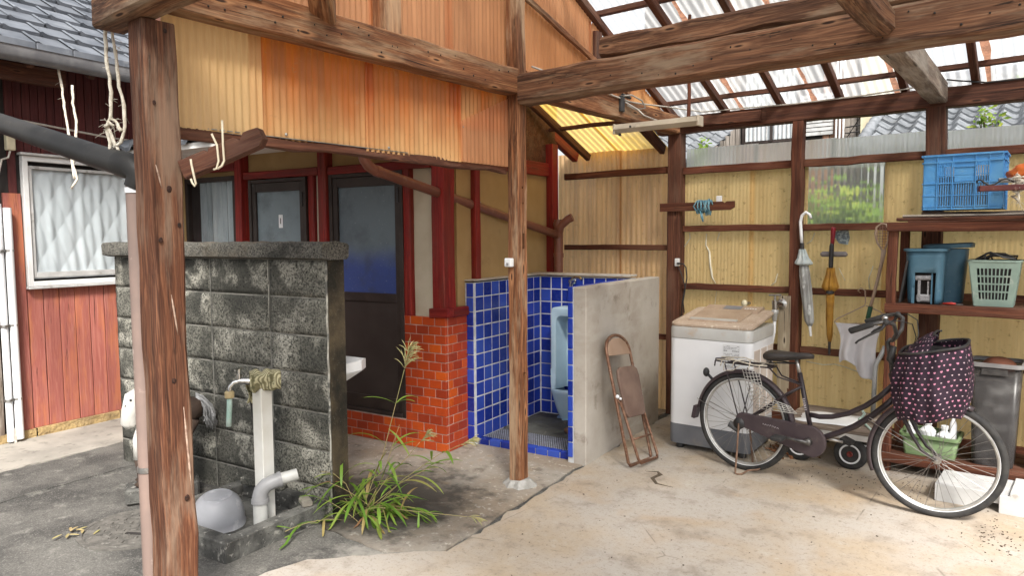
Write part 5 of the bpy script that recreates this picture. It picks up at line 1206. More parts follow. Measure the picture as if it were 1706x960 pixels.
panicle(stems[2][-1], (stems[2][-1] - stems[2][-3]).normalized(), .14, 34, 2, .8); panicle(stems[3][-1], (stems[3][-1] - stems[3][-3]).normalized(), .15, 34, 3, .8); panicle(stems[4][-1], (stems[4][-1] - stems[4][-3]).normalized(), .13, 18, 4, .9)
mb = MB()
for i in range(9): blade(mb, Vector((-4.32 + rr.gauss(0, .07), 1.52 + rr.gauss(0, .03), .012)), Vector((rr.gauss(0, 1), rr.gauss(0, 1), .3)), .07, .008, 1.0, 4)
obj('creeping_weed', mb, M['straw'], label='thin dry weed creeping from the left edge of the manhole cover', cat='weeds')
# ================================================================== shared shapes
def loft(mb, rings, cap0=True, cap1=True):
    n = len(rings[0]); vs = [p for r_ in rings for p in r_]; fs = []
    for j in range(len(rings) - 1):
        for i in range(n): fs.append((j * n + i, j * n + (i + 1) % n, (j + 1) * n + (i + 1) % n, (j + 1) * n + i))
    if cap0: fs.append(tuple(range(n - 1, -1, -1)))
    if cap1: fs.append(tuple((len(rings) - 1) * n + i for i in range(n)))
    mb.add(vs, fs); return mb
def rr2(cx, cy, w_, d_, r_, z, n=5):
    o = []
    for qx, qy, a0 in ((1, 1, 0), (-1, 1, 90), (-1, -1, 180), (1, -1, 270)):
        for i in range(n + 1): a = R(a0 + 90 * i / n); o.append((cx + qx * (w_ / 2 - r_) + r_ * math.cos(a), cy + qy * (d_ / 2 - r_) + r_ * math.sin(a), z))
    return o
# ================================================================== WASHING MACHINE
WX, WY, WR = -2.105, 5.345, R(2.5); WT = Matrix.Translation((WX, WY, 0)) @ Matrix.Rotation(WR, 4, 'Z')
wm = thing('washing_machine', 'white top loading washing machine with a dusty tan lid beside the concrete partition', 'washing machine', (WX, WY, 0), WR)
M['wm_white'] = mat('wm_white', (.76, .77, .79), (.72, .73, .75), 3, rough=.28, coat=.2); M['wm_grey'] = mat('wm_grey', (.13, .14, .16), (.17, .175, .19), 4, rough=.5, bump=.04, spot=(.26, .24, .21), ssc=6, slo=.6, shi=.8)
M['wm_silver'] = mat('wm_silver', (.50, .50, .48), (.44, .43, .41), 5, rough=.35, metal=.15, spot=(.45, .36, .28), ssc=8, slo=.58, shi=.75)
M['wm_lid'] = mat('wm_lid', (.42, .33, .255), (.36, .27, .20), 6, rough=.6, spot=(.56, .48, .39), ssc=45, slo=.56, shi=.66); M['wm_dusty'] = mat('wm_dusty', (.36, .27, .20), (.30, .215, .155), 7, rough=.45, spot=(.46, .37, .28), ssc=50, slo=.55, shi=.7)
M['wm_side'] = mat('wm_side', (.56, .49, .44), (.48, .41, .36), 4, rough=.5, spot=(.42, .33, .27), ssc=6, slo=.58, shi=.75)
W_, D_ = .63, .60
mb = MB(WT); loft(mb, [rr2(0, 0, W_ - .01, D_ - .01, .045, .045), rr2(0, 0, W_, D_, .05, .06), rr2(0, 0, W_, D_, .05, .196)]); obj('plinth', mb, M['wm_grey'], wm, smooth=True)
mb = MB(WT); loft(mb, [rr2(0, 0, W_, D_, .055, .199), rr2(0, 0, W_, D_, .055, .862)]); obj('cabinet', mb, M['wm_white'], wm, smooth=True)
mb = MB(WT); loft(mb, [rr2(0, 0, W_ + .004, D_, .057, .866), rr2(0, 0, W_ + .004, D_, .057, .935), rr2(0, 0, W_ - .006, D_ - .01, .055, .953)]); obj('top_band', mb, M['wm_silver'], wm, smooth=True)
mb = MB(WT)
def sl(ring, s_=.12): return [(x, y, z + (y + .3) * s_) for x, y, z in ring]
loft(mb, [sl(rr2(0, 0, W_ - .01, D_ - .02, .06, .950)), sl(rr2(0, 0, W_ + .004, D_ - .005, .065, .958)), sl(rr2(0, 0, W_ + .004, D_ - .005, .065, .972)), sl(rr2(0, 0, W_ - .03, D_ - .03, .05, .984))]); obj('lid_surround', mb, M['wm_lid'], wm, smooth=True)
mb = MB(WT); loft(mb, [sl(rr2(-.01, .0, .40, .44, .03, .982), .12), sl(rr2(-.01, .0, .395, .435, .03, .990), .13), sl(rr2(-.01, .0, .37, .40, .03, .993), .13)]); obj('lid', mb, M['wm_dusty'], wm, smooth=True)
mb = MB(WT); mb.prism([(-.19, -.20, 1.005), (.17, -.20, 1.005), (.17, -.165, 1.010), (-.19, -.165, 1.010)], (0, 0, .008)); obj('lid_handle', mb, M['wm_silver'], wm)
mb = MB(WT); mb.prism([(-.21, .12, 1.035), (-.21, .30, 1.02), (-.21, .30, 1.072), (-.21, .275, 1.078), (-.21, .14, 1.052)], (.44, 0, 0)); obj('control_panel', mb, M['wm_dusty'], wm)
mb = MB(WT); mb.prism([(-.06, .165, 1.0585), (-.06, .255, 1.076), (-.06, .255, 1.077), (-.06, .165, 1.0595)], (.14, 0, 0)); obj('display', mb, M['wm_grey'], wm)
for i in range(5):
    mb = MB(WT); x0 = .105 + i * .02; mb.prism([(x0, .19, 1.063), (x0, .205, 1.0662), (x0, .205, 1.068), (x0, .19, 1.065)], (.012, 0, 0)); obj('button', mb, M['plastic_white'], wm)
for i, (a, b) in enumerate(((-.24, -.10), (-.07, .07), (.10, .24))): mb = MB(WT); mb.b2(W_ / 2 - .002, W_ / 2 + .004, a, b, .26, .80, .004); obj('side_panel', mb, M['wm_side'], wm)
for x in (-.24, .24):
    for y in (-.24, .24): mb = MB(WT); mb.lathe([(.03, 0), (.032, .02), (.022, .05)], 12, (x, y, 0)); obj('foot', mb, M['black_plastic'], wm)
lb = obj('label_sheet', MB(WT).b2(.105, .232, -D_ / 2 - .0012, -D_ / 2 - .0002, .66, .845), M['plastic_white'], wm)
M['ink_grey'] = mat('ink_grey', (.20, .20, .21), (.34, .34, .35), 90, rough=.7)
mb = MB(WT); rr = random.Random(6)
for i, z in enumerate((.832, .822, .812, .795, .775, .765, .755, .745, .735, .725, .715, .705, .695, .685, .675)):
    x = .112
    while x < .222:
        l = rr.uniform(.006, .022) * (1.6 if i == 3 else 1)
        if rr.random() < .72: mb.b2(x, min(x + l, .226), -D_ / 2 - .0022, -D_ / 2 - .0014, z, z + (.0035 if i != 3 else .008))
        x += l + .004
obj('label_print', mb, M['ink_grey'], wm, kind='stuff')
# tap, supply hose and backing board
M['board_pale'] = wood('board_pale', (.42, .35, .25), (.28, .22, .15), (.52, .45, .34), None, .4, rv=.05)
mb = MB(); mb.timber((-1.835, 5.99, .3), (-1.835, 5.99, 1.145), .10, .02, up=(0, 1, 0), segs=3, ch=.002, seed=700); bk = obj('board', mb, M['board_pale'], label='pale backing board behind the washing machine tap', cat='board')
wt_ = thing('wall_tap', 'chrome washing machine tap with a ribbed white supply hose', 'tap', (-1.87, 5.97, .9))
mb = MB(); mb.tube([(-1.855, 5.985, 1.075), (-1.875, 5.93, 1.075), (-1.885, 5.90, 1.07)], [.028, .022, .022], 12); mb.lathe([(.04, 0), (.045, .012), (.03, .02)], 16, (-1.855, 5.98, 1.075), (0, -1, 0)); mb.tube([(-1.885, 5.895, 1.11), (-1.885, 5.895, 1.03)], [.026, .022], 12); obj('body', mb, M['chrome'], wt_, smooth=True)
mb = MB(); mb.tube([(-1.885, 5.895, 1.11), (-1.885, 5.895, 1.15)], .009, 8); mb.tube([(-1.935, 5.895, 1.152), (-1.835, 5.895, 1.158)], .008, 8); obj('handle', mb, M['steel'], wt_, smooth=True)
mb = MB(); mb.lathe([(.022, 0), (.03, .01), (.03, .03), (.024, .04), (.02, .085), (.014, .095)], 14, (-1.885, 5.895, 1.035), (0, 0, -1)); obj('connector', mb, M['wm_silver'], wt_, smooth=True)
mb = MB(); hp_ = [(-1.885, 5.895, .945), (-1.886, 5.89, .85), (-1.895, 5.87, .76), (-1.91, 5.84, .70), (-1.925, 5.80, .66)]; mb.tube(hp_, .013, 10); obj('hose', mb, M['plastic_white'], wt_, smooth='all')
kn = thing('ivory_bulb', 'small ivory bulb on the yellow wall just above the washing machine', 'knob', (-2.16, 6.0, 1.05))
mb = MB(); mb.ball((-2.16, 5.955, 1.065), .026, 12, 8, (1, 1, 1.25)); obj('knob', mb, M['ivory'], kn, smooth='all')
mb = MB(); mb.tube([(-2.155, 6.06, 1.06), (-2.155, 5.96, 1.06)], .015, 10); obj('stem', mb, M['steel'], kn, smooth='all')
# outlet with flex
ot = thing('wall_outlet', 'white socket on the back post with a black flex running down', 'outlet', (-2.78, 5.97, 1.35))
mb = MB(); mb.b2(-2.80, -2.762, 5.945, 5.985, 1.37, 1.44, .005); obj('socket', mb, M['plastic_white'], ot)
mb = MB(); mb.b2(-2.775, -2.748, 5.935, 5.955, 1.385, 1.405, .004); mb.tube([(-2.76, 5.94, 1.395), (-2.71, 5.94, 1.392), (-2.69, 5.95, 1.36), (-2.685, 5.96, 1.27), (-2.70, 5.96, 1.18), (-2.73, 5.97, 1.05), (-2.74, 5.97, .9)], .006, 6); mb.tube([(-2.77, 5.96, 1.37), (-2.74, 5.965, 1.30), (-2.70, 5.965, 1.18), (-2.72, 5.965, 1.05), (-2.71, 5.97, .95)], .0045, 6); obj('flex', mb, M['black_plastic'], ot, smooth='all')
# switch box on the middle post
sb = thing('switch_box', 'small white switch box on the slim middle post', 'switch', (-2.84, 3.60, 1.45))
mb = MB(); mb.b2(-2.868, -2.812, 3.578, 3.612, 1.452, 1.508, .005); obj('case', mb, M['plastic_white'], sb)
mb = MB(); mb.b2(-2.85, -2.83, 3.573, 3.579, 1.462, 1.48, .002); obj('rocker', mb, M['ink_grey'], sb)

# ================================================================== FOLDING CHAIR leaning on the partition
q_ = N('rust_tube'); v = q_.coord('World'); nz = q_.noise(v, 30, 6, .7)
col = q_.mix(q_.ramp(nz, .36, .6), C4((.24, .135, .085)), C4((.135, .062, .036))); col = q_.mix(q_.ramp(q_.noise(v, 70, 4, .6), .6, .7, 0, .6), col, C4((.36, .29, .23)))
M['rust_tube'] = q_.done(q_.prin(col, .5, .35, q_.bump(nz, .15, .003), .5))
M['chair_pad'] = mat('chair_pad', (.175, .115, .088), (.125, .078, .06), 6, rough=.6, bump=.15, bsc=140, spot=(.20, .12, .09), ssc=5); M['chair_back'] = mat('chair_back', (.34, .235, .17), (.28, .185, .125), 5, rough=.45, spot=(.16, .09, .06), ssc=24, slo=.66, shi=.72)
ch = thing('folding_chair', 'rusty brown folded pipe chair leaning against the concrete partition', 'chair', (-2.42, 4.60, 0))
Wd = Vector((-.04, 1, 0)).normalized(); cm = Vector((-2.395, 4.555, .012)); tp0 = Vector((-2.652, 4.630, .905)); Ud = (tp0 - cm).normalized(); Wd = (Wd - Ud * Wd.dot(Ud)).normalized(); Td = Wd.cross(Ud).normalized()
if Td.x < 0: Td = -Td
CH = (tp0 - cm).length
def cpnt(a, b, t=0): return cm + Wd * a + Ud * b + Td * t
hw = .178; mb = MB()
pts = [cpnt(-hw, .02), cpnt(-hw, .45), cpnt(-hw, CH - .14)] + [cpnt(-hw * math.cos(math.pi * i / 12), CH - .14 + .14 * math.sin(math.pi * i / 12) ** .8) for i in range(1, 12)] + [cpnt(hw, CH - .14), cpnt(hw, .45), cpnt(hw, .02), cpnt(hw - .02, -.005), cpnt(-hw + .02, -.005)]
mb.tube(pts, .0115, 10, closed=True); obj('frame', mb, M['rust_tube'], ch, smooth='all')
mb = MB(); h2 = hw - .03; zt = CH * .52
def c2(a, b): return cpnt(a, b, .012 + .06 * (1 - b / zt))
mb.tube([c2(-h2, zt), c2(-h2, .03), c2(-h2 + .02, .0), c2(h2 - .02, .0), c2(h2, .03), c2(h2, zt)], .0105, 10); obj('rear_legs', mb, M['rust_tube'], ch, smooth='all')
mb = MB(); mb.tube([c2(-h2, .17), c2(h2, .17)], .008, 8); obj('stretcher', mb, M['rust_tube'], ch, smooth='all')
mb = MB(); bk_ = [(-hw + .012, CH - .150), (-hw + .014, CH - .12), (-hw * .72, CH - .055), (-hw * .3, CH - .022), (hw * .3, CH - .022), (hw * .72, CH - .055), (hw - .014, CH - .12), (hw - .012, CH - .150)]
mb.prism([cpnt(a, b, -.004) for a, b in bk_], Td * .010); obj('backrest', mb, M['chair_back'], ch, bevel=.003)
mb = MB(); st_ = [(-.145, CH * .38), (-.12, CH * .345), (.12, CH * .345), (.145, CH * .38), (.158, CH * .66), (.145, CH * .715), (.10, CH * .74), (-.10, CH * .74), (-.145, CH * .715), (-.158, CH * .66)]
mb.prism([cpnt(a, b, .025) for a, b in st_], Td * .026); obj('seat', mb, M['chair_pad'], ch, bevel=.009)
for a in (-hw, hw):
    mb = MB(); mb.ball(cpnt(a, CH * .52, .018), .015, 10, 6); mb.ball(cpnt(a * .92, CH * .50, .03), .011, 8, 6); obj('pivot', mb, M['plastic_white'], ch, smooth='all')
    mb = MB(); mb.tube([cpnt(a, CH * .52, .008), c2(a * .84, CH * .42)], .006, 6); obj('link', mb, M['rust_tube'], ch)

# ================================================================== BICYCLE
BA = R(-7.56); BT = Matrix.Translation((-1.748, 4.852, 0)) @ Matrix.Rotation(BA, 4, 'Z')
bk = thing('bicycle', 'dark purple step through city bicycle standing in front of the washing machine', 'bicycle', (-1.748, 4.852, 0), BA)
M['bike_paint'] = mat('bike_paint', (.024, .017, .021), (.036, .026, .030), 6, rough=.36, coat=.2, spot=(.07, .055, .052), ssc=16, slo=.6, shi=.8); M['fender'] = mat('fender', (.045, .032, .037), (.06, .044, .048), 7, rough=.45, coat=.1, spot=(.095, .075, .07), ssc=12, slo=.6, shi=.8)
M['rim'] = mat('rim', (.50, .50, .48), (.36, .35, .33), 14, rough=.32, metal=.6); M['spoke'] = mat('spoke', (.20, .19, .18), (.30, .28, .26), 40, rough=.4, metal=.7); M['wire_white'] = mat('wire_white', (.55, .54, .51), (.40, .38, .35), 30, rough=.45, metal=.2)
M['rust'] = mat('rust', (.12, .07, .045), (.20, .12, .08), 30, rough=.8, bump=.4)
M['bar_dark'] = mat('bar_dark', (.06, .058, .058), (.12, .115, .11), 14, rough=.35, metal=.5)
WRD = .345
def wheel(T, name_lab):
    w0 = MB(T); n = 64
    for_t = [(.3225 * math.cos(2 * math.pi * i / n), 0, WRD + .3225 * math.sin(2 * math.pi * i / n)) for i in range(n)]
    w0.tube(for_t, .0225, 12, closed=True); wh = obj('wheel', w0, M['black_rubber'], bk, smooth='all')     # the tyre carries the rest of the wheel
    w1 = MB(T); vs = []; fs = []; pr = [(.303, -.012), (.303, .012), (.296, .0135), (.289, .008), (.289, -.008), (.296, -.0135)]
    for i in range(n):
        a = 2 * math.pi * i / n
        for r_, y in pr: vs.append((r_ * math.cos(a), y, WRD + r_ * math.sin(a)))
    for i in range(n):
        for j in range(6): fs.append((i * 6 + j, i * 6 + (j + 1) % 6, ((i + 1) % n) * 6 + (j + 1) % 6, ((i + 1) % n) * 6 + j))
    w1.add(vs, fs); obj('rim', w1, M['rim'], wh, smooth=True)
    w1 = MB(T); w1.tube([(.3050 * math.cos(2 * math.pi * i / n), -.0125, WRD + .3050 * math.sin(2 * math.pi * i / n)) for i in range(n)], .0030, 6, closed=True); obj('tyre_bead', w1, M['plastic_white'], wh, smooth='all')
    w2 = MB(T)
    for i in range(36):
        a = 2 * math.pi * i / 36; sd_ = 1 if i % 2 else -1; b = a + (.9 if (i // 2) % 2 else -.9); w2.tube([(.020 * math.cos(b), .026 * sd_, WRD + .020 * math.sin(b)), (.29 * math.cos(a), .003 * sd_, WRD + .29 * math.sin(a))], .0013, 4)
    obj('spokes', w2, M['spoke'], wh, kind='stuff')
    w3 = MB(T); w3.tube([(0, -.05, WRD), (0, -.032, WRD), (0, -.031, WRD), (0, .031, WRD), (0, .032, WRD), (0, .05, WRD)], [.008, .008, .024, .024, .008, .008], 14); obj('hub', w3, M['steel'], wh, smooth=True)
    return wh
wheel(BT, 'rear'); ST = BT @ Matrix.Translation((1.20, 0, 0)) @ Matrix.Rotation(R(13), 4, 'Z'); wheel(ST, 'front')
def bpart(name, m, fn, smooth='all', T=BT, **k): mb = MB(T); fn(mb); return obj(name, mb, M[m], bk, smooth=smooth, **k)
def fender(T, a0, a1, rad=.362, w_=.027):
    def fn(mb):
        n = 40; vs = []; fs = []; pr = [(-w_, -.020), (-w_ * .86, -.006), (-w_ * .5, .003), (0, .006), (w_ * .5, .003), (w_ * .86, -.006), (w_, -.020)]
        for i in range(n + 1):
            a = R(a0 + (a1 - a0) * i / n)
            for y, d in pr: vs.append(((rad + d) * math.cos(a), y, WRD + (rad + d) * math.sin(a)))
        for i in range(n):
            for j in range(6): fs.append((i * 7 + j, i * 7 + j + 1, (i + 1) * 7 + j + 1, (i + 1) * 7 + j))
        mb.add(vs, fs)
    o = bpart('fender', 'fender', fn, T=T); o.modifiers.new('s', 'SOLIDIFY').thickness = .002; return o
fender(BT, -8, 172); fender(ST, 62, 200)
bpart('mud_flap', 'fender', lambda mb: mb.prism([(-.352, -.028, .41), (-.385, -.030, .40), (-.40, -.034, .31), (-.375, -.034, .305)], (0, .06, 0)), smooth=False)
S0, S1 = Vector((.375, 0, .79)), Vector((.485, 0, .30))
def fr(mb):
    mb.tube([S0 + (S1 - S0) * .10, S1], .0155, 12)
bpart('seat_tube', 'bike_paint', fr)
bpart('top_tube', 'bike_paint', lambda mb: mb.tube([(.462, 0, .475), (.52, 0, .472), (.60, 0, .486), (.70, 0, .525), (.80, 0, .590), (.88, 0, .66), (.955, 0, .745)], .0165, 12))
bpart('down_tube', 'bike_paint', lambda mb: mb.tube([(.485, 0, .315), (.56, 0, .345), (.65, 0, .395), (.74, 0, .45), (.83, 0, .525), (.91, 0, .605), (.975, 0, .68)], .019, 12))
bpart('head_tube', 'bike_paint', lambda mb: mb.tube([(.990, 0, .645), (.945, 0, .815)], .021, 14))
for s_ in (-1, 1):
    bpart('chain_stay', 'bike_paint', lambda mb: mb.tube([(.47, .018 * s_, .31), (.30, .045 * s_, .325), (0, .058 * s_, .345)], .0095, 8))
    bpart('seat_stay', 'bike_paint', lambda mb: mb.tube([(.408, .014 * s_, .655), (.33, .045 * s_, .605), (.15, .055 * s_, .46), (0, .06 * s_, .345)], .008, 8))
    bpart('fork_blade', 'bike_paint', lambda mb: mb.tube([(.985, .012 * s_, .665), (.992, .045 * s_, .65), (1.03, .05 * s_, .57), (1.08, .05 * s_, .47), (1.13, .05 * s_, .395), (1.20, .052 * s_, .345)], [.013, .0145, .013, .011, .009, .008], 10))
    bpart('rack_stay', 'bike_paint', lambda mb: mb.tube([(-.12, .062 * s_, .75), (-.06, .066 * s_, .55), (0, .064 * s_, .35)], .0045, 6))
    bpart('fender_stay', 'steel', lambda mb: mb.tube([(-.355, .03 * s_, .46), (-.1, .05 * s_, .365), (0, .06 * s_, .345)], .0025, 5))
    bpart('fender_stay', 'steel', lambda mb: mb.tube([(-.36, .03 * s_, .19), (0, .06 * s_, .0)], .0025, 5), T=ST @ Matrix.Translation((0, 0, .345)))
bpart('rack_stay', 'bike_paint', lambda mb: mb.tube([(.05, -.063, .74), (.07, -.066, .6), (.02, -.064, .40)], .0035, 6))
def saddle(mb):
    prof = [(.16, .066, .838, .045), (.175, .092, .845, .052), (.22, .10, .846, .055), (.27, .09, .848, .05), (.32, .062, .852, .042), (.38, .036, .858, .034), (.44, .024, .864, .03), (.475, .012, .862, .022)]
    loft(mb, [[(x, hw_ * math.cos(2 * math.pi * i / 20), z + (h_ * .45 * math.sin(2 * math.pi * i / 20) if math.sin(2 * math.pi * i / 20) > 0 else h_ * .85 * math.sin(2 * math.pi * i / 20))) for i in range(20)] for x, hw_, z, h_ in prof])
M['saddle'] = mat('saddle', (.028, .026, .026), (.05, .042, .038), 8, rough=.45, bump=.1, bsc=160)
bpart('saddle', 'saddle', saddle); bpart('seat_post', 'steel', lambda mb: mb.tube([(.362, 0, .83), (.388, 0, .73)], .0125, 10))
def sprng(mb):
    for s_ in (-1, 1): mb.tube([(.20 + .016 * math.cos(t * .9), .055 * s_ + .016 * math.sin(t * .9), .795 + t * .0012) for t in range(28)], .0035, 5)
    mb.tube([(.20, -.055, .793), (.36, 0, .80), (.20, .055, .793)], .005, 6)
bpart('saddle_spring', 'black_plastic', sprng)
# stem, bars, grips, brakes (turned with the wheel)
HB = BT @ Matrix.Translation((.935, 0, 0)) @ Matrix.Rotation(R(10), 4, 'Z')
bpart('stem', 'bar_dark', lambda mb: mb.tube([(.01, 0, .815), (-.005, 0, .92), (-.02, 0, 1.0), (.0, 0, 1.02)], .0125, 12), T=HB)
bpart('lamp_bracket', 'black_plastic', lambda mb: mb.tube([(.015, -.02, .98), (.0, -.02, .90), (.03, -.01, .86), (.06, -.02, .82)], [.018, .024, .018, .012], 8), T=HB)
bar = [(-.17, .262, 1.09), (-.06, .255, 1.135), (-.0, .235, 1.15), (.035, .19, 1.13), (.04, .12, 1.07), (.015, .05, 1.02), (.0, 0, 1.01)]
bpart('handlebar', 'bar_dark', lambda mb: mb.tube(bar + [(x, -y, z) for x, y, z in reversed(bar[:-1])], .0115, 12), T=HB)
for s_ in (-1, 1):
    bpart('grip', 'black_rubber', lambda mb: mb.tube([(-.185, .263 * s_, 1.082), (-.18, .263 * s_, 1.085), (-.07, .257 * s_, 1.130), (-.06, .256 * s_, 1.134)], [.014, .0185, .0175, .013], 12), T=HB)
    bpart('brake_lever', 'black_plastic', lambda mb: (mb.tube([(.0, .235 * s_, 1.145), (-.02, .25 * s_, 1.105), (-.08, .262 * s_, 1.068), (-.135, .268 * s_, 1.032), (-.15, .268 * s_, 1.015)], [.012, .009, .007, .006, .006], 8), mb.ball((.0, .236 * s_, 1.145), .02, 10, 7)), T=HB)
    bpart('brake_cable', 'black_plastic', lambda mb: mb.tube([(.0, .24 * s_, 1.14), (.06, .20 * s_, 1.155), (.12, .12 * s_, 1.13), (.135, .06 * s_, 1.05), (.11, .03 * s_, .93), (.07, .02 * s_, .80)], .003, 6), T=HB)
bpart('bell', 'chrome', lambda mb: mb.ball((-.01, -.20, 1.165), .018, 12, 7, (1, 1, .8)), T=HB)
# chain case, crank, pedals
def ccase(mb):
    pl = []
    for i in range(13): a = R(-78 + 156 * i / 12); pl.append((.485 + .105 * math.cos(a), .315 + .105 * math.sin(a)))
    for i in range(9): a = R(95 + 170 * i / 8); pl.append((.02 + .048 * math.cos(a), .375 + .048 * math.sin(a)))
    mb.prism([(x, -.072, z) for x, z in pl], (0, .030, 0))
bpart('chain_case', 'fender', ccase, smooth=False, bevel=.006)
M['decal'] = mat('decal', (.55, .50, .52), (.40, .36, .38), 60, rough=.5)
def dec(mb):
    rr_ = random.Random(8); x = .17
    for i in range(7):
        z = .375 - (x - .17) * .10; mb.tube([(x, -.0735, z - .006), (x + .006, -.0737, z + .007 * rr_.uniform(.3, 1)), (x + .013, -.0735, z - .005 * rr_.random())], .0016, 4); x += .017
bpart('decal', 'decal', dec)
def dec2(mb):
    rr_ = random.Random(9)
    for i in range(6):
        c_ = S0 + (S1 - S0) * (.44 + i * .028); mb.box((c_.x - .002, -.0152, c_.z), (.014, .002, .009 * rr_.uniform(.6, 1)), Matrix.Rotation(R(-13 + rr_.uniform(-20, 20)), 4, 'Y'))
bpart('frame_lettering', 'decal', dec2, smooth=False)
bpart('crank', 'bar_dark', lambda mb: (mb.tube([(.485, -.078, .315), (.485, -.100, .315)], [.026, .020], 14), mb.tube([(.485, -.098, .315), (.335, -.108, .322)], [.012, .009], 10)))
bpart('crank', 'steel', lambda mb: (mb.tube([(.485, .05, .315), (.485, .085, .315)], .018, 12), mb.tube([(.485, .085, .315), (.635, .095, .308)], [.012, .009], 10)))
bpart('pedal', 'black_rubber', lambda mb: mb.box((.318, -.155, .322), (.075, .085, .028), None, .006), smooth=False); bpart('pedal', 'black_rubber', lambda mb: mb.box((.645, .145, .308), (.075, .085, .028), Matrix.Rotation(R(20), 4, 'Y'), .006), smooth=False)
bpart('rear_brake', 'black_plastic', lambda mb: (mb.tube([(0, -.045, .345), (0, -.078, .345)], .040, 18), mb.box((-.035, -.072, .315), (.09, .012, .05), Matrix.Rotation(R(25), 4, 'Y'), .004)))
bpart('kick_stand', 'rust', lambda mb: (mb.tube([(.0, -.075, .345), (.005, -.10, .18), (.012, -.135, .012), (.03, -.14, .008), (.05, -.12, .008), (.075, -.08, .03), (.13, -.05, .042), (.135, .05, .042), (.06, .10, .02), (.012, .12, .012), (.0, .075, .34)], .0065, 8)))
# carrier with a pale strap wound round it
def rack(mb):
    for y in (-.062, -.02, .02, .062): mb.tube([(-.12, y, .757), (.20, y, .757)], .0045, 6)
    mb.tube([(-.12, -.062, .757), (-.19, -.06, .762), (-.225, 0, .765), (-.19, .06, .762), (-.12, .062, .757)], .0055, 6); mb.tube([(.20, -.062, .757), (.215, 0, .757), (.20, .062, .757)], .0055, 6)
    for x in (-.1, .0, .1): mb.tube([(x, -.062, .757), (x, .062, .757)], .004, 5)
    mb.tube([(.20, -.05, .757), (.25, -.03, .70), (.405, -.012, .665)], .0055, 6); mb.tube([(.20, .05, .757), (.25, .03, .70), (.405, .012, .665)], .0055, 6); mb.tube([(-.2, -.05, .76), (-.205, -.05, .72)], .005, 6)
bpart('carrier', 'bike_paint', rack)
def strap(mb):
    rr_ = random.Random(4)
    for x, k_ in ((-.15, .03), (-.06, .06), (.06, -.05), (.13, .05)): mb.tube([(x, -.07, .73), (x + .01, -.064, .768), (x + k_ * .5, 0, .778), (x + k_, .064, .768), (x + k_, .07, .74)], .004, 5)
    mb.tube([(-.18, -.06, .77), (-.05, -.067, .785), (.1, -.067, .765), (.19, -.06, .77)], .005, 5); mb.tube([(-.17, -.02, .785), (-.02, .03, .79), (.12, -.04, .785), (.19, .03, .77)], .0045, 5)
    mb.tube([(-.12, -.068, .76), (-.125, -.07, .70), (-.05, -.075, .71), (.0, -.07, .75)], .003, 5)
bpart('strap', 'rope_white', strap)
bpart('reflector', 'black_plastic', lambda mb: (mb.ball((-.300, 0, .655), .032, 12, 8, (.7, .8, 1.05)), mb.tube([(-.285, 0, .64), (-.25, 0, .61)], .01, 6)))
# skirt guard: white wire mesh beside the wheel
def guard(mb):
    def quad(p, nu, nv, bw_=.0024):
        A, B, C_, D = [Vector((x, -.075, z)) for x, z in p]
        for i in range(nu + 1): t = i / nu; mb.tube([A.lerp(B, t), D.lerp(C_, t)], bw_, 4)
        for j in range(nv + 1): t = j / nv; mb.tube([A.lerp(D, t), B.lerp(C_, t)], bw_, 4)
    quad([(.02, .73), (.135, .735), (.18, .575), (.085, .52)], 5, 8); quad([(.16, .565), (.36, .525), (.405, .485), (.115, .475)], 7, 4)
bpart('skirt_guard', 'wire_white', guard)
# covered front basket
q = N('heart_cloth'); uv = q.n('UVMap'); uv.uv_map = 'UVMap'; sp = q.n('SeparateXYZ'); q.t.links.new(uv.outputs[0], sp.inputs[0])
row = q.math('FLOOR', sp.outputs[1]); offx = q.math('MULTIPLY', q.math('MODULO', row, 2.0), .5); xx = q.math('ADD', sp.outputs[0], offx); cell = q.math('FLOOR', xx)
wn_ = q.n('TexWhiteNoise'); wn_.noise_dimensions = '2D'; cb_ = q.n('CombineXYZ'); q.set(cb_, 0, cell); q.set(cb_, 1, row); q.t.links.new(cb_.outputs[0], wn_.inputs['Vector'])
sw = q.n('SeparateColor'); q.t.links.new(wn_.outputs['Color'], sw.inputs[0])
fx = q.math('SUBTRACT', q.math('FRACT', xx), q.ramp(sw.outputs[0], 0, 1, .38, .62, False)); fy = q.math('SUBTRACT', q.math('FRACT', sp.outputs[1]), q.ramp(sw.outputs[1], 0, 1, .42, .58, False))
sz = q.ramp(sw.outputs[2], 0, 1, 5.2, 9.0, False); hx = q.math('MULTIPLY', fx, sz); hy = q.math('MULTIPLY', fy, sz)
x2 = q.math('MULTIPLY', hx, hx); y2 = q.math('MULTIPLY', hy, hy); s1 = q.math('SUBTRACT', q.math('ADD', x2, y2), 1.0); s3 = q.math('MULTIPLY', q.math('MULTIPLY', s1, s1), s1); y3 = q.math('MULTIPLY', y2, hy)
hf = q.math('SUBTRACT', s3, q.math('MULTIPLY', x2, y3)); heart = q.math('LESS_THAN', hf, 0.0)
cv = q.coord('Object'); clo = q.mix(q.ramp(q.noise(cv, 6, 4), .4, .65), C4((.020, .011, .020)), C4((.034, .020, .033)))
col = q.mix(heart, clo, q.mix(q.ramp(sw.outputs[2], .3, .8), C4((.52, .22, .32)), C4((.56, .42, .47))))
M['heart_cloth'] = q.done(q.prin(col, .7, 0, q.bump(q.noise(cv, 220, 3), .25, .003), .25))
KT = ST @ Matrix.Translation((-1.20 + 1.165, 0, 0)) if False else BT @ Matrix.Translation((1.165, -.02, 0)) @ Matrix.Rotation(R(10), 4, 'Z')
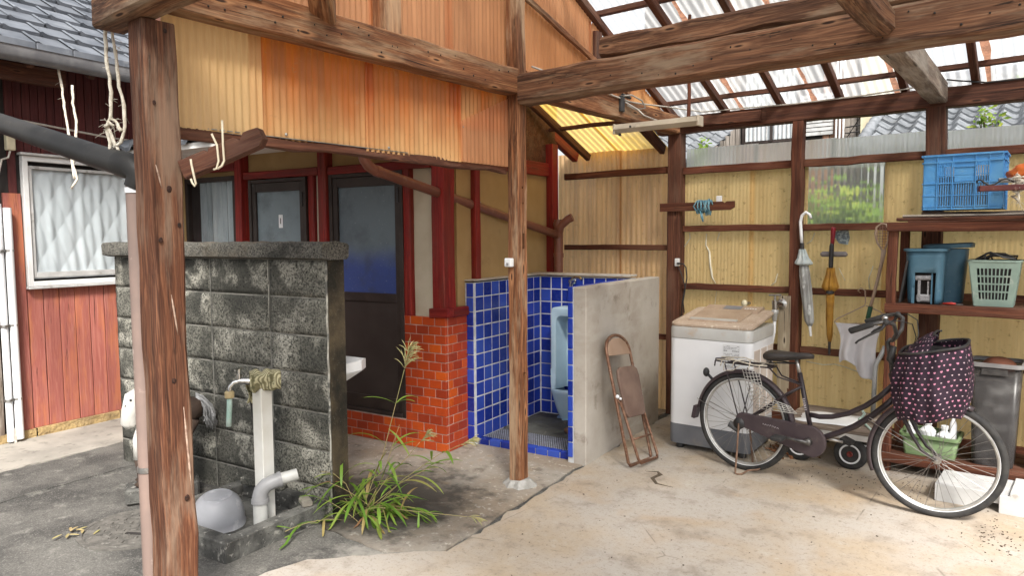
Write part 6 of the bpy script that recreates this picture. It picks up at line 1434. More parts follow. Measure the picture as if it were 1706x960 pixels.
def bagp(u, v_):
    a = u * 2 * math.pi; z = .60 + .40 * v_; zz = z
    wx = .152 + .016 * v_; wy = .178 + .012 * v_
    cx, sx = math.cos(a), math.sin(a); k = (abs(cx) ** 2.7 + abs(sx) ** 2.7) ** (-1 / 2.7)
    fold = .026 * mnoise.noise(Vector((cx * 3.2, sx * 3.2, v_ * 2.2))) + .010 * math.sin(a * 9 + 1.5 * math.sin(v_ * 3)) * (1 - v_) ** 1.2
    flare = .036 * math.sin(math.pi * min(1, (1 - v_) * .75)) - .02 * (1 - v_) ** 5
    zz += (.012 * math.sin(a * 5) + .03 * cx) * (1 - v_) + .042 * cx * v_ - .03 * max(0, -cx) * (1 - v_) * 0
    return ((wx + fold + flare) * cx * k, (wy + fold + flare) * sx * k, zz)
mb = MB(KT); mb.grid(bagp, 96, 22, uv=lambda u, v_: (u * 40, v_ * 13.5)); mb.add([], [])
bg_ = obj('basket_cover', mb, M['heart_cloth'], bk, smooth='all', label='dark purple basket cover printed with small pink hearts')
def lidp(u, v_):   # the crumpled flap folded back toward the rider
    a = math.pi * .5 + math.pi * u; cx, sx = math.cos(a), math.sin(a); k = (abs(cx) ** 3.2 + abs(sx) ** 3.2) ** (-1 / 3.2); r_ = 1 - v_ * .85
    return (.168 * cx * k * r_ + .03 * v_, .190 * sx * k * (1 - .25 * v_), .995 + .042 * cx * (1 - v_) + .085 * math.sin(v_ * 1.7) + .012 * mnoise.noise(Vector((u * 5, v_ * 4, 2))) - .02 * (1 - v_) * abs(cx))
mb = MB(KT); mb.grid(lidp, 40, 10, uv=lambda u, v_: (u * 20, 14 + v_ * 5)); mb.v = mb.v; obj('cover_flap', mb, M['heart_cloth'], bg_, smooth='all')
mb = MB(KT); mb.tube([(.168 * c_ * k_ + .004, .190 * s_ * k_, 1.002 + .042 * c_ + .006 * s_) for c_, s_, k_ in [(math.cos(t), math.sin(t), (abs(math.cos(t)) ** 3.2 + abs(math.sin(t)) ** 3.2) ** (-1 / 3.2)) for t in [2 * math.pi * i / 60 for i in range(60)]]], .008, 8, closed=True); obj('zip_edge', mb, M['black_plastic'], bg_, smooth='all')
mb = MB(KT); mb.tube([lidp(i / 30, 1.0) for i in range(31)], .006, 6); obj('zip_edge', mb, M['black_plastic'], bg_, smooth='all')
mb = MB(KT); loft(mb, [rr2(0, 0, .23, .27, .09, .63), rr2(0, 0, .27, .31, .09, .985)], True, False); obj('basket', mb, M['black_plastic'], bk, smooth=True)
bpart('front_lamp', 'chrome', lambda mb: (mb.ball((1.135, -.055, .60), .028, 12, 8), mb.tube([(1.02, -.03, .61), (1.135, -.055, .60)], .01, 6)))

# ================================================================== HAND CART behind the bicycle
hc_ = thing('hand_cart', 'low wooden hand cart on black rubber wheels behind the bicycle', 'cart', (-1.3, 5.5, 0))
M['hub_red'] = mat('hub_red', (.14, .022, .018), (.09, .015, .012), 12, rough=.5, spot=(.45, .40, .36), ssc=22, slo=.6, shi=.66)
for x, y in ((-1.155, 5.31), (-1.50, 5.31), (-1.155, 5.82), (-1.50, 5.82)):
    mb = MB(); mb.lathe([(.066, -.022), (.09, -.026), (.108, -.018), (.112, 0), (.108, .018), (.09, .026), (.066, .022)], 28, (x, y, .112), (0, 1, 0)); wh = obj('wheel', mb, M['black_rubber'], hc_, smooth='all')
    mb = MB(); mb.lathe([(.058, -.024), (.067, -.030), (.070, -.024)], 28, (x, y, .112), (0, 1, 0), caps=False); obj('rim', mb, M['plastic_white'], wh, smooth='all')
    mb = MB(); mb.lathe([(.0, -.026), (.018, -.030), (.022, -.020), (.050, -.016), (.060, -.024)], 24, (x, y, .112), (0, 1, 0), caps=False); obj('hub_disc', mb, M['hub_red'], wh, smooth=True)
for y in (5.31, 5.82): mb = MB(); mb.tube([(-1.60, y + .06, .235), (-1.03, y + .06, .235)], .02, 8); mb.box((-1.155, y + .03, .19), (.05, .04, .11)); mb.box((-1.50, y + .03, .19), (.05, .04, .11)); obj('axle_frame', mb, M['steel'], hc_)
for i in range(4): mb = MB(); mb.timber((-1.62, 5.34 + i * .155, .275), (-1.0, 5.34 + i * .155, .275), .145, .035, segs=4, seed=720 + i); obj('deck_board', mb, M['wood_grey'], hc_)
mb = MB(); mb.b2(-1.62, -1.0, 5.25, 5.262, .225, .262); obj('edge_strip', mb, M['alu_white'], hc_)
M['tube_grey'] = mat('tube_grey', (.44, .45, .45), (.36, .37, .37), 9, rough=.4, metal=.3)
mb = MB(); mb.tube([(-1.135, 5.90, .25), (-1.13, 5.91, .60), (-1.128, 5.92, .66), (-1.10, 5.93, .72), (-1.07, 5.93, .80)], .017, 12); obj('handle', mb, M['tube_grey'], hc_, smooth='all')
mb = crump((-1.33, 5.50, .293), .42, .34, .006, .012, 9, 18, 14, Matrix.Identity(4), .12, .006); obj('paper_sheet', mb, M['plastic_white'], smooth='all', label='white crumpled paper sheet lying on the hand cart', cat='paper')
rope('cord', [[(-1.16, 5.55, .30), (-1.12, 5.50, .31), (-1.08, 5.42, .30), (-1.03, 5.33, .295), (-.99, 5.27, .27), (-.985, 5.26, .20)], [(-1.18, 5.70, .36), (-1.14, 5.64, .33), (-1.16, 5.55, .30)]], .009, 'green cord draped over the right end of the hand cart', 'cord', 0, 'rope_green' if 'rope_green' in M else 'hose_green')

# ================================================================== SHELF RACK and what stands on it
sf = thing('shelf_rack', 'dark red timber shelf rack at the right end of the yellow back wall', 'shelf', (-.3, 5.65, 0))
def shelf(name, p0, p1, wd_, h_, m='wood_rail', **k): return stick(name, p0, p1, wd_, h_, m, sf, **k)
for x in (-.955, .52):
    for y in (5.445, 5.90): shelf('leg', (x, y, .0), (x, y, 1.665), .058, .055, up=(0, 1, 0), segs=5, seed=740 + int(y * 10 + x * 7))
for i, z in enumerate((.105, 1.146, 1.695)):
    shelf('front_rail', (-.985, 5.405, z), (.55, 5.405, z), .03, .062, segs=10, jit=.0018, seed=760 + i)
    for j in range(4): shelf('shelf_board', (-.98, 5.49 + j * .125, z + .018), (.55, 5.49 + j * .125, z + .018), .12, .022, 'wood_grey' if z > 1.5 else 'wood_dark', segs=5, seed=770 + i * 5 + j)
for i, z in enumerate((.13, 1.14)): shelf('side_rail', (-.955, 5.44, z), (-.955, 5.92, z), .03, .06, segs=3, seed=790 + i)
for i, (x0, x1, y, z, h_, m_) in enumerate(((-.93, .5, 5.46, 1.745, .022, 'wood_dark'), (-.90, .5, 5.50, 1.766, .018, 'wood_grey'), (-.80, .5, 5.58, 1.784, .018, 'wood_grey'), (-.86, .45, 5.42, 1.726 + .001, .014, 'wood_dark'))):
    mb = MB(); mb.timber((x0, y, z), (x1, y - .02, z + .004), .13 if i < 3 else .05, h_, segs=6, jit=.002, seed=800 + i); obj('loose_plank', mb, M[m_], label=('dark loose plank, lower of the stack on the top shelf', 'grey loose plank in the middle of the stack on the top shelf', 'pale grey plank directly under the blue crate', 'thin dark lath at the front of the top shelf')[i], cat='plank')
# blue crate
q = N('crate_blue'); v = q.coord('Object'); col = q.mix(q.ramp(q.noise(v, 6, 4), .4, .65), C4((.075, .28, .60)), C4((.12, .34, .62))); col = q.mix(q.ramp(q.noise(v, 18, 5, .7), .6, .75, 0, .5), col, C4((.25, .42, .58))); M['crate_blue'] = q.done(q.prin(col, .42, 0, None, .45))
cr_ = thing('crate', 'bright blue slotted plastic crate on the top shelf', 'crate', (-.57, 5.61, 1.80))
CX0, CX1, CY0, CY1, CZ0, CZ1 = -.785, -.35, 5.46, 5.78, 1.805, 2.165
def crate_panel(mb, o, u, v_, n_):      # slotted side: o corner, u along, v up, n outward
    o, u, v_, n_ = Vector(o), Vector(u), Vector(v_), Vector(n_); L = u.length; Hh = v_.length; u.normalize(); v_.normalize()
    def bx_(a0, a1, b0, b1, t0=0.0, t1=.006):
        p = [o + u * a + v_ * b + n_ * t for t in (t0, t1) for b in (b0, b1) for a in (a0, a1)]
        mb.add(p, [(0, 2, 3, 1), (4, 5, 7, 6), (0, 1, 5, 4), (2, 6, 7, 3), (0, 4, 6, 2), (1, 3, 7, 5)])
    bx_(0, L, Hh - .012, Hh, 0, .018); bx_(0, L, Hh - .055, Hh - .046, 0, .014); bx_(0, L, 0, .012, 0, .008); bx_(0, L, Hh * .47, Hh * .49, 0, .011); bx_(0, L, Hh * .25, Hh * .265, 0, .009); bx_(0, L, Hh * .05, Hh * .07, 0, .009)
    bx_(0, L * .17, 0, Hh - .05, .0, .005); bx_(L * .83, L, 0, Hh - .05, .0, .005); bx_(L * .40, L * .66, Hh * .50, Hh - .05, .001, .005); bx_(0, L, Hh - .05, Hh - .01, .001, .004)
    bx_(L * .38, L * .68, Hh * .76, Hh * .775, .004, .012)
    for a in (.17, .37, .66, .83): bx_(L * a, L * a + .006, 0, Hh, 0, .012)
    for seg, z0, z1 in (((.18, .37), .06, .84), ((.38, .66), .06, .48), ((.67, .83), .06, .84)):
        n = int((seg[1] - seg[0]) * L / .0125)
        for i in range(n): a = seg[0] * L + (i + .5) * (seg[1] - seg[0]) * L / n; bx_(a - .0028, a + .0028, Hh * z0, Hh * z1, .001, .005)
    bx_(L * .17, L * .83, Hh * .62, Hh * .635, .001, .007)
for nm, a in (('front_panel', ((CX0, CY0, CZ0), (CX1 - CX0, 0, 0), (0, 0, CZ1 - CZ0), (0, -1, 0))), ('side_panel', ((CX0, CY1, CZ0), (0, CY0 - CY1, 0), (0, 0, CZ1 - CZ0), (-1, 0, 0))), ('back_panel', ((CX1, CY1, CZ0), (CX0 - CX1, 0, 0), (0, 0, CZ1 - CZ0), (0, 1, 0))), ('side_panel', ((CX1, CY0, CZ0), (0, CY1 - CY0, 0), (0, 0, CZ1 - CZ0), (1, 0, 0)))):
    mb = MB(); crate_panel(mb, *a); obj(nm, mb, M['crate_blue'], cr_)
mb = MB(); mb.b2(CX0, CX1, CY0, CY1, CZ0, CZ0 + .006); obj('base', mb, M['crate_blue'], cr_)
mb = MB(); loft(mb, [rr2(-.57, 5.62, .40, .29, .03, 1.812), rr2(-.57, 5.62, .40, .29, .03, 2.02)]); obj('bundle', mb, mat('bundle', (.16, .26, .36), (.30, .34, .34), 5, rough=.9, bump=.5, bsc=30), smooth=True, label='pale blue bundle glimpsed inside the slotted blue crate', cat='bundle')
# maroon pole, grey pole, orange bag and cord at the end of the top shelf
bx0 = MB(); bx0.b2(-.02, .34, 5.42, 5.80, 1.795, 1.90, .004); obj('carton', bx0, mat('carton', (.36, .25, .14), (.30, .20, .11), 5, rough=.85), label='brown carton on the right end of the top shelf', cat='carton')
M['maroon'] = mat('maroon', (.075, .014, .014), (.11, .025, .02), 14, rough=.4, spot=(.2, .1, .08), ssc=30)
mb = MB(); mb.box((-.17, 5.24, 1.922), (.60, .05, .034), Matrix.Rotation(R(20), 4, 'Z') @ Matrix.Rotation(R(-1), 4, 'Y'), .004); mr = obj('maroon_pole', mb, M['maroon'], label='flat maroon pole sticking out in front of the blue crate', cat='pole')
mb = MB(); mb.tube([(-.36, 5.30, 1.972), (-.1, 5.40, 1.962), (.25, 5.52, 1.945)], .015, 10); obj('grey_pole', mb, M['tube_grey'], smooth='all', label='short grey pole lying above the maroon pole at the right edge', cat='pole')
M['orange_nylon'] = mat('orange_nylon', (.62, .16, .03), (.48, .10, .02), 8, rough=.5, bump=.3, bsc=30)
mb = MB(); mb.ball((-.22, 5.40, 2.01), .10, 18, 12, (1.05, .9, .62), .25, 2); obj('orange_bag', mb, M['orange_nylon'], smooth='all', label='orange nylon bundle at the right edge of the top shelf', cat='bag')
mb = MB(); mb.tube([(-.465, 5.19, 1.955), (-.46, 5.19, 1.97), (-.445, 5.19, 1.974), (-.425, 5.19, 1.955), (-.40, 5.19, 1.938), (-.37, 5.2, 1.945), (-.34, 5.21, 1.97), (-.315, 5.22, 1.976), (-.29, 5.23, 1.96), (-.26, 5.24, 1.945), (-.2, 5.27, 1.945)], .0055, 7); obj('black_cable', mb, M['black_plastic'], smooth='all', label='wavy black cable lying along the maroon pole', cat='cable')
rope('string', [[(-.27 + .02 * math.sin(i * 2.1), 5.22 + .015 * math.cos(i * 1.7), 2.0 - .012 * i) for i in range(14)], [(-.25 + .03 * math.cos(i * 1.9), 5.22, 1.985 - .008 * i) for i in range(12)], [(-.255, 5.21, 1.9), (-.25, 5.21, 1.83)]], .006, 'pale blue string tangle hanging at the end of the maroon pole', 'string', 30, 'rope_white', 8)
# blue tub pair
M['tub_blue'] = mat('tub_blue', (.055, .135, .20), (.085, .175, .24), 5, rough=.5, spot=(.15, .23, .28), ssc=14, slo=.58, shi=.75)
tb_ = thing('plastic_tub', 'dusty blue plastic tub with a square hole cut in its front on the middle shelf', 'tub', (-.765, 5.56, 1.177))
def tubring(cx, cy, z, k_): return rr2(cx, cy, .20 + .034 * k_, .20 + .034 * k_, .05 + .01 * k_, z)
mb = MB(); o_r = [tubring(-.765, 5.56, 1.179 + .36 * t, t) for t in (0, .1, .2, .3, .4, .5, .58, .7, .85, 1.0)]
n = len(o_r[0]); vs = [p for r_ in o_r for p in r_]; fs = []
for j in range(9):
    for i in range(n):
        a, b = vs[j * n + i], vs[j * n + (i + 1) % n]
        mid = ((a[0] + b[0]) / 2, (a[1] + b[1]) / 2)
        if mid[1] < 5.475 and -.825 < mid[0] < -.70 and j < 6: continue
        fs.append((j * n + i, j * n + (i + 1) % n, (j + 1) * n + (i + 1) % n, (j + 1) * n + i))
# split the flat front so the hole has straight sides
mb.add(vs, fs); ob_ = obj('body', mb, M['tub_blue'], tb_, smooth=True); ob_.modifiers.new('s', 'SOLIDIFY').thickness = .004
mb = MB()
fy = 5.46
mb.b2(-.868 + .05, -.835, fy - .002, fy + .004, 1.179, 1.388); mb.b2(-.722, -.765 + .052, fy - .002, fy + .004, 1.179, 1.388); obj('front_strip', mb, M['tub_blue'], tb_)
mb = MB(); loft(mb, [rr2(-.765, 5.56, .24, .24, .06, 1.528), rr2(-.765, 5.56, .262, .262, .062, 1.532), rr2(-.765, 5.56, .262, .262, .062, 1.548), rr2(-.765, 5.56, .228, .228, .055, 1.548), rr2(-.765, 5.56, .228, .228, .055, 1.50)], False, False); obj('rim', mb, M['tub_blue'], tb_, smooth=True)
mb = MB(); mb.b2(-.86, -.67, 5.48, 5.65, 1.181, 1.186); mb.b2(-.855, -.675, 5.50, 5.505, 1.186, 1.42); obj('inner_shade', mb, M['void'], tb_)  # dark sheets stand in for the shade inside the tub
mb = MB(); mb.tube([(-.815, 5.475, 1.35), (-.725, 5.475, 1.355)], .018, 10); mb.b2(-.80, -.785, 5.465, 5.48, 1.19, 1.34); mb.b2(-.745, -.735, 5.47, 5.485, 1.19, 1.33); mb.box((-.765, 5.48, 1.215), (.09, .03, .05), None, .008); obj('machine_part', mb, M['ink_grey'], label='small grey machine part standing inside the hole of the blue tub', cat='machine part')
t2 = thing('plastic_tub', 'second blue tub standing close behind the cut one, its lid tilted', 'tub', (-.66, 5.72, 1.177))
mb = MB(); loft(mb, [rr2(-.665, 5.71, .20, .18, .05, 1.179), rr2(-.665, 5.71, .25, .22, .06, 1.545)]); obj('body', mb, M['tub_blue'], t2, smooth=True)
mb = MB(); T_ = Matrix.Translation((-.655, 5.70, 1.56)) @ Matrix.Rotation(R(-3), 4, 'Y'); mb.T = T_; loft(mb, [rr2(0, 0, .29, .25, .06, -.012), rr2(0, 0, .295, .255, .06, .014), rr2(0, 0, .26, .22, .06, .022)]); obj('lid', mb, M['tub_blue'], t2, smooth=True)
mb = MB(); mb.box((-.885, 5.52, 1.325), (.012, .16, .29), Matrix.Rotation(R(8), 4, 'Y'), .002); obj('black_board', mb, M['black_plastic'], label='thin black board leaning at the left end of the middle shelf', cat='board')
kf = thing('cutter', 'small red handled cutter lying on the front of the middle shelf', 'cutter', (-.60, 5.47, 1.178))
mb = MB(); mb.tube([(-.65, 5.455, 1.186), (-.60, 5.452, 1.188), (-.575, 5.45, 1.187)], [.006, .009, .006], 8); obj('handle', mb, mat('red_plastic', (.45, .04, .03), (.36, .03, .025), 12, rough=.4), kf, smooth='all')
mb = MB(); mb.b2(-.575, -.535, 5.444, 5.454, 1.184, 1.187); obj('blade', mb, M['steel'], kf)
# pale green basket
M['basket_green'] = mat('basket_green', (.27, .36, .31), (.22, .30, .26), 6, rough=.5, spot=(.34, .40, .35), ssc=14)
gb = thing('basket', 'pale green perforated plastic basket holding black cables on the middle shelf', 'basket', (-.375, 5.55, 1.177))
def gpanel(mb, P00, P10, P11, P01, nx, nz, mx, mz0, mz1, n_):
    P00, P10, P11, P01 = map(Vector, (P00, P10, P11, P01)); n_ = Vector(n_) * .006
    f = lambda a, b: P00.lerp(P10, a).lerp(P01.lerp(P11, a), b)
    def cell(a0, a1, b0, b1):
        p = [f(a0, b0), f(a1, b0), f(a1, b1), f(a0, b1)]; q2 = [x + n_ for x in p]; mb.add(p + q2, [(0, 3, 2, 1), (4, 5, 6, 7), (0, 1, 5, 4), (1, 2, 6, 5), (2, 3, 7, 6), (3, 0, 4, 7)])
    cell(0, mx, 0, 1); cell(1 - mx, 1, 0, 1); cell(mx, 1 - mx, 0, mz0); cell(mx, 1 - mx, 1 - mz1, 1)
    cw = (1 - 2 * mx) / nx; chh = (1 - mz0 - mz1) / nz
    for i in range(nx + 1): a = mx + i * cw; cell(max(mx, a - cw * .16), min(1 - mx, a + cw * .16), mz0, 1 - mz1)
    for j in range(1, nz): b = mz0 + j * chh; cell(mx, 1 - mx, b - chh * .1, b + chh * .1)
b0 = [(-.475, 5.46), (-.275, 5.46), (-.275, 5.64), (-.475, 5.64)]; b1 = [(-.508, 5.43), (-.242, 5.43), (-.242, 5.67), (-.508, 5.67)]; zb, zt_ = 1.181, 1.465
for i, nn in enumerate(((0, -1, 0), (1, 0, 0), (0, 1, 0), (-1, 0, 0))):
    j = (i + 1) % 4; mb = MB(); gpanel(mb, (*b0[i], zb), (*b0[j], zb), (*b1[j], zt_), (*b1[i], zt_), 9, 4, .13, .16, .14, nn); obj('panel', mb, M['basket_green'], gb)
mb = MB(); mb.b2(-.475, -.275, 5.46, 5.64, 1.179, 1.185); obj('base', mb, M['basket_green'], gb)
mb = MB(); loft(mb, [rr2(-.375, 5.55, .272, .246, .03, 1.462), rr2(-.375, 5.55, .292, .262, .035, 1.466), rr2(-.375, 5.55, .292, .262, .035, 1.478), rr2(-.375, 5.55, .262, .236, .03, 1.478)], False, False); obj('rim', mb, M['basket_green'], gb, smooth=True)
mb = MB(); mb.b2(-.465, -.285, 5.475, 5.63, 1.19, 1.44, .02); rr = random.Random(12)
for i in range(7): mb.tube([(-.49 + rr.random() * .1, 5.45 + rr.random() * .15, 1.478), (-.42 + rr.random() * .05, 5.5, 1.50 + rr.random() * .03), (-.36 + rr.random() * .1, 5.5 + rr.random() * .1, 1.50 + rr.random() * .02), (-.27, 5.5 + rr.random() * .12, 1.482)], .007, 6)
mb.tube([(-.43, 5.47, 1.47), (-.425, 5.47, 1.52), (-.40, 5.47, 1.528), (-.33, 5.48, 1.495), (-.27, 5.5, 1.485)], .006, 6); obj('cable_tangle', mb, M['black_plastic'], smooth=True, label='black cable tangle filling the pale green basket', cat='cables')
# clear bin with a brown ball
q = N('bin_clear'); v = q.coord('Object'); nz = q.noise(v, 9, 5, .6); p = q.prin(q.mix(q.ramp(nz, .45, .75), C4((.085, .08, .078)), C4((.16, .155, .15))), .3, 0, None, .5); tp = q.n('BsdfTransparent'); tp.inputs['Color'].default_value = (.75, .75, .76, 1)
M['bin_clear'] = q.done(q.mixs(q.ramp(nz, .35, .7, .62, .45), p, tp.outputs[0]))
bn = thing('storage_bin', 'tall scuffed clear plastic bin on the lowest shelf', 'bin', (-.35, 5.58, .135))
mb = MB(); loft(mb, [rr2(-.345, 5.60, .22, .25, .03, .137), rr2(-.345, 5.60, .23, .26, .035, .16), rr2(-.345, 5.60, .275, .30, .04, .79)], True, False); o_ = obj('body', mb, M['bin_clear'], bn, smooth=True); o_.modifiers.new('s', 'SOLIDIFY').thickness = .003
mb = MB(); loft(mb, [rr2(-.345, 5.60, .275, .30, .04, .785), rr2(-.345, 5.60, .305, .33, .05, .79), rr2(-.345, 5.60, .305, .33, .05, .815), rr2(-.345, 5.60, .27, .295, .04, .815)], False, False); obj('rim', mb, mat('bin_rim', (.24, .235, .235), (.18, .175, .175), 6, rough=.4), bn, smooth=True)
mb = MB(); mb.b2(-.42, -.28, 5.440, 5.446, .74, .785, .002); obj('handle_tab', mb, M['bin_clear'], bn)
mb = MB(); mb.ball((-.335, 5.62, .775), .085, 20, 14, (1.15, 1, .75)); obj('brown_ball', mb, mat('brown_ball', (.16, .055, .03), (.11, .04, .022), 12, rough=.8, bump=.5, bsc=40), smooth='all', label='reddish brown ball at the top of the clear bin', cat='ball')
mb = MB(); loft(mb, [rr2(-.345, 5.60, .19, .22, .03, .15), rr2(-.345, 5.60, .22, .25, .03, .69)]); obj('packed_sacks', mb, mat('dark_goods', (.07, .055, .05), (.14, .12, .11), 6, rough=.8, bump=.4, bsc=25), smooth=True, label='dark sacks packed inside the clear bin', cat='sacks')
mb = MB(); loft(mb, [rr2(-.06, 5.62, .2, .2, .04, .137), rr2(-.06, 5.62, .22, .22, .06, .55), rr2(-.06, 5.62, .18, .18, .06, .62)]); obj('white_jug', mb, M['plastic_white'], smooth=True, label='white plastic jug at the right edge of the lowest shelf', cat='jug')
# green tray with white bottles
M['tray_green'] = mat('tray_green', (.145, .225, .10), (.185, .265, .13), 6, rough=.5)
gt = thing('green_tray', 'shallow moss green tray of white bottles on the lowest shelf', 'tray', (-.70, 5.57, .135))
mb = MB(); loft(mb, [rr2(-.70, 5.57, .30, .22, .02, .137), rr2(-.70, 5.57, .33, .25, .025, .27)], True, False); o_ = obj('body', mb, M['tray_green'], gt, smooth=True); o_.modifiers.new('s', 'SOLIDIFY').thickness = .004
mb = MB(); loft(mb, [rr2(-.70, 5.57, .332, .252, .025, .26), rr2(-.70, 5.57, .36, .28, .03, .265), rr2(-.70, 5.57, .36, .28, .03, .285), rr2(-.70, 5.57, .325, .245, .025, .285)], False, False); obj('rim', mb, M['tray_green'], gt, smooth=True)
for i, (x, y, h_, r_) in enumerate(((-.82, 5.53, .26, .028), (-.72, 5.55, .22, .05), (-.62, 5.53, .20, .045), (-.575, 5.57, .30, .022))):
    mb = MB(); mb.lathe([(r_ * .95, 0), (r_, .01), (r_, h_ * .72), (r_ * .5, h_ * .84), (r_ * .4, h_ * .86), (r_ * .4, h_ * .97)], 16, (x, y, .141)); bo = thing('bottle', ('slim white bottle at the left end of the green tray', 'wide white bottle in the middle of the green tray', 'squat white bottle right of the middle in the green tray', 'tall thin white bottle at the right end of the green tray')[i], 'bottle', (x, y, .141), 0, 'white bottles in the green tray')
    obj('body', mb, M['plastic_white'], bo, smooth=True); mb = MB(); mb.lathe([(r_ * .5, h_ * .93), (r_ * .52, h_ * 1.04), (r_ * .3, h_ * 1.06)], 14, (x, y, .141)); obj('cap', mb, M['plastic_white'], bo, smooth=True)
# polystyrene pieces on the floor
M['foam'] = mat('foam', (.60, .60, .59), (.52, .52, .51), 9, rough=.9, bump=.3, bsc=160, spot=(.42, .38, .34), ssc=10, slo=.6, shi=.72); M['foam_top'] = M['foam']
mb = MB(); mb.prism([(-.60, 4.985, .0), (-.36, 4.995, 0), (-.36, 4.995, .05), (-.26, 5.0, .05), (-.26, 5.0, .112), (-.60, 4.985, .112)], (.01, .33, 0)); obj('foam_block', mb, M['foam'], bevel=.004, label='white polystyrene packing block with a notch behind the front wheel', cat='foam block')
mb = MB(); mb.prism([(-.27, 4.975, 0), (.15, 4.985, 0), (.15, 4.985, .13), (-.22, 4.977, .13), (-.22, 4.977, .112), (-.27, 4.975, .112)], (.012, .35, 0)); obj('foam_block', mb, M['foam'], bevel=.004, label='white polystyrene packing block at the right edge of the floor', cat='foam block')
# ================================================================== THINGS HANGING ON THE BACK WALL
HYP = 5.955
def umbrella(name, x, z_top, z_bot, x_bot, canopy_z, wmax, mc, mh, label, hookd):
    t = thing('umbrella', label, 'umbrella', (x, HYP, z_bot))
    return t
M['umb_clear'] = mat('umb_clear', (.42, .43, .42), (.26, .26, .25), 12, rough=.22, spot=(.62, .64, .63), ssc=26, stretch=(1, 1, .35), coat=.3); M['umb_top'] = mat('umb_top', (.36, .42, .43), (.52, .56, .55), 22, rough=.4)
def pleat(mb, c0, c1, prof, n=40, fold=.0035, k_=7, twist=0.0):
    """furled canopy: rings from c0 to c1, prof = (t, radius)"""
    c0, c1 = Vector(c0), Vector(c1); rings = []
    for t, r_ in prof:
        c = c0.lerp(c1, t); rings.append([(c.x + (r_ + fold * math.sin(k_ * a + twist * t)) * math.cos(a), c.y + (r_ + fold * math.sin(k_ * a + twist * t)) * .7 * math.sin(a), c.z) for a in [2 * math.pi * i / n for i in range(n)]])
    loft(mb, rings)
ua = thing('umbrella', 'clear plastic umbrella with a white crook handle hung on the thin wall post', 'umbrella', (-1.69, HYP, .83))
A0, A1 = Vector((-1.70, HYP, 1.56)), Vector((-1.615, HYP, .83))
mb = MB(); hk = [A0 + Vector((0, 0, 0)), Vector((-1.708, HYP, 1.65)), Vector((-1.716, HYP, 1.75)), Vector((-1.705, HYP, 1.80)), Vector((-1.675, HYP, 1.825)), Vector((-1.645, HYP, 1.805)), Vector((-1.637, HYP, 1.775))]
mb.tube(hk, .0125, 10); obj('handle', mb, M['plastic_white'], ua, smooth='all')
mb = MB(); mb.tube([A0 + Vector((0, 0, .02)), A0 - Vector((-.002, 0, .03))], .017, 10); obj('collar', mb, M['black_plastic'], ua, smooth=True)
mb = MB(); d_ = A1 - A0; pleat(mb, A0 + d_ * .04, A0 + d_ * .22, [(0, .02), (.2, .026), (.55, .04), (.8, .062), (.9, .064), (.97, .048), (1, .028)], fold=.006, k_=8); obj('canopy_top', mb, M['umb_top'], ua, smooth=True)
mb = MB(); pleat(mb, A0 + d_ * .215, A0 + d_ * .89, [(0, .030), (.1, .036), (.35, .040), (.7, .037), (.92, .033), (1, .012)], fold=.005, k_=6, twist=2.0); obj('canopy', mb, M['umb_clear'], ua, smooth='all')
mb = MB(); mb.tube([A0 + d_ * .885, A1], [.011, .009], 8); obj('ferrule', mb, M['plastic_white'], ua, smooth=True)
ub_ = thing('umbrella', 'mustard yellow furled umbrella with a dark red and black grip', 'umbrella', (-1.47, HYP, .69))
M['mustard'] = mat('mustard', (.36, .185, .025), (.26, .125, .018), 14, rough=.65, bump=.1); M['grip_red'] = mat('grip_red', (.22, .012, .022), (.16, .01, .018), 10, rough=.35)
mb = MB(); mb.tube([(-1.465, HYP, 1.705), (-1.466, HYP, 1.69), (-1.47, HYP, 1.60), (-1.471, HYP, 1.57)], [.014, .019, .015, .014], 10); obj('grip', mb, M['grip_red'], ub_, smooth='all')
mb = MB(); mb.tube([(-1.471, HYP, 1.58), (-1.475, HYP, 1.555), (-1.477, HYP, 1.40), (-1.478, HYP, 1.38)], [.014, .017, .017, .014], 10); obj('shaft', mb, M['black_plastic'], ub_, smooth='all')
mb = MB(); pleat(mb, (-1.477, HYP, 1.385), (-1.478, HYP, 1.20), [(0, .022), (.3, .03), (.7, .052), (.82, .058), (.9, .05), (1, .026)], fold=.008, k_=8); obj('canopy_top', mb, M['mustard'], ub_, smooth=True)
mb = MB(); mb.tube([(-1.478, HYP, 1.205), (-1.478, HYP, 1.18)], .030, 14); obj('tie_band', mb, M['black_plastic'], ub_, smooth=True)
mb = MB(); pleat(mb, (-1.478, HYP, 1.19), (-1.473, HYP, .79), [(0, .028), (.1, .030), (.5, .027), (.85, .021), (1, .010)], fold=.0035, k_=5, twist=7.0); obj('canopy', mb, M['mustard'], ub_, smooth='all')
mb = MB(); mb.tube([(-1.473, HYP, .80), (-1.472, HYP, .695)], [.011, .009], 8); obj('ferrule', mb, M['black_plastic'], ub_, smooth=True)
# grey brush bar and blue patch behind the yellow umbrella
mb = MB(); mb.b2(-1.57, -1.37, 5.985, 6.03, 1.47, 1.512, .014); obj('brush_bar', mb, mat('bar_grey', (.22, .20, .20), (.17, .155, .155), 8, rough=.5), label='rounded grey bar fixed on the yellow wall behind the mustard umbrella', cat='bar')
q = N('patch_blue'); v = q.coord('Object'); f = q.ramp(q.noise(v, 40, 5, .7), .45, .6); M['patch_blue'] = q.done(q.prin(q.mix(f, C4((.10, .13, .15)), C4((.36, .42, .42))), .5))
mb = MB(); mb.prism([(-1.478, 6.08, 1.675), (-1.385, 6.08, 1.685), (-1.372, 6.08, 1.62), (-1.385, 6.08, 1.565), (-1.45, 6.08, 1.575), (-1.49, 6.08, 1.63)], (0, -.004, 0)); obj('wall_patch', mb, M['patch_blue'], label='mottled blue grey patch stuck on the wall behind the dark red grip', cat='patch')
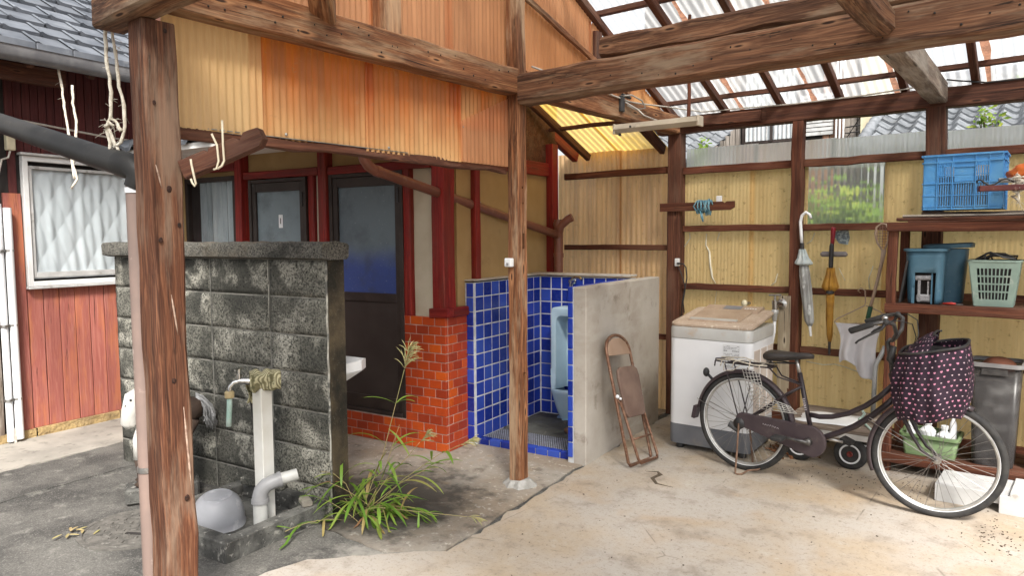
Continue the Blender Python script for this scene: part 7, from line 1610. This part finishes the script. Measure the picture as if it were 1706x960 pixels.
# insect net / racket hanging head up
M['net_frame'] = mat('net_frame', (.48, .36, .28), (.40, .29, .22), 9, rough=.5); M['net_mesh'] = mat('net_mesh', (.36, .22, .18), (.28, .17, .14), 90, rough=.9)
nt_ = thing('swatter', 'old pinkish badminton style racket hanging beside the shelf leg', 'racket', (-1.14, HYP, 1.0))
loopp = [(-1.112, HYP, 1.52), (-1.15, HYP, 1.58), (-1.168, HYP, 1.65), (-1.158, HYP, 1.70), (-1.125, HYP, 1.725), (-1.09, HYP - .03, 1.72), (-1.068, HYP - .04, 1.68), (-1.072, HYP - .03, 1.60), (-1.095, HYP, 1.54)]
mb = MB(); mb.tube(loopp, .008, 8, closed=True); obj('head', mb, M['net_frame'], nt_, smooth='all')
mb = MB(); 
for i in range(8):
    z = 1.55 + i * .021; hw_ = .048 * math.sin(math.pi * (i + 1.2) / 9.4); mb.tube([(-1.118 - hw_, HYP, z), (-1.113 + hw_, HYP - .03, z)], .0022, 4)
for i in range(5): x = -1.15 + i * .018; mb.tube([(x, HYP - .01, 1.545 + .03 * abs(i - 2)), (x, HYP - .02, 1.715 - .02 * abs(i - 2))], .0022, 4)
obj('strings', mb, M['net_mesh'], nt_, kind='stuff')
mb = MB(); mb.tube([(-1.104, HYP, 1.53), (-1.115, HYP, 1.44), (-1.135, HYP, 1.33), (-1.165, HYP, 1.18), (-1.185, HYP, 1.09)], [.018, .013, .012, .012, .012], 10); obj('shaft', mb, M['net_frame'], nt_, smooth='all')
mb = MB(); mb.tube([(-1.183, HYP, 1.095), (-1.20, HYP, 1.0)], .017, 10); obj('grip', mb, mat('grip_green', (.03, .10, .06), (.02, .07, .045), 10, rough=.5), nt_, smooth='all')
# wire hanger carrying a white bag
hg = thing('coat_hanger', 'bent wire coat hanger hooked on the lowest wall rail', 'hanger', (-1.25, HYP, 1.0)); hz = 1.12
mb = MB(); mb.tube([(-1.27, 6.0, 1.195), (-1.275, HYP, 1.215), (-1.255, HYP, 1.235), (-1.225, HYP, 1.215), (-1.22, HYP, 1.13), (-1.225, HYP, 1.10), (-1.30, HYP, 1.055), (-1.42, HYP - .01, .985), (-1.438, HYP - .01, .96), (-1.42, HYP - .01, .945), (-1.25, HYP - .01, .96), (-1.06, HYP, .98), (-1.045, HYP, 1.0), (-1.12, HYP, 1.06), (-1.215, HYP, 1.10)], .0048, 6); obj('wire', mb, M['net_frame'], hg, smooth='all')
def bagf(a, b):
    top = Vector((-1.43 + .33 * a, HYP - .02, .955)); bl, br = Vector((-1.40, HYP - .03, .60)), Vector((-1.13, HYP - .02, .50))
    bot = Vector((-1.37 + .23 * a, HYP - .03, .64 - (.18 * max(0, (a - .42) / .58) ** .8) + .03 * math.sin(a * 9)))
    p = top.lerp(bot, b); p.y += .025 * math.sin(a * 14 + b * 2) * (.3 + b) * .6 + .012 * mnoise.noise(Vector((a * 5, b * 4, 5))); p.x += .02 * math.sin(b * 5 + a * 3); return p
M['cloth_white'] = mat('cloth_white', (.62, .61, .63), (.54, .53, .55), 5, rough=.85, bump=.1, bsc=150)
mb = MB(); mb.grid(bagf, 44, 30); o_ = obj('white_bag', mb, M['cloth_white'], smooth='all', label='crumpled white cloth bag draped from the wire hanger', cat='bag'); o_.modifiers.new('s', 'SOLIDIFY').thickness = .003
# notched board with blue cord wound on it
mb = MB(); mb.prism([(-2.955, 5.955, 1.862), (-2.30, 5.955, 1.862), (-2.262, 5.955, 1.885), (-2.262, 5.955, 1.937), (-2.33, 5.955, 1.937), (-2.35, 5.955, 1.922), (-2.37, 5.955, 1.937), (-2.955, 5.955, 1.937)], (0, .022, 0)); mb.g = [(p.x, p.y, p.z) for p in mb.v]; obj('notched_board', mb, M['wood_rail'], bevel=.002, label='short notched dark board nailed across the back post', cat='board')
M['cord_blue'] = mat('cord_blue', (.06, .19, .27), (.22, .36, .40), 60, rough=.8, bump=.4, bsc=200)
rr = random.Random(31); mb = MB()
for i in range(11):
    x = -2.60 + i * .0125; s_ = rr.uniform(-.02, .02); mb.tube([(x, 5.95, 1.94 + rr.random() * .02), (x + s_, 5.935, 1.90), (x - s_, 5.945, 1.845 - rr.random() * .03), (x, 5.975, 1.85), (x + .01, 5.985, 1.93), (x + .006, 5.965, 1.95)], .006, 6, closed=True)
mb.tube([(-2.56, 5.94, 1.86), (-2.545, 5.935, 1.80), (-2.53, 5.94, 1.765)], .006, 6); mb.tube([(-2.545, 5.94, 1.84), (-2.53, 5.935, 1.79), (-2.535, 5.94, 1.77)], .005, 6); mb.tube([(-2.51, 5.95, 1.93), (-2.48, 5.95, 1.96), (-2.46, 5.95, 1.935), (-2.45, 5.95, 1.91)], .005, 6)
obj('blue_cord', mb, M['cord_blue'], smooth='all', label='blue grey cord wound round the notched board', cat='cord')
mb = MB(); mb.b2(-2.425, -2.375, 5.96, 5.972, 1.93, 1.985, .003); obj('white_tag', mb, M['plastic_white'], label='small white tag stuck above the notched board', cat='tag')
# ================================================================== LAMP and cables
M['lamp_beige'] = mat('lamp_beige', (.55, .48, .38), (.46, .40, .31), 7, rough=.45, spot=(.30, .24, .18), ssc=12, slo=.62, shi=.75)
lm = thing('strip_lamp', 'beige strip lamp housing without its tube hanging near the lean-to', 'lamp', (-2.40, 4.80, 2.43))
pr = [(-.05, .025), (-.035, .062), (.035, .062), (.05, .025), (.012, .0), (-.012, .0)]
mb = MB(); mb.prism([(-2.745, 4.80 + a, 2.422 + b) for a, b in pr], (.66, .02, 0)); obj('housing', mb, M['lamp_beige'], lm)
for x in (-2.755, -2.095): mb = MB(); mb.b2(x, x + .016, 4.758 + (.015 if x > -2.5 else 0), 4.842 + (.02 if x > -2.5 else 0), 2.415, 2.488, .003); obj('end_cap', mb, M['lamp_beige'], lm)
mb = MB(); mb.lathe([(.010, 0), (.012, .01), (.006, .018)], 10, (-2.71, 4.79, 2.40), (0, 0, 1)); mb.ball((-2.60, 4.748, 2.455), .009, 8, 6); obj('socket', mb, M['black_plastic'], lm, smooth='all')
cab = [[(-2.765, 3.75, 2.735), (-2.762, 4.2, 2.72), (-2.76, 4.6, 2.712), (-2.758, 4.85, 2.70), (-2.75, 5.02, 2.69), (-2.745, 5.2, 2.70), (-2.70, 5.5, 2.715), (-2.55, 5.96, 2.715), (-2.2, 5.965, 2.708), (-1.8, 5.97, 2.695), (-1.3, 5.97, 2.698), (-.9, 5.97, 2.715)],
       [(-2.755, 4.95, 2.68), (-2.70, 5.05, 2.63), (-2.62, 5.0, 2.57), (-2.5, 4.9, 2.52), (-2.42, 4.82, 2.49)], [(-2.757, 4.9, 2.72), (-2.72, 4.99, 2.735), (-2.68, 5.08, 2.70), (-2.70, 5.18, 2.66), (-2.74, 5.1, 2.64), (-2.757, 4.98, 2.66)]]
mb = MB()
for c_ in cab: mb.tube(c_, .0065, 6)
obj('lamp_cable', mb, M['cable'], smooth='all', label='pale flex running along the plate beam and eave to the strip lamp', cat='cable')
mb = MB(); mb.b2(-2.768, -2.745, 4.87, 4.93, 2.60, 2.72, .004); mb.tube([(-2.755, 4.90, 2.73), (-2.75, 5.02, 2.72)], .012, 6); obj('junction_clip', mb, M['black_plastic'], label='black cable clip on the plate beam beside the strip lamp', cat='clip')
mb = MB(); mb.tube([(-.735, 5.93, 2.735), (-.66, 5.95, 2.72), (-.5, 5.97, 2.69), (-.2, 5.97, 2.69), (.3, 5.97, 2.70)], .006, 6); obj('eave_wire', mb, M['black_plastic'], smooth='all', label='thin black wire along the eave beam right of the tie beam', cat='wire')

# ================================================================== BEYOND THE BACK WALL
# neighbour on the right: grey pantiled roof
nh = thing('tiled_roof_house', 'low neighbouring house with a grey wave tiled roof beyond the back wall', 'house', (0, 12.5, 0))
M['far_tile'] = mat('far_tile', (.115, .125, .135), (.18, .19, .205), 9, rough=.5, rv=.22, bump=.2, bsc=40, spot=(.14, .15, .16), ssc=20)
mb = MB(); mb.b2(-1.5, 6.5, 12.2, 17, 0, 2.75); obj('wall', mb, M['plaster_cream'], nh)
mb = MB(); mb.prism([(-2.55, 11.6, 2.78), (-2.55, 15.6, 4.62), (-2.55, 17.5, 3.7), (-2.55, 17.5, 3.6), (-2.55, 11.6, 2.68)], (9.3, 0, 0)); obj('roof', mb, M['roof_tile'], nh)
fm = MB()
def fw_(a, b): return ((a - .5) * .285, b * .33, .060 * math.sin((a - .15) * 2 * math.pi) * (1 if a < .5 else .6))
fm.grid(fw_, 8, 1); fm.grid(lambda a, b: ((a - .5) * .285, 0, .060 * math.sin((a - .15) * 2 * math.pi) * (1 if a < .5 else .6) - .075 * b), 8, 1)
fme = fm.mesh('roof_tile'); fme.materials.append(M['far_tile']); an_ = math.atan(1.84 / 4.0); cnt = 0
for j in range(14):
    for i in range(17):
        d = j * .27; x = -2.42 + i * .27 + rnd.gauss(0, .004)
        inst('roof_tile', fme, Matrix.Translation((x, 11.58 + d * math.cos(an_), 2.875 + d * math.sin(an_) + rnd.gauss(0, .004))) @ Matrix.Rotation(an_ - R(7), 4, 'X') @ Matrix.Rotation(rnd.gauss(0, .012), 4, 'Z'), nh); cnt += 1
for j in range(14): mb = MB(); d = j * .27; mb.tube([(-2.56, 11.55 + d * math.cos(an_), 2.86 + d * math.sin(an_)), (-2.56, 11.55 + (d + .29) * math.cos(an_), 2.90 + (d + .29) * math.sin(an_))], .085, 10); obj('verge_tile', mb, M['far_tile'], nh, smooth=True)
mb = MB(); mb.box((-2.47, 13.6, 3.60), (.03, 4.4, .22), Matrix.Rotation(an_, 4, 'X')); obj('barge_board', mb, M['alu_white'], nh)
# neighbour in the middle: weathered timber wall with a window
th = thing('timber_house', 'weathered grey timber house with a white barred window beyond the back wall', 'house', (-4.3, 13.6, 0))
M['timber_grey'] = wood('timber_grey', (.22, .195, .17), (.10, .085, .075), (.32, .29, .25), (.34, .31, .28), .6, rv=.3, knots=False); M['timber_brown'] = wood('timber_brown', (.26, .13, .075), (.10, .045, .03), (.35, .21, .13), (.30, .22, .16), .5, rv=.3, knots=False)
mb = MB(); mb.b2(-7.2, -2.6, 13.75, 13.9, 0, 7.5); obj('wall', mb, M['void'], th)
k = 0; x = -5.85
while x < -2.7:
    brown = x > -4.05 or (x > -5.0)
    z1 = 3.36 if -5.05 < x < -3.62 else 6.5
    mb = MB(); mb.timber((x, 13.735, 1.8), (x, 13.735, z1), .105, .025, up=(0, 1, 0), segs=2, ch=.004, seed=900 + k); obj('wall_board', mb, M['timber_brown' if -5.05 < x < -3.3 else 'timber_grey'], th); x += .115; k += 1
wd_ = MB(); wd_.b2(-5.06, -4.02, 13.69, 13.74, 3.38, 3.43); wn = obj('window', wd_, M['door_alu'], th, label='white barred window of the timber house')
mb = MB(); mb.b2(-5.0, -4.05, 13.715, 13.72, 3.43, 5.6); obj('pane', mb, mat('pane_white', (.62, .66, .68), (.52, .56, .58), 3, rough=.3), wn)
for i in range(13): mb = MB(); mb.b2(-5.0 + i * .078, -4.985 + i * .078, 13.68, 13.70, 3.43, 5.6); obj('bar', mb, M['alu_white'], wn)
for x_ in (-5.06, -4.53, -4.04): mb = MB(); mb.b2(x_, x_ + .04, 13.66, 13.72, 3.40, 5.6); obj('frame', mb, M['door_alu'], wn)
for i in range(10): mb = MB(); mb.b2(-4.0, -3.42, 13.69, 13.72, 3.44 + i * .075, 3.50 + i * .075); obj('shutter_slat', mb, M['alu_white'], th)
for x_ in (-3.36, -3.30, -3.24): mb = MB(); mb.tube([(x_, 13.65, 1.5), (x_, 13.65, 6)], .018, 6); obj('wall_pipe', mb, M['plastic_white'], th, smooth='all')
mb = MB(); mb.tube([(-3.2, 13.62, 3.42), (-2.72, 13.62, 3.44)], .012, 5); mb.tube([(-3.2, 13.62, 3.52), (-2.72, 13.62, 3.56)], .012, 5); mb.tube([(-3.2, 13.62, 3.30), (-2.6, 12.9, 3.9)], .008, 5); mb.tube([(-2.9, 13.62, 3.30), (-2.3, 12.9, 3.95)], .008, 5); obj('service_wire', mb, M['black_plastic'], th, smooth='all')
mb = MB(); mb.b2(-2.95, -2.35, 13.6, 13.7, 3.40, 4.8); obj('cream_panel', mb, M['ivory'], th)
# small tiled roof left of it
lr = thing('shed_roof', 'small grey tiled lean-to roof beside the timber house', 'shed', (-5.9, 12, 0))
mb = MB(); mb.b2(-7.5, -5.35, 12.3, 13.7, 0, 3.0); obj('wall', mb, M['timber_grey'], lr)
for j in range(6):
    for i in range(9): inst('roof_tile', fme, Matrix.Translation((-7.4 + i * .27, 11.9 + j * .25, 3.03 + j * .115)) @ Matrix.Rotation(R(18), 4, 'X'), lr)
# leaves: bush behind the clear patch, small bush far left, fig tree at the top right
M['leaf_bright'] = None
def leafmat(name, cols):
    q = N(name); oi = q.n('ObjectInfo'); g = q.coord('gc'); rn = q.noise(g, 3.0, 2)
    c = q.mix(q.ramp(rn, .35, .65), C4(cols[0]), C4(cols[1])); c = q.mix(q.ramp(q.noise(g, 7.0, 2), .55, .7), c, C4(cols[2]))
    p = q.prin(c, .5, 0, None, .3); t = q.n('BsdfTranslucent'); q.set(t, 'Color', c); return q.done(q.mixs(.55, p, t.outputs[0]))
M['leaf_bright'] = leafmat('leaf_bright', ((.14, .25, .04), (.27, .38, .06), (.42, .46, .08))); M['bark'] = mat('bark', (.13, .10, .07), (.07, .055, .04), 12, rough=.95, bump=.7, bsc=40)
def leafquad(mb, p, s_, rr_, up=.4):
    d = Vector((rr_.gauss(0, 1), rr_.gauss(0, 1), rr_.gauss(-.1, .6))).normalized(); n_ = Vector((rr_.gauss(0, .6), rr_.gauss(-.3, .6), 1)).normalized(); s2 = d.cross(n_).normalized(); n_ = s2.cross(d)
    k_ = p * 1.3; k_ = (k_.x, k_.y, k_.z)
    mb.add([p - s2 * s_ * .0, p + d * s_ * .45 + s2 * s_ * .30, p + d * s_, p + d * s_ * .45 - s2 * s_ * .30, p + d * s_ * .5 + n_ * s_ * -.06], [(0, 1, 4), (1, 2, 4), (2, 3, 4), (3, 0, 4)], [k_] * 5)
def bush(name, label, c, sx, sy, sz, n, ls, seed, cat='shrub', trunk=True):
    t = thing(name, label, cat, (c[0], c[1], 0)); rr_ = random.Random(seed); mb = MB(); tk = MB()
    for s_ in range(7):
        e_ = Vector((c[0] + rr_.gauss(0, sx * .5), c[1] + rr_.gauss(0, sy * .5), c[2] + rr_.uniform(-.3, .9) * sz)); tk.tube([(c[0] + rr_.gauss(0, .05), c[1], 0), (c[0] + (e_.x - c[0]) * .4, c[1], e_.z * .5), e_], [.02, .014, .005], 6)
        for i in range(n // 7):
            dv = Vector((rr_.gauss(0, sx * .32), rr_.gauss(0, sy * .32), rr_.gauss(0, sz * .30))); leafquad(mb, e_ + dv, ls * rr_.uniform(.6, 1.3), rr_)
    obj('trunk', tk, M['bark'], t, smooth='all'); obj('foliage', mb, M['leaf_bright'], t, kind='stuff')
bush('garden_shrub', 'bright green shrub showing through the clear wall patch', (-1.75, 7.7, 1.35), .75, .6, .55, 1500, .14, 5)
bush('garden_shrub', 'small light green shrub in front of the timber house', (-3.66, 8.6, 2.55), .07, .1, .26, 210, .07, 6)
bush('garden_shrub', 'pale green sprig before the grey tiled roof', (-.80, 9.6, 2.88), .10, .1, .14, 90, .07, 9)
ft = thing('fig_tree', 'fig branch with big lobed leaves hanging in at the top right', 'tree', (.6, 8.0, 0))
M['fig_leaf'] = None
q = N('fig_leaf'); oi = q.n('ObjectInfo'); c = q.mix(oi.outputs['Random'], C4((.075, .17, .03)), C4((.20, .32, .06))); p = q.prin(c, .5, 0, None, .35); t_ = q.n('BsdfTranslucent'); q.set(t_, 'Color', c); M['fig_leaf'] = q.done(q.mixs(.35, p, t_.outputs[0]))
mb = MB(); mb.tube([(.9, 8.3, 0), (.7, 8.2, 1.6), (.45, 8.0, 2.75), (.15, 7.8, 3.05)], [.06, .05, .035, .02], 10); obj('trunk', mb, M['bark'], ft, smooth='all')
mb = MB(); br = [[(.45, 8.0, 2.75), (.0, 7.8, 2.98), (-.42, 7.7, 2.90)], [(.15, 7.8, 3.05), (-.2, 7.75, 3.08), (-.5, 7.7, 3.0)], [(.3, 7.9, 2.9), (-.05, 7.8, 2.75), (-.3, 7.7, 2.68)]]
for b in br: mb.tube(b, [.016, .011, .006], 6)
obj('branch', mb, M['bark'], ft, smooth='all')
rr = random.Random(17)
lobe = [(0, 0), (.22, .10), (.42, .05), (.36, .28), (.50, .48), (.27, .52), (.20, .72), (0, 1.0), (-.20, .72), (-.27, .52), (-.50, .48), (-.36, .28), (-.42, .05), (-.22, .10)]
for i in range(30):
    b = rr.choice(br); t = rr.uniform(.25, 1.0); p0 = Vector(b[0]).lerp(Vector(b[1]), t * 2) if t < .5 else Vector(b[1]).lerp(Vector(b[2]), t * 2 - 1)
    d = Vector((rr.gauss(-.2, .6), rr.gauss(0, .5), rr.gauss(-.75, .3))).normalized(); s2 = d.cross(Vector((rr.gauss(0, .4), -1, rr.gauss(0, .4)))).normalized(); n_ = s2.cross(d); L = rr.uniform(.22, .33); c_ = p0 + d * .05 + Vector((.12, 0, 0))
    mb = MB(); vs = [c_ + s2 * (x * L) + d * (y * L) + n_ * (-.25 * L * x * x) for x, y in lobe] + [c_ + d * (.4 * L) + n_ * .01]; n = len(lobe); mb.add(vs, [(k_, (k_ + 1) % n, n) for k_ in range(n)]); obj('leaf', mb, M['fig_leaf'], ft)
# dead leaves and grit blown about the floor
M['dry_leaf'] = mat('dry_leaf', (.20, .085, .035), (.12, .05, .022), 9, rough=.85)
mb = MB(); rr = random.Random(40)
for i in range(90):
    p = Vector((-1.62 + rr.gauss(0, .10), 5.43 + rr.gauss(0, .07), .006 + rr.random() * .05)); leafquad(mb, p, rr.uniform(.03, .06), rr)
obj('dry_leaf_heap', mb, M['dry_leaf'], kind='stuff', label='small heap of dry brown leaves on the floor beside the washing machine', cat='leaves')
mb = MB()
for i in range(420):
    if i < 150: x, y = rr.gauss(-1.0, .4), rr.gauss(5.1, .14)
    elif i < 260: x, y = rr.gauss(-.22, .10), rr.gauss(4.55, .12)
    else: x, y = rr.uniform(-2.4, .3), rr.uniform(2.2, 5.6)
    s_ = rr.uniform(.0018, .0055); mb.box((x, y, .004 + s_ * .3), (s_ * rr.uniform(1, 2.6), s_, s_ * .6), Matrix.Rotation(rr.uniform(0, 3.1), 4, 'Z'))
obj('floor_grit', mb, mat('grit', (.06, .04, .03), (.10, .07, .05), 40, rough=.95), kind='stuff', label='dark leaf crumbs and grit scattered over the carport floor', cat='grit')
mb = MB(); mb.tube([(-2.27, 4.40, .004), (-2.20, 4.44, .005), (-2.16, 4.40, .005), (-2.17, 4.30, .005), (-2.10, 4.22, .005), (-1.98, 4.22, .004)], [.004, .012, .018, .015, .012, .003], 6); mb.v = [Vector((p.x, p.y, .003 + (p.z - .004) * .2)) for p in mb.v]
obj('dirt_crack', mb, mat('dirt', (.06, .045, .03), (.10, .075, .05), 60, rough=.95, bump=.5), kind='structure')
